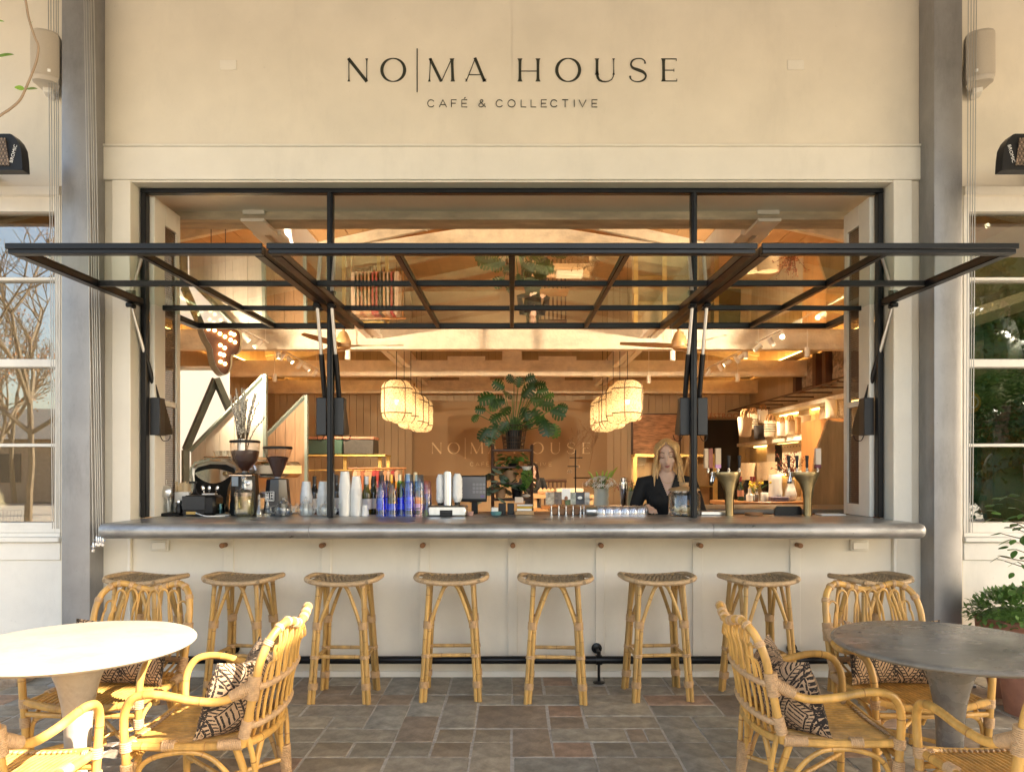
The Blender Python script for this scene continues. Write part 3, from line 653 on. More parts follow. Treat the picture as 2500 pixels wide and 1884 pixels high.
def make_stool():
    random.seed(11)
    t = thing('bar_stool', 'x', 'stool', group='cane bar stools along the counter')
    w, d = .222, .165
    def zz(x): return .726 + .024*(abs(x)/w)**2.2
    mb = MB(); ring = []
    for k in range(64):
        a = 2*math.pi*k/64; c, s = math.cos(a), math.sin(a); x = w*math.copysign(abs(c)**.55, c); y = d*math.copysign(abs(s)**.55, s); ring.append((x, y, zz(x)))
    P = spline(ring, 3, True); m = len(P); mb.tube(P, [.0155*(1.05 if k % 2 else .93) for k in range(m)], 9, closed=True); mb.build('seat_frame', WRAP, t)
    mb = MB(); nn = 13
    for k in range(nn):
        x = -.165+.33*k/(nn-1); pts = [(x, y, zz(x)+.004+.004*math.cos(y*60+k*math.pi)-.02*(1-(y/d)**2)*.25) for y in [(-d+.004)+(2*d-.008)*j/10 for j in range(11)]]
        mb.tube(pts, .0085, 6)
    for j in range(8):
        y = -d*.82+2*d*.82*j/7; pts = [(x, y, zz(x)+.003+.005*math.cos(k2*math.pi+j*math.pi)) for k2, x in enumerate([-.172+.344*q/26 for q in range(27)])]
        mb.tube(pts, .0055, 5)
    for s in (-1, 1): mb.tube([(s*.172, y, zz(.172)) for y in (-d, 0, d)], .011, 7)
    mb.build('woven_seat', ROPE, t, kind='stuff')
    F = lambda sx, sy, z: Vector((sx*(.180-.045*z/.72), sy*(.152-.042*z/.72), z))
    for sx in (-1, 1):
        for sy in (-1, 1):
            mb = MB(); cane(mb, [F(sx, sy, 0), F(sx, sy, .745)], .0138, .23, smooth=False)
            for ox, oy in ((-sx*.024, 0), (0, -sy*.024)):
                o = Vector((ox, oy, 0)); cane(mb, [F(sx, sy, .003)+o, F(sx, sy, .47)+o*.95], .0118, .25, smooth=False)
            mb.build('leg', [CANES, CANESJ], t)
            c = Vector((-sx*.011, -sy*.011, 0))
            ties(t, 'binding', (F(sx, sy, .085)+c, F(sx, sy, .125)+c, .030), (F(sx, sy, .445)+c, F(sx, sy, .49)+c, .030), (F(sx, sy, .268)+c, F(sx, sy, .290)+c, .030), (F(sx, sy, .70), F(sx, sy, .735), .0165))
    for ax in (0, 1):
        for s in (-1, 1):
            mb = MB(); pts = []
            for u, z in ((-1, .465), (-.86, .53), (-.62, .62), (-.40, .685), (-.2, .712), (0, .718), (.2, .712), (.40, .685), (.62, .62), (.86, .53), (1, .465)):
                q = F(1, 1, z); pts.append((u*(q.x-.024), s*q.y, z) if ax == 0 else (s*q.x, u*(q.y-.024), z))
            cane(mb, pts, .0115, .19); mb.build('arched_brace', [CANES, CANESJ], t)
            mb = MB(); q = F(1, 1, .28); cane(mb, [(-q.x+.02, s*(q.y-.012), .28), (q.x-.02, s*(q.y-.012), .28)] if ax == 0 else [(s*(q.x-.012), -q.y+.02, .272), (s*(q.x-.012), q.y-.02, .272)], .0115, .17, smooth=False); mb.build('stretcher', [CANES, CANESJ], t)
    return t
stool = make_stool()
near = ['beside the grey column next to the bright table', 'behind the bright table, in front of the printer', 'in front of the clear cup stacks', 'in front of the coloured tumblers', 'in front of the plant ladder', 'in front of the woman in black', 'below the first brass tap tower', 'beside the grey column behind the grey table']
for k, (px, rz) in enumerate(((353, -12), (590, -7), (841, -1), (1101, 2), (1356, -3), (1607, 4), (1853, 9), (2130, 14))):
    o = stool if k == 0 else copy_tree(stool)
    moved(o, (XX(px, 4.53), 4.56+.025*math.sin(k*2.7), 0), R(rz), 'woven cane bar stool ' + near[k])

# ---------------------------------------------------------------- cane armchair
def make_chair():
    random.seed(5)
    t = thing('cane_armchair', 'x', 'armchair', group='cane armchairs around the tables')
    C = [CANE, CANEJ]; q = lambda w, f, z: Vector((w, f, z))     # w across, f forward (+y), z up
    hoop = [(.235, -.15, .355), (.25, -.18, .48), (.252, -.205, .60), (.25, -.225, .69), (.232, -.255, .765), (.19, -.285, .808), (.14, -.30, .815), (.07, -.305, .795), (0, -.307, .782)]
    hp = [q(*p) for p in hoop] + [q(-p[0], p[1], p[2]) for p in hoop[-2::-1]]
    mb = MB(); cane(mb, hp, .0165, .27, 10, 5); mb.build('back_hoop', C, t)
    def band(z, f0, f1, w): return [q(w*math.sin(a), f0-(f0-f1)*(math.cos(a)**1.0), z) for a in [R(-90+180*k/12) for k in range(13)]]
    b1 = band(.585, -.20, -.262, .25); b2 = band(.435, -.17, -.235, .243)
    mb = MB(); wrap_path(mb, b1, .0145); mb.build('back_band', BIND, t)
    mb = MB(); wrap_path(mb, b2, .0145); mb.build('back_band', BIND, t)
    def on(b, u):
        x = (u+1)/2*(len(b)-1); i = min(int(x), len(b)-2); return b[i].lerp(b[i+1], x-i)
    # loops above the upper band
    for k in range(8):
        u = -.875+.25*k; du = .125
        wv = u*.225; top = .80-.055*abs(u)**4-.012*math.exp(-(u/.35)**2); 
        if abs(u) > .8: wv = math.copysign(.195, u); top = .735
        ft = -.292+.03*abs(u)
        lean = .75
        a = on(b1, max(-.97, u*lean-du*.55)); b = on(b1, min(.97, u*lean+du*.55)); hw = .027
        pts = [a, a.lerp(q(wv-hw*.8, ft, top), .5), q(wv-hw, ft, top-.055), q(wv-hw*.7, ft, top-.02), q(wv, ft, top-.006), q(wv+hw*.7, ft, top-.02), q(wv+hw, ft, top-.055), b.lerp(q(wv+hw*.8, ft, top), .5), b]
        mb = MB(); mb.tube(spline(pts, 4), .0062, 6); mb.build('spindle_loop', CANE, t)
    mb = MB()
    for k in range(12):
        u = -.9+1.8*k/11; a = on(b1, u); b = on(b2, u*.98); c = q(u*.225, -.10-.115*math.cos(u*1.35), .362); mb.tube(spline([a, a.lerp(b, .5)+Vector((0, .003, 0)), b, c], 3), .0062, 6)
    mb.build('back_rods', CANE, t, kind='stuff')
    H = spline(hp, 5); n = len(H)
    for fr_ in (.30, .36, .415, .46, .54, .585, .64, .70, .235, .765):
        i = int(fr_*(n-1)); ties(t, 'hoop_binding', (H[i-1].lerp(H[i], .3), H[i].lerp(H[i+1], .7), .0205, .006))
    for s in (-1, 1):
        arm = [(.245, -.215, .60), (.256, -.15, .562), (.268, -.07, .535), (.282, .03, .545), (.290, .12, .566), (.290, .19, .570), (.285, .245, .553), (.276, .278, .50), (.268, .285, .42), (.262, .28, .30), (.252, .27, .0)]
        mb = MB(); cane(mb, [q(s*p[0], p[1], p[2]) for p in arm], .0160, .24, 10, 5); mb.build('arm', C, t)
        ties(t, 'arm_binding', (q(s*.251, -.19, .54), q(s*.252, -.205, .63), .026, .007), (q(s*.247, -.205, .592), q(s*.262, -.115, .552), .030, .0075, {'r2': .021}),
             (q(s*.263, .282, .385), q(s*.262, .28, .345), .0225), (q(s*.262, .279, .30), q(s*.26, .277, .255), .0225), (q(s*.237, -.155, .39), q(s*.247, -.175, .46), .0225), (q(s*.245, .1, .362), q(s*.247, .15, .362), .0215),
             (q(s*.262, .28, .36), q(s*.215, .278, .357), .0235, {'r2': .021}), (q(s*.237, -.15, .365), q(s*.243, -.06, .362), .024, {'r2': .0195}))
        # rear leg: two rods running into a wrapped tapering foot
        mb = MB(); cane(mb, [q(s*.225, -.12, .35), q(s*.205, -.155, .22), q(s*.195, -.185, .10), q(s*.192, -.205, 0)], .015, .2); cane(mb, [q(s*.13, -.19, .35), q(s*.165, -.175, .24), q(s*.185, -.185, .12)], .012, .2)
        cane(mb, [q(s*.235, -.16, .42), q(s*.22, -.185, .30), q(s*.2, -.195, .15)], .011, .2)
        mb.build('rear_leg', C, t); mb = MB(); wrap(mb, q(s*.195, -.178, .20), q(s*.192, -.20, .03), .032, r2=.019); mb.build('leg_binding', BIND, t)
        # arched brace under the side rail
        mb = MB(); cane(mb, [q(s*.25, .262, .10), q(s*.25, .25, .24), q(s*.25, .20, .31), q(s*.25, .08, .338), q(s*.245, -.02, .32), q(s*.235, -.10, .24), q(s*.215, -.15, .12)], .010, .2); mb.build('side_brace', C, t)
    mb = MB(); cane(mb, [q(-.25, .245, .10), q(-.24, .262, .25), q(-.18, .265, .305), q(0, .268, .318), q(.18, .265, .305), q(.24, .262, .25), q(.25, .245, .10)], .010, .2); mb.build('front_brace', C, t)
    # seat frame and rods
    seat = [(.25, .27, .362), (.25, .1, .358), (.243, -.06, .358), (.215, -.16, .36), (.12, -.205, .362), (0, -.215, .362)]
    sp_ = [q(*p) for p in seat] + [q(-p[0], p[1], p[2]) for p in seat[-2::-1]]
    mb = MB(); cane(mb, sp_, .0160, .25, 9, 4); cane(mb, [q(-.255, .285, .372), q(-.13, .305, .352), q(0, .312, .345), q(.13, .305, .352), q(.255, .285, .372)], .0165, .25, 9, 5); cane(mb, [q(-.25, .282, .315), q(0, .285, .31), q(.25, .282, .315)], .013, .2); mb.build('seat_frame', C, t)
    mb = MB(); nr = 22
    for k in range(nr):
        w = -.225+.45*k/(nr-1); z = .368-.014*math.cos(w/.225*1.5); b = -.2+.09*(abs(w)/.225)**3
        mb.tube([q(w, .305, z-.006), q(w, .2, z), q(w, .05, z-.004), q(w, b, z-.004)], .0062, 6)
    mb.build('seat_rods', CANE, t, kind='stuff')
    mb = MB()
    for k in range(nr):
        w = -.225+.45*k/(nr-1); z = .368-.014*math.cos(w/.225*1.5)+.004; mb.ball((w, .292, z), (.0075, .012, .006), 6, 4)
    mb.tube([q(-.23, .24, .352), q(0, .24, .345), q(.23, .24, .352)], .006, 6); mb.build('rod_binding', BIND, t, kind='stuff')
    mb = MB(); cane(mb, [q(-.25, .268, .13), q(.185, -.18, .14)], .0105, .2, smooth=False); cane(mb, [q(.25, .268, .13), q(-.185, -.18, .14)], .0105, .2, smooth=False); mb.build('cross_stretcher', C, t)
    return t
chair = make_chair()
CH = [('A', (-1.93, 3.545), 178, 'cane armchair facing out between the bright table and the counter'), ('B', (-1.19, 3.02), 91, 'sunlit cane armchair turned side on beside the bright table'), ('C', (-1.815, 2.42), -2, 'cane armchair without cushion pulled up to the bright table'),
      ('D', (1.885, 3.545), 182, 'cane armchair facing out between the grey table and the counter'), ('E', (1.215, 3.055), -92, 'shaded cane armchair turned side on beside the grey table'), ('F', (1.80, 2.44), 4, 'cane armchair without cushion pulled up to the grey table')]
for k, (nm, (x, y), rz, lab) in enumerate(CH):
    o = chair if k == 0 else copy_tree(chair); moved(o, (x, y, 0), R(rz), lab)

# ---------------------------------------------------------------- cushions with a block printed pattern
def cushion_mat():
    m = M('block_print_cloth', (.47, .315, .19), .9, var=.1, sc=60, bump=.35, bsc=260)
    n = m.node_tree.nodes; l = m.node_tree.links; p = n['Principled BSDF']; base = p.inputs['Base Color'].links[0].from_socket
    tc = n.new('ShaderNodeTexCoord'); ns = n.new('ShaderNodeTexNoise'); ns.inputs['Scale'].default_value = 28; ns.inputs['Detail'].default_value = 2; l.new(tc.outputs['UV'], ns.inputs['Vector'])
    va = n.new('ShaderNodeVectorMath'); va.operation = 'MULTIPLY_ADD'; va.inputs[1].default_value = (.014, .014, 0); l.new(ns.outputs['Color'], va.inputs[0]); l.new(tc.outputs['UV'], va.inputs[2])
    sx = n.new('ShaderNodeSeparateXYZ'); l.new(va.outputs[0], sx.inputs[0])
    def mt(op, a, b=None, c=None):
        q = n.new('ShaderNodeMath'); q.operation = op
        for i, v in enumerate((a, b, c)):
            if v is None: continue
            if isinstance(v, (int, float)): q.inputs[i].default_value = v
            else: l.new(v, q.inputs[i])
        return q.outputs[0]
    def tri(v, f, ph=0): return mt('MULTIPLY', mt('ABSOLUTE', mt('SUBTRACT', mt('FRACT', mt('ADD', mt('MULTIPLY', v, f), ph)), .5)), 2)   # 0..1..0
    u, v = sx.outputs[0], sx.outputs[1]
    a = tri(u, 4.0); b = tri(v, 2.4)
    d = mt('ADD', a, b)                                         # diamonds
    def line(x, c, w): return mt('LESS_THAN', mt('ABSOLUTE', mt('SUBTRACT', x, c)), w)
    big = mt('MAXIMUM', line(d, 1.0, .07), line(d, .62, .05)); big = mt('MAXIMUM', big, line(d, 1.36, .055))
    inner = mt('MULTIPLY', mt('LESS_THAN', d, .50), mt('GREATER_THAN', tri(mt('ADD', u, mt('MULTIPLY', v, .55)), 26), .62))
    dots = mt('MULTIPLY', mt('GREATER_THAN', d, 1.46), mt('MULTIPLY', mt('GREATER_THAN', tri(u, 24), .45), mt('GREATER_THAN', tri(v, 20), .45)))
    stripe = mt('MULTIPLY', line(a, .96, .07), mt('GREATER_THAN', tri(v, 22), .45)); edge = mt('MAXIMUM', line(a, .84, .028), 0)
    hatch = mt('MULTIPLY', mt('MULTIPLY', mt('GREATER_THAN', d, .70), mt('LESS_THAN', d, .92)), mt('GREATER_THAN', tri(v, 34), .6))
    hatch2 = mt('MULTIPLY', mt('MULTIPLY', mt('GREATER_THAN', d, 1.09), mt('LESS_THAN', d, 1.30)), mt('GREATER_THAN', tri(mt('SUBTRACT', u, v), 20), .55))
    s = mt('MAXIMUM', mt('MAXIMUM', big, inner), mt('MAXIMUM', mt('MAXIMUM', dots, stripe), mt('MAXIMUM', edge, mt('MAXIMUM', hatch, hatch2))))
    wn = n.new('ShaderNodeTexNoise'); wn.inputs['Scale'].default_value = 90; l.new(tc.outputs['UV'], wn.inputs['Vector']); s = mt('MULTIPLY', s, mt('GREATER_THAN', wn.outputs['Fac'], .36))
    mx = n.new('ShaderNodeMix'); mx.data_type = 'RGBA'; l.new(s, mx.inputs[0]); l.new(base, mx.inputs[6]); mx.inputs[7].default_value = (.022, .016, .013, 1); l.new(mx.outputs[2], p.inputs['Base Color'])
    return m
CUSH = cushion_mat()
def cushion_mesh(w, h, th, bend):
    nu, nv = 26, 16; mb = MB(); vs = []; uv = []
    for sd in (1, -1):
        for j in range(nv+1):
            for i in range(nu+1):
                a, b = -1+2*i/nu, -1+2*j/nv
                f = max(0, (1-abs(a)**2.6)*(1-abs(b)**2.6))**.55; pin = 1-.05*(abs(a*b))**.5*0; 
                x = a*w/2*(1-.07*(1-abs(b)**2)*abs(a)**3); z = b*h/2*(1-.08*(1-abs(a)**2)*abs(b)**3)
                y = sd*th/2*f + bend*(a*a)*.10 + .004*math.sin(a*7+b*5)*f
                vs.append((x, y, z)); uv.append((i/nu, j/nv*h/w))
    fs = []; N = (nu+1)*(nv+1)
    for sd in (0, 1):
        for j in range(nv):
            for i in range(nu):
                q = [sd*N+j*(nu+1)+i, sd*N+j*(nu+1)+i+1, sd*N+(j+1)*(nu+1)+i+1, sd*N+(j+1)*(nu+1)+i]; fs.append(q if sd else q[::-1])
    mb.add(vs, fs); me = mb.mesh('cushion', CUSH, ang=80, fix=False); L = me.uv_layers.new(name='UVMap')
    for lp in me.loops: L.data[lp.index].uv = uv[lp.vertex_index]
    return me
cme = cushion_mesh(.49, .31, .15, 1.0)
for nm, w in (('A', 'facing out behind the bright table'), ('B', 'side on beside the bright table'), ('D', 'facing out behind the grey table'), ('E', 'side on beside the grey table')):
    c = next(x for x in CH if x[0] == nm); rz = R(c[2]); off = Matrix.Rotation(rz, 3, 'Z') @ Vector((0, -.105, 0))
    o = put('cushion', cme, None, 'patterned cushion on the armchair ' + w, 'cushion', 'patterned cushions on the armchairs')
    o.location = (c[1][0]+off.x, c[1][1]+off.y, .495); o.rotation_euler = Euler((R(17), R(random.uniform(-1.5, 1.5)), rz))
# ---------------------------------------------------------------- round pedestal tables
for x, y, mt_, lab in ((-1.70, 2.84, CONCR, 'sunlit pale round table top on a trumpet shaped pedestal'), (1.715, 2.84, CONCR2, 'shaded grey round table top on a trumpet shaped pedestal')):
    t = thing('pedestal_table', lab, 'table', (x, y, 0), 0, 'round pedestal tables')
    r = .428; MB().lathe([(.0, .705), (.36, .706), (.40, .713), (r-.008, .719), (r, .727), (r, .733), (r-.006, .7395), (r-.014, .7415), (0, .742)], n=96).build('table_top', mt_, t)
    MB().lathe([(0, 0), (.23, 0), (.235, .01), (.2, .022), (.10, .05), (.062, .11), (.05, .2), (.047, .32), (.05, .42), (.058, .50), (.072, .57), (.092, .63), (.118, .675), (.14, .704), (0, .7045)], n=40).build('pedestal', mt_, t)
# ================================================================ things on the counter and the work bench behind it
CY = 5.27
k5 = CY/FPX
def at(px, Y=CY, z=None): return Vector((XX(px, Y), Y, CZ if z is None else z))
def HT(py, Y=CY): return ZZ(py, Y)
# work benches behind the counter
BENCH = M('bench_top', (.24, .22, .20), .3, metal=.5, var=.2, sc=5)
bn = thing('work_bench', 'low steel work bench behind the coffee grinders', 'bench'); MB().cbox(-2.5, .42, 5.55, 6.35, 1.02, 1.06, .006).build('bench_top', BENCH, bn); MB().box(-2.45, .4, 5.6, 6.3, 0, 1.018).build('cabinet', WOODM, bn)
bn = thing('work_bench', 'steel and timber bench behind the woman in black', 'bench'); MB().cbox(.45, 3.3, 6.15, 7.0, 1.05, 1.09, .006).build('bench_top', BENCH, bn); MB().box(.5, 3.25, 6.2, 6.95, 0, 1.048).build('cabinet', WOODM, bn)
# --- tray with tools jar
c = at(412, 5.29); MB().cbox(c.x-.105, c.x+.105, c.y-.07, c.y+.07, CZ+.001, CZ+.022, .008).build('serving_tray', BLACKPL, None, 'thin black tray under the jar of bar tools', 'tray')
t = thing('tool_jar', 'glass jar holding strainers beside the black receipt printer', 'jar', (c.x, c.y, CZ+.0225))
MB().lathe([(.036, 0), (.038, .005), (.04, .10), (.038, .1), (.034, .006)], n=18).build('jar', GLASS, t)
mb = MB(); r_ = random.Random(4)
for i in range(12): a = r_.uniform(0, 6.28); mb.tube([(.01*math.cos(a), .01*math.sin(a), .01), (.03*math.cos(a), .03*math.sin(a), .12+r_.uniform(0, .06))], .003, 5)
mb.build('tool_handles', INOX, t, kind='stuff')
mb = MB(); mb.lathe([(.040, -.006), (.044, 0), (.044, .008), (.036, .006), (.02, .014), (0, .018)], (.0, -.038, .155), 22, (0, -1, .15)); mb.tube([(0, -.03, .11), (0, 0, .02)], .004, 6); mb.tube([(.0, -.03, .2), (-.008, -.02, .24)], .002, 5); mb.build('strainer', INOX, t)
t = thing('tamper', 'small black coffee tamper on the tray', 'tamper', (c.x+.085, c.y-.02, CZ+.0225)); MB().lathe([(.024, 0), (.026, .03), (.018, .05), (.016, .06)], n=16).build('base', BLACKPL, t); MB().lathe([(.016, .06), (.026, .075), (.024, .09), (0, .095)], n=16).build('knob', INOX, t)
# --- receipt printer
x0 = XX(447, 5.22); t = thing('receipt_printer', 'black boxy receipt printer with a white cable', 'printer', (x0, 5.20, CZ+.001))
MB().cbox(0, .165, 0, .005, .045, .145, .003).build('front_cover', DARKGREY, t); MB().cbox(.001, .235, .006, .17, .006, .15, .018).build('body', BLACKPL, t); MB().cbox(.005, .16, .001, .006, .006, .042, .002).build('base', BLACKPL, t)
MB().cbox(.03, .10, -.001, .001, .014, .034, .001).build('socket_plate', GOLDF, t)
MB().tube(spline([(.10, 0, .024), (.15, -.03, .012), (.2, -.04, .004), (.26, -.03, .004), (.31, .0, .004)], 6), .004, 6).build('cable', PAPER, t)
# --- stirrers, pump, spoons behind the printer
c = at(448, 5.42); t = thing('stirrer_box', 'white box full of wooden stirrers', 'box', (c.x, c.y, CZ+.001)); MB().cbox(-.055, .055, -.03, .03, 0, .17, .003).build('box', PAPER, t)
mb = MB(); r_ = random.Random(2)
for i in range(46): x = r_.uniform(-.05, .05); y = r_.uniform(-.022, .022); h = r_.uniform(.21, .25); mb.add([(x-.003, y, .05), (x+.003, y, .05), (x+.003+r_.uniform(-.01, .01), y+r_.uniform(-.006, .006), h), (x-.003+r_.uniform(-.01, .01), y, h)], [(0, 1, 2, 3)])
mb.build('stirrers', M('birch', (.72, .55, .33), .6), t, kind='stuff')
c = at(476, 5.40); t = thing('pump_bottle', 'black pump dispenser behind the receipt printer', 'bottle', (c.x, c.y, CZ)); MB().lathe([(.03, .001), (.032, .15), (.014, .17), (.012, .19)], n=16).build('bottle', BLACKPL, t); mb = MB(); mb.tube([(0, 0, .19), (0, 0, .235)], .006, 8); mb.cbox(-.045, .012, -.01, .01, .233, .25, .004); mb.build('pump_head', BLACKPL, t)
c = at(513, 5.42); t = thing('spoon_box', 'white box with steel spoons sticking up', 'box', (c.x, c.y, CZ+.001)); MB().cbox(-.05, .045, -.03, .03, 0, .158, .003).build('box', PAPER, t)
for i, (x, a) in enumerate(((-.04, -.1), (-.01, .05), (.025, .28), (-.025, -.25))):
    mb = MB(); mb.tube([(x, 0, .1), (x+a*.08, -.005, .175)], .0035, 6); mb.ball((x+a*.11, -.006, .195), (.014, .005, .022), 10, 6, Matrix.Rotation(a, 3, 'Y')); mb.build('spoon', CHROME, t)
OIL = M('oil_slick_steel', (.10, .22, .26), .15, metal=1, var=.9, sc=9)
c = at(546, 5.30); MB().cbox(c.x-.06, c.x+.065, c.y-.05, c.y+.05, CZ+.001, CZ+.016, .005).build('drip_tray', INOX, None, 'small steel tray under the rainbow coloured cup', 'tray')
c = at(538, 5.32); MB().lathe([(0, .0165), (.028, .0165), (.032, .03), (.032, .086), (.029, .086), (.028, .03)], c, 20).build('steel_cup', OIL, None, 'small rainbow tinted steel cup beside the printer', 'cup')
# --- espresso machine
t = thing('espresso_machine', 'chrome espresso machine with a black side panel and lens shaped badge', 'coffee machine', (XX(530, 5.75), 5.75, 1.061), R(-14)); t.scale = (1.18, 1.0, 1.10)
side = [(-.19, .0), (-.175, .12), (-.195, .30), (-.19, .345), (-.16, .375), (-.05, .40), (.09, .395), (.155, .365), (.17, .33), (.13, .27), (.10, .18), (.09, .08), (.11, .0)]
MB().prism(side, .5, (0, .5, 0)).build('body', INOX, t)
ins = [(a*.86-.002, .025+b*.86) for a, b in side]; mb = MB(); mb.prism(ins, .012, (0, .0, 0)); mb.build('side_panel', BLACKPL, t)
mb = MB(); mb.ribbon(side, .02, .02, (0, .004, 0), closed=True); mb.build('chrome_trim', CHROME, t)
lens = [(-.165+.30*u, .305+.03*math.sin(math.pi*u)-(.0)*u) for u in [i/10 for i in range(11)]] + [(.135-.30*u, .305-.075*math.sin(math.pi*u)**.8) for u in [i/10 for i in range(1, 10)]]
bd = MB().prism(lens, .01, (0, -.013, 0)).build('badge', CHROME, t); MB().lathe([(.016, 0), (.016, .006), (.010, .008)], (.075, -.0235, .30), 18, (0, -1, 0)).build('badge_ring', BRASS, bd)
MB().cbox(-.15, .14, .05, .48, .40, .425, .01).build('cup_rail', CHROME, t)
mb = MB(); mb.lathe([(.03, 0), (.035, .03), (.0, .05)], (.2, .25, .12), 16); mb.tube([(.2, .25, .16), (.32, .2, .15)], .012, 8); mb.build('group_head', CHROME, t); MB().cbox(.12, .40, .1, .5, .27, .39, .03).build('hood', CHROME, t); MB().cbox(.1, .42, .08, .5, .0, .05, .01).build('drip_base', INOX, t)
for i in range(5): MB().lathe([(.02, .426), (.034, .47), (.031, .47), (.018, .43)], (-.12+.055*i, .2, 0), 12).build('cup', GLASS, t)
# --- grinders
BEANS = M('coffee_beans', (.055, .022, .014), .5, var=.6, sc=120, bump=.8, bsc=160)
SMOKE = G('hopper_plastic', (.90, .87, .86))
NAVY = M('navy_casing', (.012, .016, .026), .28, var=.2, sc=12, coat=.2)
def grinder(px, lab, bodym, hop, wbase, wtop, hbody, name):
    c = at(px, 5.33); t = thing('coffee_grinder', lab, 'grinder', (c.x, c.y, CZ+.001))
    n = 8; mb = MB(); mb.lathe([(0, 0), (wbase, 0), (wbase*1.02, .01), (wtop, hbody), (wtop*.86, hbody+.008), (0, hbody+.009)], n=8, axis=None); mb.xf(Matrix.Rotation(R(22.5), 4, 'Z')); mb.build('casing', bodym, t, ang=20)
    MB().lathe([(.03, hbody+.0095), (.032, hbody+.02), (.028, hop[0][1])], n=20).build('collar', CHROME, t)
    MB().lathe(hop, n=32).build('hopper', SMOKE, t)
    zl = hop[-1][1]; rl = hop[-1][0]
    MB().lathe([(0, zl+.001), (rl+.004, zl+.001), (rl+.005, zl+.014), (rl-.004, zl+.02), (0, zl+.0205)], n=32).build('lid', BLACKPL, t)
    zf = hop[0][1]+(zl-hop[0][1])*.72
    hop = [h_ for q_ in range(len(hop)-1) for h_ in [(hop[q_][0]+(hop[q_+1][0]-hop[q_][0])*e_/6, hop[q_][1]+(hop[q_+1][1]-hop[q_][1])*e_/6) for e_ in range(6)]]
    bz = [(max(.002, r-.004), z) for r, z in hop if z < zf]; bz = bz + [(bz[-1][0]*.75, bz[-1][1]+.006), (0, bz[-1][1]+.012)]
    MB().lathe([(0, hop[0][1]+.002)] + bz, n=28).build('coffee_beans', BEANS, t)
    return t
g1 = grinder(598, 'black coffee grinder holding willow branches in its hopper', BLACKPL, [(.028, .325), (.03, .333), (.09, .40), (.102, .46), (.104, .53)], .105, .092, .30, 'a')
MB().lathe([(.034, .42), (.034, .555), (.031, .555), (.031, .42)], (0, -.055, 0), 20).build('steel_tube', INOX, g1); MB().cbox(.03, .088, -.099, -.094, .19, .26, .01).build('dial_plate', INOX, g1); MB().lathe([(.018, 0), (.018, .01), (.012, .014)], (.055, -.099, .235), 16, (0, -1, 0)).build('dial', CHROME, g1)
MB().cbox(-.06, -.012, -.0995, -.0965, .215, .285, .003).build('display', M('display_blue', (.20, .28, .36), .15), g1); MB().cbox(-.085, .085, -.096, .085, .285, .302, .006).build('chrome_band', CHROME, g1)
g2 = grinder(678, 'navy coffee grinder with a white square badge', NAVY, [(.026, .278), (.03, .29), (.06, .37), (.094, .45), (.101, .485)], .098, .078, .262, 'b')
lb = MB(); lb.add([(-.058, -.0915, .11), (.004, -.0915, .11), (.004, -.0915, .175), (-.058, -.0915, .175)], [(0, 1, 2, 3)]); 
mb = MB(); 
for a, b in (((-.058, .11), (.004, .11)), ((.004, .11), (.004, .175)), ((.004, .175), (-.058, .175)), ((-.058, .175), (-.058, .11))): mb.ribbon([a, b], .003, .001, (0, -.0965, 0))
for row, zz in ((0, .145), (1, .123)):
    for q in range(2):
        m_ = text_mb('M', .030, 1, 1.05); m_.xf(Matrix.Translation((-.042+.030*q, -.0972, zz))); mb.add(m_.v, m_.f)
mb.ribbon([(-.05, .1155), (-.004, .1155)], .004, .001, (0, -.0965, 0))
mb.build('badge', PAPER, g2)
# willow branches in the first grinder
t = thing('willow_branches', 'bunch of pussy willow branches standing in the grinder hopper', 'branches', g1.location + Vector((0, -.055, .44)))
r_ = random.Random(9); tw = MB(); bu = MB()
for i in range(46):
    a = r_.uniform(0, 6.28); sp = min(.16, abs(r_.gauss(0, .075))); h = r_.uniform(.30, .50)*(1-sp*.8); e = Vector((sp*1.25*math.cos(a), sp*.7*math.sin(a), h)); b0 = Vector((.02*math.cos(a), .02*math.sin(a), 0)); P = spline([b0, b0.lerp(e, .45)+Vector((-e.x*.08, 0, .03)), e], 6)
    tw.tube(P, [.0036-.0018*j/(len(P)-1) for j in range(len(P))], 4)
    nb = int(h*34)
    for q in range(nb):
        u = .40+.60*q/nb; p = P[min(len(P)-1, int(u*(len(P)-1)))].lerp(P[min(len(P)-1, int(u*(len(P)-1))+1)], (u*(len(P)-1)) % 1); o = Vector((r_.uniform(-1, 1), r_.uniform(-1, 1), .4)).normalized()*.005
        bu.ball(p+o, (.0062, .0062, .010), 5, 4)
tw.build('stems', TWIG, t, kind='stuff'); bu.build('catkins', BUD, t, kind='stuff', fix=False)
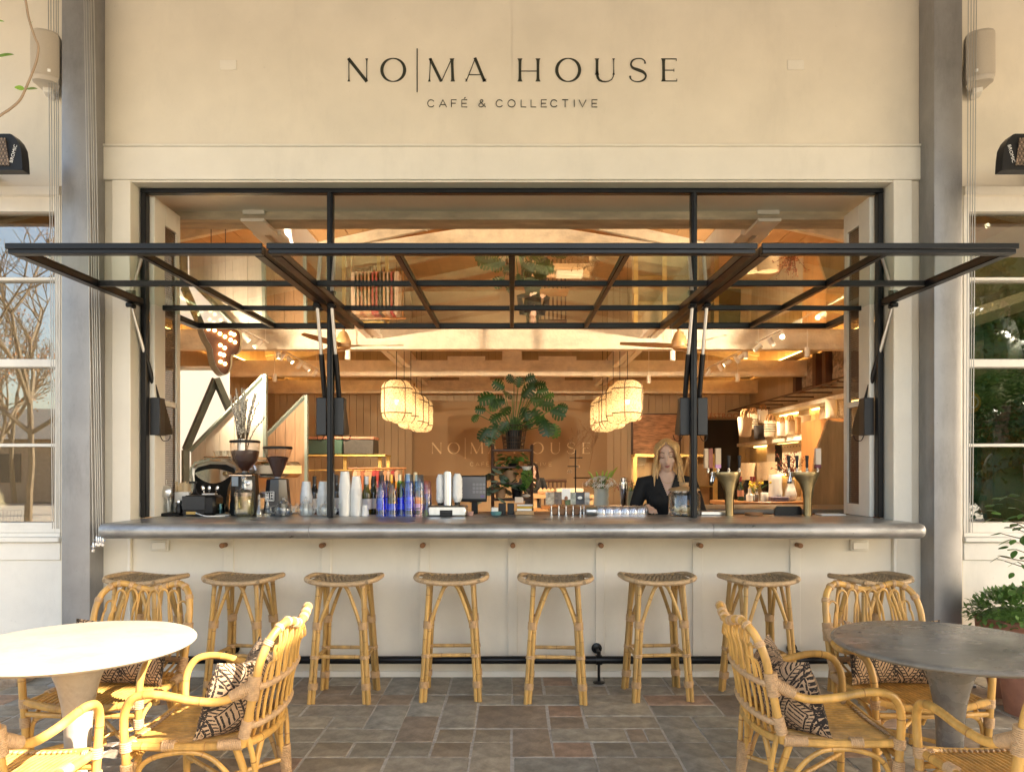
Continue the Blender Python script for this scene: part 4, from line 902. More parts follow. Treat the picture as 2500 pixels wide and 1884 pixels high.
# --- decanter, cruets, teapots
CORD = G('cordial', (.95, .92, .70), .05)
c = at(596, 5.18); t = thing('glass_decanter', 'square glass decanter with a stopper and pale cordial', 'decanter', (c.x, c.y, CZ+.001))
MB().cbox(-.06, .06, -.045, .045, 0, .19, .018).build('body', GLASS, t); MB().cbox(-.054, .054, -.039, .039, .006, .145, .012).build('cordial', CORD, t)
MB().lathe([(.04, .19), (.022, .205), (.018, .235), (.024, .24), (.02, .242)], n=18).build('neck', GLASS, t); MB().lathe([(.014, .235), (.018, .25), (.022, .275), (.012, .295), (0, .298)], n=16).build('stopper', GLASS, t)
for px, sc_, lab in ((633, 1.0, 'slim glass cruet with a bell shaped base'), (653, .93, 'stepped glass cruet beside the decanter')):
    c = at(px, 5.17); t = thing('glass_cruet', lab, 'cruet', (c.x, c.y, CZ+.001)); b = .026*sc_
    MB().lathe([(b, 0), (b, .02), (b*.75, .05), (b*.45, .075), (b*.35, .11), (b*.5, .118)] if sc_ == 1 else [(b, 0), (b*1.05, .02), (b*.7, .03), (b*.85, .05), (b*.5, .06), (b*.65, .08), (b*.35, .1), (b*.4, .115)], n=16).build('bottle', GLASS, t); MB().lathe([(b*.4, .118), (b*.55, .13), (b*.3, .15), (b*.4, .158), (0, .165)], n=14).build('stopper', GLASS, t)
for px, s_, lab in ((693, 1.0, 'glass teapot beside the navy grinder'), (747, .92, 'glass teapot in front of the first clear cup stack'), (801, .86, 'glass teapot behind the window post')):
    c = at(px, 5.20); t = thing('glass_teapot', lab, 'teapot', (c.x, c.y, CZ+.001), 0, 'glass teapots on the counter'); r = .066*s_
    MB().lathe([(r*.55, 0), (r*.9, .012), (r*1.08, .04), (r*1.05, .062), (r*.8, .085), (r*.5, .095)], n=28).build('pot', GLASS, t); MB().lathe([(r*.52, .096), (r*.45, .11), (r*.15, .118), (.009, .122), (.012, .132), (0, .142)], n=20).build('lid', GLASS, t)
    MB().lathe([(r*.33, .01), (r*.33, .09)], n=16).build('infuser', GLASS, t); MB().tube(spline([(r*.9, 0, .03), (r*1.3, 0, .06), (r*1.45, 0, .095)], 5), [.012, .011, .010, .009, .009, .008, .008, .008, .008, .008, .008][:11], 10).build('spout', GLASS, t)
    MB().tube(spline([(-r*.95, 0, .075), (-r*1.4, 0, .07), (-r*1.35, 0, .03), (-r*1.02, 0, .025)], 5), .005, 7).build('handle', GLASS, t)
# --- cup stacks: every cup a part
CLEAR = M('clear_plastic', (.62, .65, .67), .15, var=.1, sc=30, coat=.5)
def cup_stack(px, Y, n, rt, rb, h, pitch, mat, name, lab, cat, grp=None):
    c = at(px, Y); t = thing(name, lab, cat, (c.x, c.y, CZ+.001), 0, grp)
    me = MB().lathe([(rt, 0), (rt*1.04, .002), (rt*1.04, .006), (rt, .007), (rb, h), (rb*.9, h+.001), (0, h+.001)], n=20).mesh('cup', mat)
    for i in range(n): put('cup', me, t, loc=(random.uniform(-.0006, .0006), 0, i*pitch))
    return t
cup_stack(748, 5.36, 26, .044, .030, .11, .0055, CLEAR, 'plastic_cup_stack', 'stack of clear plastic cups behind the glass teapot', 'cups')
cup_stack(789, 5.36, 26, .044, .030, .11, .0055, CLEAR, 'plastic_cup_stack', 'stack of clear plastic cups against the window post', 'cups')
cup_stack(842, 5.26, 30, .041, .030, .10, .0076, PAPER, 'paper_cup_stack', 'tallest stack of white paper cups by the window post', 'cups')
cup_stack(870, 5.26, 28, .039, .028, .095, .0071, PAPER, 'paper_cup_stack', 'second stack of white paper cups beside the single cup', 'cups')
c = at(892, 5.24); MB().lathe([(.027, 0), (.0285, .002), (.0285, .006), (.027, .007), (.019, .08), (0, .081)], c+Vector((0, 0, .001)), 18).build('paper_cup', PAPER, None, 'single small upturned white paper cup', 'cup')
# --- bottles on the bench
BOTG = M('bottle_green', (.018, .03, .012), .12, var=.2, sc=10, coat=.4); BOTY = M('bottle_olive', (.10, .095, .015), .12, var=.2, sc=10, coat=.4); BOTB = M('bottle_black', (.012, .012, .014), .12, coat=.4)
FOILG = M('gold_foil', (.60, .38, .10), .3, metal=.8, var=.1); FOILC = M('cream_foil', (.7, .6, .42), .35, metal=.5); FOILK = M('dark_foil', (.05, .04, .04), .4)
def bottle(px, Y, h, gm, fm, lab, z=1.061, label=PAPER, sh=.55, cat='bottle', grp='bottles behind the coloured tumblers'):
    t = thing('wine_bottle', lab, cat, (XX(px, Y), Y, z), 0, grp); r = .037
    MB().lathe([(0, 0), (r, .002), (r, h*sh), (r*.9, h*(sh+.06)), (r*.5, h*(sh+.17)), (.0145, h*(sh+.24)), (.0135, h*.94)], n=18).build('glass', gm, t)
    MB().lathe([(.0158, h*.80), (.0155, h*.97), (.017, h*.975), (.017, h), (0, h*1.002)], n=14).build('capsule', fm, t)
    if label: MB().lathe([(r+.0008, h*.18), (r+.0008, h*.44)], n=18).build('paper_label', label, t)
for a in ((895, 5.62, .31, BOTY, PAPER, 'olive wine bottle with a white capsule and label'), (912, 5.72, .31, BOTG, FOILK, 'dark bottle with a long dark capsule and wide white label'), (933, 5.62, .32, BOTG, FOILK, 'dark bottle behind the pink topped tumblers'), (955, 5.62, .325, BOTG, FOILG, 'sparkling wine bottle with gold foil'), (976, 5.62, .325, BOTG, FOILC, 'sparkling wine bottle with cream foil'), (996, 5.75, .33, BOTY, PAPER, 'pale capped bottle behind the blue tumblers'), (1014, 5.78, .34, BOTY, FOILC, 'cream topped bottle behind the tumblers'), (768, 5.7, .31, BOTB, FOILK, 'black bottle between the clear cup stacks'), (822, 5.7, .32, BOTB, FOILK, 'black bottle behind the window post')): bottle(*a)
# --- coloured tumblers in stacks
TB = {'b': G('tumbler_blue', (.36, .50, 1), .05), 'c': G('tumbler_sky', (.62, .80, 1), .05), 'a': G('tumbler_amber', (1, .74, .28), .05), 'p': G('tumbler_pink', (.97, .82, .93), .05), 'g': G('tumbler_green', (.42, .72, .36), .05)}
for px, Y, cols, lab in ((930, 5.22, 'bbcp', 'tumbler stack, blue below and pink on top'), (958, 5.21, 'bbaa', 'tumbler stack, blue below and amber on top'), (980, 5.27, 'bbbg', 'tumbler stack of blue with a green top'), (998, 5.20, 'bbbbc', 'tall tumbler stack all of blue'), (1024, 5.21, 'ppacc', 'tall tumbler stack of pink, amber and sky blue'), (1042, 5.27, 'gbpp', 'tumbler stack next to the steel box, green at the foot'), (944, 5.32, 'bbbb', 'tumbler stack of blue behind the others')):
    c = at(px, Y); t = thing('tumbler_stack', lab, 'tumblers', (c.x, c.y, CZ+.001), 0, 'stacks of coloured tumblers'); n = len(cols); hh = .115; pt = .046
    for i, ch in enumerate(cols):
        o = MB().lathe([(.038, 0), (.036, .02), (.0315, hh-.004), (.029, hh), (0, hh+.0005)], n=20).build('tumbler', TB[ch], t, loc=(random.uniform(-.001, .001), 0, i*pt))
# --- stainless bar washer with brushes
c = at(1093, 5.24); t = thing('glass_washer', 'stainless box with a steel column and two white bristle brushes', 'glass washer', (c.x, c.y, CZ+.001))
MB().cbox(-.138, .14, -.07, .12, 0, .078, .012).build('box', INOX, t); MB().cbox(-.05, .04, -.074, -.0705, .004, .046, .003).build('handle_recess', BLACKPL, t); MB().cbox(-.04, .03, -.0765, -.0745, .03, .038, .001).build('handle', DARKGREY, t)
mb = MB(); mb.lathe([(.032, .079), (.032, .30)], n=24); top = mb.v[24:]; 
for v in mb.v:
    if v.z > .2: v.z += -v.y*.7
mb.build('steel_column', INOX, t)
r_ = random.Random(8)
for x, w_, h0, h1 in ((-.055, .030, .085, .30), (.068, .036, .10, .305)):
    mb = MB(); n = 40; rows = 46; vs = []
    for q in range(rows+1):
        z = h0+(h1-h0)*q/rows; f = min(1, .55+(h1-z)/.035*.45, .6+(z-h0)/.03*.4)
        for k in range(n): a = 2*math.pi*k/n; rr = w_*f*r_.uniform(.90, 1.06); vs.append((x+rr*math.cos(a), .02+rr*math.sin(a), z+r_.uniform(-.003, .003)))
    mb.add(vs, [(q*n+k, q*n+(k+1) % n, (q+1)*n+(k+1) % n, (q+1)*n+k) for q in range(rows) for k in range(n)] + [[rows*n+k for k in range(n)]])
    mb.build('brush', PAPER, t, fix=False); MB().lathe([(.02, .079), (.022, h0+.01), (.01, h0+.02)], (x, .02, 0), 12).build('brush_base', BLACKPL, t)
# --- till screen
SCR = M('till_screen', (.20, .20, .22), .2, var=.05); t = thing('till_monitor', 'till monitor with a pale grey screen', 'monitor', (XX(1160, 5.9), 5.9, 1.061))
MB().cbox(-.115, .095, 0, .025, .10, .315, .006).build('bezel', BLACKPL, t); MB().box(-.105, .085, -.002, -.0005, .125, .303).build('screen', SCR, t); MB().cbox(-.03, .02, .012, .05, 0, .12, .005).build('stand', BLACKPL, t)
for i in range(4):
    for j in range(3): MB().box(-.02+.027*i, .002+.027*i, -.0035, -.0025, .17+.03*j, .192+.03*j).build('key', M('till_key', (.27, .27, .29), .3), t)
MB().box(.045, .075, -.0035, -.0025, .135, .155).build('pay_key', M('till_violet', (.16, .12, .32), .3), t)
# --- card holder with taps
t = thing('card_display', 'row of photo cards clipped above brass bar taps', 'display', (XX(1386, 5.34), 5.34, CZ+.001))
cl = [M('photo_%d' % i, c_, .5, var=.75, sc=s_) for i, (c_, s_) in enumerate((((.42, .36, .28), 26), ((.16, .12, .10), 30), ((.10, .14, .06), 40), ((.30, .32, .28), 24), ((.06, .065, .08), 14), ((.4, .4, .38), 18)))]
for i, (a, b, h0, h1, m_) in enumerate(((-.163, -.10, .075, .17, 0), (-.099, -.045, .08, .172, 1), (.021, .06, .078, .168, 3), (.061, .125, .078, .17, 4), (.126, .162, .076, .168, 5), (-.02, .02, .075, .12, 2))): MB().cbox(a, b, 0, .004, h0, h1, .001).build('photo_card', cl[m_], t)
MB().cbox(-.044, .02, -.006, -.002, .115, .195, .001).build('white_card', PAPER, t); MB().ball((-.012, -.012, .125), (.013, .005, .016)).build('egg_print', TERRA, t)
MB().ball((.09, -.0015, .128), (.018, .003, .012)).build('plate_print', PAPER, t)
for x in (-.12, -.065, -.012, .04, .095, .12): MB().lathe([(.0085, 0), (.0085, .03), (.005, .034), (.005, .07), (.009, .074)], (x, -.005, 0), 10).build('tap', CHROME, t)
MB().cbox(-.125, .10, .03, .12, .0, .055, .004).build('timber_rack', WOODM, t)
# --- upturned glasses, roll, jar of corks
c = at(1444, 5.24); mb = MB(); mb.lathe([(.0, 0), (.030, .002), (.034, .012), (.034, .07), (.030, .082), (0, .084)], (c.x-.04, c.y, CZ+.036), 20, (1, 0, .0)); mb.build('steel_shaker', INOX, None, 'small steel shaker lying beside the upturned glasses', 'shaker')
IRID = G('iridescent_glass', (.90, .92, .98), .08, .12)
gm = MB().lathe([(.038, 0), (.039, .02), (.035, .055), (.027, .072), (.02, .0745), (0, .0745)], n=20).mesh('tumbler', IRID)
for i in range(6):
    for j in range(2): put('upturned_glass', gm, None, 'iridescent glass upturned in rows before the woman in black', 'glass', 'upturned glasses', loc=at(1467+19.5*i+6*j, 5.20+.085*j)+Vector((0, 0, .001)))
c = at(1670, 5.25); t = thing('biscuit_jar', 'large glass jar with a turned wooden lid, full of dog biscuits', 'jar', (c.x, c.y, CZ+.001))
MB().lathe([(.10, 0), (.113, .012), (.114, .15), (.106, .165), (.098, .168), (.098, .182)], n=36).build('jar', GLASS, t)
MB().lathe([(0, .183), (.112, .183), (.114, .192), (.09, .203), (.045, .210), (.030, .216), (.036, .232), (.034, .242), (0, .244)], n=32).build('lid', WOODL, t)
r_ = random.Random(6)
for i in range(34):
    a = r_.uniform(0, 6.28); rr = .085*math.sqrt(r_.random()); z = .018+r_.random()*.05*(1-.3*rr/.085); d = Vector((r_.uniform(-1, 1), r_.uniform(-1, 1), r_.uniform(-.4, .4))).normalized()*.022; p = Vector((rr*math.cos(a), rr*math.sin(a), z)); mb = MB(); mb.tube([p-d, p-d*.6, p+d*.6, p+d], [.009, .0065, .0065, .009], 7); mb.build('biscuit', M('biscuit', (.58, .42, .22), .8, var=.15, sc=40) if i == 0 else MAT['biscuit'], t)
# --- brass tap towers
PINKW = M('tap_pink', (.62, .30, .52), .4); REDW = M('tap_red_wood', (.28, .07, .035), .4, var=.2, sc=10); PALEW = M('tap_pale_wood', (.66, .48, .30), .45, var=.1); PURP = M('tap_purple', (.14, .02, .05), .4); CREAMW = M('tap_cream', (.72, .58, .45), .45)
def tower(px, lab, hand):
    c = at(px, 5.27); t = thing('beer_tap_tower', lab, 'beer tap', (c.x, c.y, CZ+.001))
    mb = MB(); prof_ = [(0, 0, .030), (0, .12, .031), (0, .18, .038), (-.004, .235, .058), (-.010, .272, .080), (-.014, .295, .093), (-.015, .31, .096), (-.015, .318, .093)]
    vs = []; n = 24
    for (ox, z, r) in prof_:
        for q in range(n):
            a = 2*math.pi*q/n; vs.append((ox+r*math.cos(a), r*.62*math.sin(a) if r > .04 else r*.9*math.sin(a), z))
    mb.add(vs, [(i*n+q, i*n+(q+1) % n, (i+1)*n+(q+1) % n, (i+1)*n+q) for i in range(len(prof_)-1) for q in range(n)] + [list(range(n))[::-1], [(len(prof_)-1)*n+q for q in range(n)]]); mb.build('tower_body', BRASS, t)
    for i, (x, y, kind) in enumerate(hand):
        mb = MB(); mb.tube([(x, y, .312), (x, y, .345)], .008, 10); mb.lathe([(.012, .325), (.013, .332), (.009, .338)], (x, y, 0), 10); mb.build('tap_collar', CHROME, t)
        if kind == 'k':
            MB().lathe([(.006, .345), (.011, .36), (.010, .385), (.013, .42), (.0145, .436), (.0, .438)], (x, y, 0), 12, sy=.6).build('tap_handle', BLACKPL, t)
        else:
            A, B = {'r': (PALEW, REDW), 'p': (PALEW, PINKW), 'u': (CREAMW, PURP)}[kind]
            if kind == 'r': MB().cbox(x-.03, x-.002, y-.016, y+.016, .345, .488, .002).build('tap_handle', A, t); h2 = MB().cbox(x-.0015, x+.03, y-.018, y+.018, .345, .488, .002).build('tap_handle', B, t)
            else: MB().cbox(x-.02, x+.02, y-.016, y+.016, .372, .49, .002).build('tap_handle', A, t); MB().cbox(x-.02, x+.02, y-.016, y+.016, .345, .3715, .002).build('tap_handle', B, t)
    for (x, y, sx) in ((-.085, .02, -1), (-.06, .05, -1)):
        mb = MB(); mb.tube([(x, y, .30), (x-.035, y, .305)], .009, 10); mb.ball((x-.035, y, .305), .014); mb.tube([(x-.035, y, .32), (x-.035, y, .29)], .011, 10); mb.tube([(x-.035, y, .295), (x-.05, y-.01, .245)], [.010, .007], 10); mb.build('faucet', CHROME, t)
        MB().tube([(x-.05, y-.01, .246), (x-.053, y-.012, .236)], .009, 8).build('spout_tip', BLACKPL, t)
tower(1781, 'first brass tap tower with red and pink tap handles', [(-.155, 0, 'r'), (-.085, 0, 'p'), (-.005, 0, 'k'), (.072, 0, 'k')])
tower(1972, 'second brass tap tower with three black tap handles', [(-.138, 0, 'k'), (-.078, 0, 'k'), (-.005, 0, 'k'), (.072, 0, 'u')])
# --- small things on the worktop at the tap end
c = at(1840, 5.33); MB().lathe([(.064, .001), (.066, .008), (.064, .02), (0, .021)], c, 28).build('round_board', WOODM, None, 'small round wooden board between the tap towers', 'board')
c = at(1922, 5.36); mb = MB(); mb.prism([(-.10, 0), (.10, 0), (.10, .05), (.085, .065), (-.08, .065), (-.10, .045)], .02, (c.x, c.y, CZ+.001)); mb.build('folded_mat', BLACKPL, None, 'folded black bar mat between the tap towers', 'bar mat')
c = at(2030, 5.34); MB().cbox(c.x-.10, c.x+.08, c.y-.06, c.y+.06, CZ+.001, CZ+.012, .003).build('notebook', PAPER, None, 'white notebook lying beside the mesh shutter', 'notebook')
c = at(1770, 5.38); MB().cbox(c.x-.19, c.x+.02, c.y-.05, c.y+.05, CZ+.001, CZ+.03, .004).build('steel_sink_lip', INOX, None, 'bright steel tray behind the first tap tower', 'tray')
# --- small things around the till
SM = [('paper_box', 1208, 5.40, .05, .06, .055, PAPER, 'small white box below the plant ladder', 'box'), ('speaker_box', 1226, 5.42, .055, .06, .085, BLACKPL, 'small black box beside the teal bowl', 'box'), ('card_reader', 1247, 5.44, .05, .04, .085, BLACKPL, 'black card reader with a pale round dial', 'card reader')]
for nm, px, Y, w, d, h, m_, lab, cat in SM:
    c = at(px, Y); MB().cbox(c.x-w/2, c.x+w/2, c.y-d/2, c.y+d/2, CZ+.001, CZ+h, .003).build(nm, m_, None, lab, cat)
TEAL = M('teal_glaze', (.10, .26, .28), .3)
c = at(1211, 5.28); MB().lathe([(.026, .001), (.036, .006), (.042, .03), (.038, .03), (.03, .008), (0, .007)], c, 24, sx=1.0).build('teal_bowl', TEAL, None, 'small teal bowl on the counter below the plants', 'bowl')
c = at(1147, 5.30); MB().lathe([(.024, .001), (.028, .03), (.024, .03), (.02, .004), (0, .004)], c, 20).build('pink_cup', M('pink_glaze', (.55, .34, .30), .4), None, 'small pink cup beside the steel washer', 'cup')
for i, (h, m_, lab) in enumerate(((.016, PAPER, 'white book at the foot of the book pile'), (.014, M('book_yellow', (.62, .40, .05), .5), 'yellow book in the book pile'), (.010, PAPER, 'thin white book on top of the book pile'))):
    c = at(1280, 5.42); z = CZ+.03+.018*i; MB().cbox(c.x-.055, c.x+.055+.004*i, c.y-.04, c.y+.04, z, z+h, .002).build('book', m_, None, lab, 'book')
c = at(1280, 5.42); MB().cbox(c.x-.07, c.x+.07, c.y-.05, c.y+.05, CZ+.001, CZ+.029, .004).build('timber_block', WOODL, None, 'timber block under the pile of books', 'block')
c = at(1268, 5.46); MB().cbox(c.x-.035, c.x+.03, c.y, c.y+.012, CZ+.085, CZ+.13, .003).build('small_card', CREAMW, None, 'small cream card propped above the books', 'card')
# ================================================================ inside the room
# --- woven pendant shades
def shade_mat():
    m = bpy.data.materials.new('woven_shade'); m.use_nodes = True; n = m.node_tree.nodes; l = m.node_tree.links; n.remove(n['Principled BSDF'])
    tc = n.new('ShaderNodeTexCoord'); no = n.new('ShaderNodeTexNoise'); no.inputs['Scale'].default_value = 42; no.inputs['Detail'].default_value = 3; l.new(tc.outputs['Object'], no.inputs['Vector'])
    th = n.new('ShaderNodeMapRange'); th.inputs[1].default_value = .50; th.inputs[2].default_value = .56; l.new(no.outputs['Fac'], th.inputs[0])
    d = n.new('ShaderNodeBsdfDiffuse'); d.inputs[0].default_value = (.62, .50, .33, 1); tr = n.new('ShaderNodeBsdfTranslucent'); tr.inputs[0].default_value = (.80, .66, .44, 1); a = n.new('ShaderNodeMixShader'); a.inputs[0].default_value = .5; l.new(d.outputs[0], a.inputs[1]); l.new(tr.outputs[0], a.inputs[2])
    tp = n.new('ShaderNodeBsdfTransparent'); b = n.new('ShaderNodeMixShader'); mul = n.new('ShaderNodeMath'); mul.operation = 'MULTIPLY'; mul.inputs[1].default_value = .45; l.new(th.outputs[0], mul.inputs[0]); l.new(mul.outputs[0], b.inputs[0]); l.new(a.outputs[0], b.inputs[1]); l.new(tp.outputs[0], b.inputs[2]); l.new(b.outputs[0], n['Material Output'].inputs[0])
    return m
SHADE = shade_mat(); HOOPM = M('shade_hoop', (.10, .06, .03), .7); CORDM = M('black_cord', (.01, .01, .01), .6); BULBM = E('warm_bulb', (1, .72, .38), 6)
def pendant():
    t = thing('pendant_lamp', 'x', 'lamp', group='woven pendant lamps in two rows')
    pr = [(.05, .325), (.13, .318), (.19, .29), (.222, .235), (.232, .10), (.228, 0), (.232, -.10), (.222, -.20), (.20, -.27), (.15, -.305), (.09, -.315)]; mb = MB(); n = 26; vs = []; r_ = random.Random(1)
    for (r, z) in pr:
        for q in range(n):
            a = 2*math.pi*q/n; f = 1+.075*math.cos(4*a)+r_.uniform(-.02, .02); vs.append((r*f*math.cos(a), r*f*math.sin(a), z+r_.uniform(-.006, .006)))
    mb.add(vs, [(i*n+q, i*n+(q+1) % n, (i+1)*n+(q+1) % n, (i+1)*n+q) for i in range(len(pr)-1) for q in range(n)]); mb.build('shade', SHADE, t, ang=60)
    for z, r in ((.19, .236), (-.19, .232)):
        MB().tube([(r*(1+.055*math.cos(4*a))*math.cos(a), r*(1+.055*math.cos(4*a))*math.sin(a), z) for a in [2*math.pi*q/30 for q in range(30)]], .009, 5, closed=True).build('hoop', HOOPM, t)
    for k in range(4):
        a = R(45+90*k+12); MB().tube(spline([(r*1.0*math.cos(a), r*1.0*math.sin(a), z) for r, z in [(.13, .325), (.222, .25), (.228, .1), (.225, 0), (.228, -.1), (.218, -.22), (.14, -.31)]], 3), .008, 5).build('rib', HOOPM, t)
    MB().tube([(0, 0, .1), (0, 0, 2.25)], .0055, 6).build('cord', CORDM, t); MB().lathe([(.03, .02), (.055, .06), (.055, .09), (.02, .12)], n=12).build('socket', BLACKPL, t); MB().ball((0, 0, 0), (.034, .034, .045)).build('bulb', BULBM, t)
    MB().lathe([(.06, 2.24), (.06, 2.27)], n=16).build('ceiling_rose', BLACKPL, t)
    return t
pd = pendant(); first = True
PEND = []
for s, side in ((-1, 'on the till side'), (1, 'on the beer tap side')):
    for i, Y in enumerate((11.3, 12.1, 12.9, 13.7, 14.4)):
        o = pd if first else copy_tree(pd); first = False
        moved(o, (s*1.8, Y, 2.50+.02*math.sin(i*2.3)), R(20*i+s*13), 'woven pendant lamp in the row %s, %s from the counter' % (side, ['first', 'second', 'third', 'fourth', 'fifth'][i])); PEND.append((s*1.8, Y, 2.47))
# --- ceiling fans
FANW = M('fan_wood', (.40, .23, .10), .45, var=.2, sc=8)
def fan():
    t = thing('ceiling_fan', 'x', 'ceiling fan', group='timber ceiling fans')
    MB().lathe([(.02, .36), (.02, .17), (.05, .15), (.085, .07), (.095, .05), (.095, .02), (.09, .015), (.09, -.03), (.07, -.05), (0, -.052)], n=24).build('motor', FANW, t)
    for k in range(3):
        mb = MB(); a = R(120*k)
        def f(u, v): x = .07+.66*u; w = (.055+.05*math.sin(math.pi*min(1, u*1.1))**.8)*(1-.25*u); return Vector((x, (v-.5)*2*w*.6, -.005+.03*(v-.5)*(1-u*.5)+.02*u))
        mb.grid(f, 12, 3); n0 = len(mb.v); mb.grid(lambda u, v: f(u, v)-Vector((0, 0, .012)), 12, 3); mb.xf(Matrix.Rotation(a, 4, 'Z')); mb.build('blade', FANW, t, ang=60)
    return t
fn = fan()
for k, (x, y, z, rz, lab) in enumerate(((-2.06, 8.85, 2.95, 5, 'timber ceiling fan nearer the counter on the marquee sign side'), (2.04, 8.85, 2.95, 64, 'timber ceiling fan nearer the counter on the beer tap side'), (-2.06, 15.3, 2.9, 20, 'timber ceiling fan far inside beyond the first lamp row'), (2.04, 15.3, 2.9, 50, 'timber ceiling fan far inside beyond the second lamp row'))):
    moved(fn if k == 0 else copy_tree(fn), (x, y, z), R(rz), lab)
# --- track lights
LENS = E('spot_lens', (1, .8, .55), 4)
def track(name, s, y0, y1, heads, lab):
    t = thing('track_light', lab, 'track light', (s*3.5, 0, 3.24), 0, 'white track lights')
    MB().cbox(-.014, .014, y0, y1, 0, .02, .003).build('track_rail', WHITEP, t); MB().tube([(0, y0+.1, .02), (0, y0+.1, .6)], .004, 6).build('hanger', WHITEP, t); MB().tube([(0, y1-.1, .02), (0, y1-.1, .6)], .004, 6).build('hanger', WHITEP, t)
    for (yy, ax, ay, az) in heads:
        d = Vector((ax, ay, az)).normalized(); b = Vector((0, yy, -.07)); mb = MB(); mb.tube([(0, yy, 0), b], .008, 6); mb.tube([b-d*.055, b+d*.075], .036, 14); mb.build('spot_head', WHITEP, t); MB().lathe([(.028, 0), (0, .001)], b+d*.0755, 12, d).build('lens', LENS, t)
track('a', -1, 7.2, 10.4, ((7.4, .75, .7, .12), (8.2, .75, -.5, -.4), (9.5, .6, .3, -.7), (10.0, -.6, -.3, -.7)), 'white track light beside the marquee sign, run forward with added heads')  # front heads added to carry spots that brighten the near beams
track('b', -1, 10.75, 13.1, ((10.85, .05, .1, -.9), (11.05, -.5, .4, -.6), (11.4, .6, -.2, -.6), (11.95, -.6, .4, -.6), (12.3, .6, .2, -.6), (12.9, -.5, .3, -.6)), 'long white track light on the marquee sign side')
track('c', 1, 7.2, 10.4, ((7.4, -.75, .7, .12), (8.2, -.75, -.5, -.4), (9.4, -.2, -.6, -.3), (9.8, .5, .3, -.7), (10.3, -.6, .3, -.5)), 'white track light beside the mesh shutter, run forward with added heads')  # rail run forward here too, with added front heads
track('d', 1, 10.75, 13.1, ((10.85, .05, .1, -.9), (11.0, -.5, .3, -.5), (11.3, .5, .3, -.7), (11.75, -.6, .1, -.4), (12.2, .5, .3, -.7), (12.9, -.4, .3, -.7)), 'long white track light on the beer tap side')
for k, (px, py, Y, w) in enumerate(((670, 922, 13.0, 'near the plank screen'), (849, 866, 10.3, 'by the first channel beam'), (1971, 860, 10.3, 'above the bag shelves'), (1642, 868, 10.3, 'by the second channel beam'), (1801, 922, 13.0, 'over the vase table'), (1584, 926, 13.2, 'behind the second lamp row'))):
    c = W(px, py, Y); t = thing('spot_light', 'single white ceiling spot ' + w, 'spot light', c, 0, 'single white spots'); MB().lathe([(.036, -.07), (.038, -.07), (.038, .07), (0, .071)], n=14).build('head', WHITEP, t); MB().tube([(0, 0, .07), (0, 0, .6)], .006, 6).build('stem', WHITEP, t); MB().lathe([(.03, -.066), (0, -.065)], n=12).build('lens', LENS, t)
# --- marquee sign with bulbs
MS = .288*7.2/FPX; o0 = W(400, 480, 7.2)
def mq(x, y): return (x*MS, -y*MS)
out = [(490, 1505), (440, 1455), (412, 1390), (395, 1290), (350, 1215), (322, 1120), (340, 1010), (400, 962), (470, 958), (530, 995), (555, 1090), (635, 1125), (648, 1210), (635, 1290), (600, 1332), (568, 1335), (562, 1420), (535, 1490)]
op = [tuple(p.xy) for p in spline([(a*MS, -b*MS, 0) for a, b in out], 4, True)]
t = thing('marquee_sign', 'cactus shaped marquee sign with glowing bulbs hung from the ceiling', 'marquee sign', o0 + Vector((480*MS, 0, -1230*MS)), R(42))
sh = lambda P: [(a-480*MS, b+1230*MS) for a, b in P]
MARQ = M('marquee_brown', (.10, .035, .018), .5, var=.3, sc=12); MRIM = M('marquee_metal', (.42, .43, .42), .4, metal=.6, var=.2, sc=10)
MB().prism(sh(op), .02, (0, .02, 0)).build('face', MARQ, t, ang=50)
P = sh(op); n = len(P); mb = MB(); mb.add([(a, y, b) for y in (-.045, .11) for a, b in P] + [(a*1.015, y, b*1.015) for y in (-.045, .11) for a, b in P], [(i, (i+1) % n, n+(i+1) % n, n+i) for i in range(n)] + [(2*n+i, 2*n+(i+1) % n, 3*n+(i+1) % n, 3*n+i) for i in range(n)] + [(i, (i+1) % n, 2*n+(i+1) % n, 2*n+i) for i in range(n)]); mb.build('rim', MRIM, t)
MBULB = E('marquee_bulb', (1, .66, .28), 3.2)
for a, b in ((390, 985), (427, 1008), (385, 1058), (420, 1075), (475, 1050), (512, 1080), (375, 1138), (425, 1142), (470, 1165), (512, 1185), (562, 1150), (590, 1157), (560, 1206), (597, 1222), (473, 1262), (510, 1280), (473, 1335), (502, 1342), (475, 1400), (512, 1415)):
    x, z = sh([mq(a, b)])[0]; MB().ball((x, -.02, z), .019, 10, 6).build('bulb', MBULB, t)
for x in (-.08, .06): MB().tube([(x, .03, .2), (x, .03, 1.2)], .004, 5).build('hanger', BLACK, t)
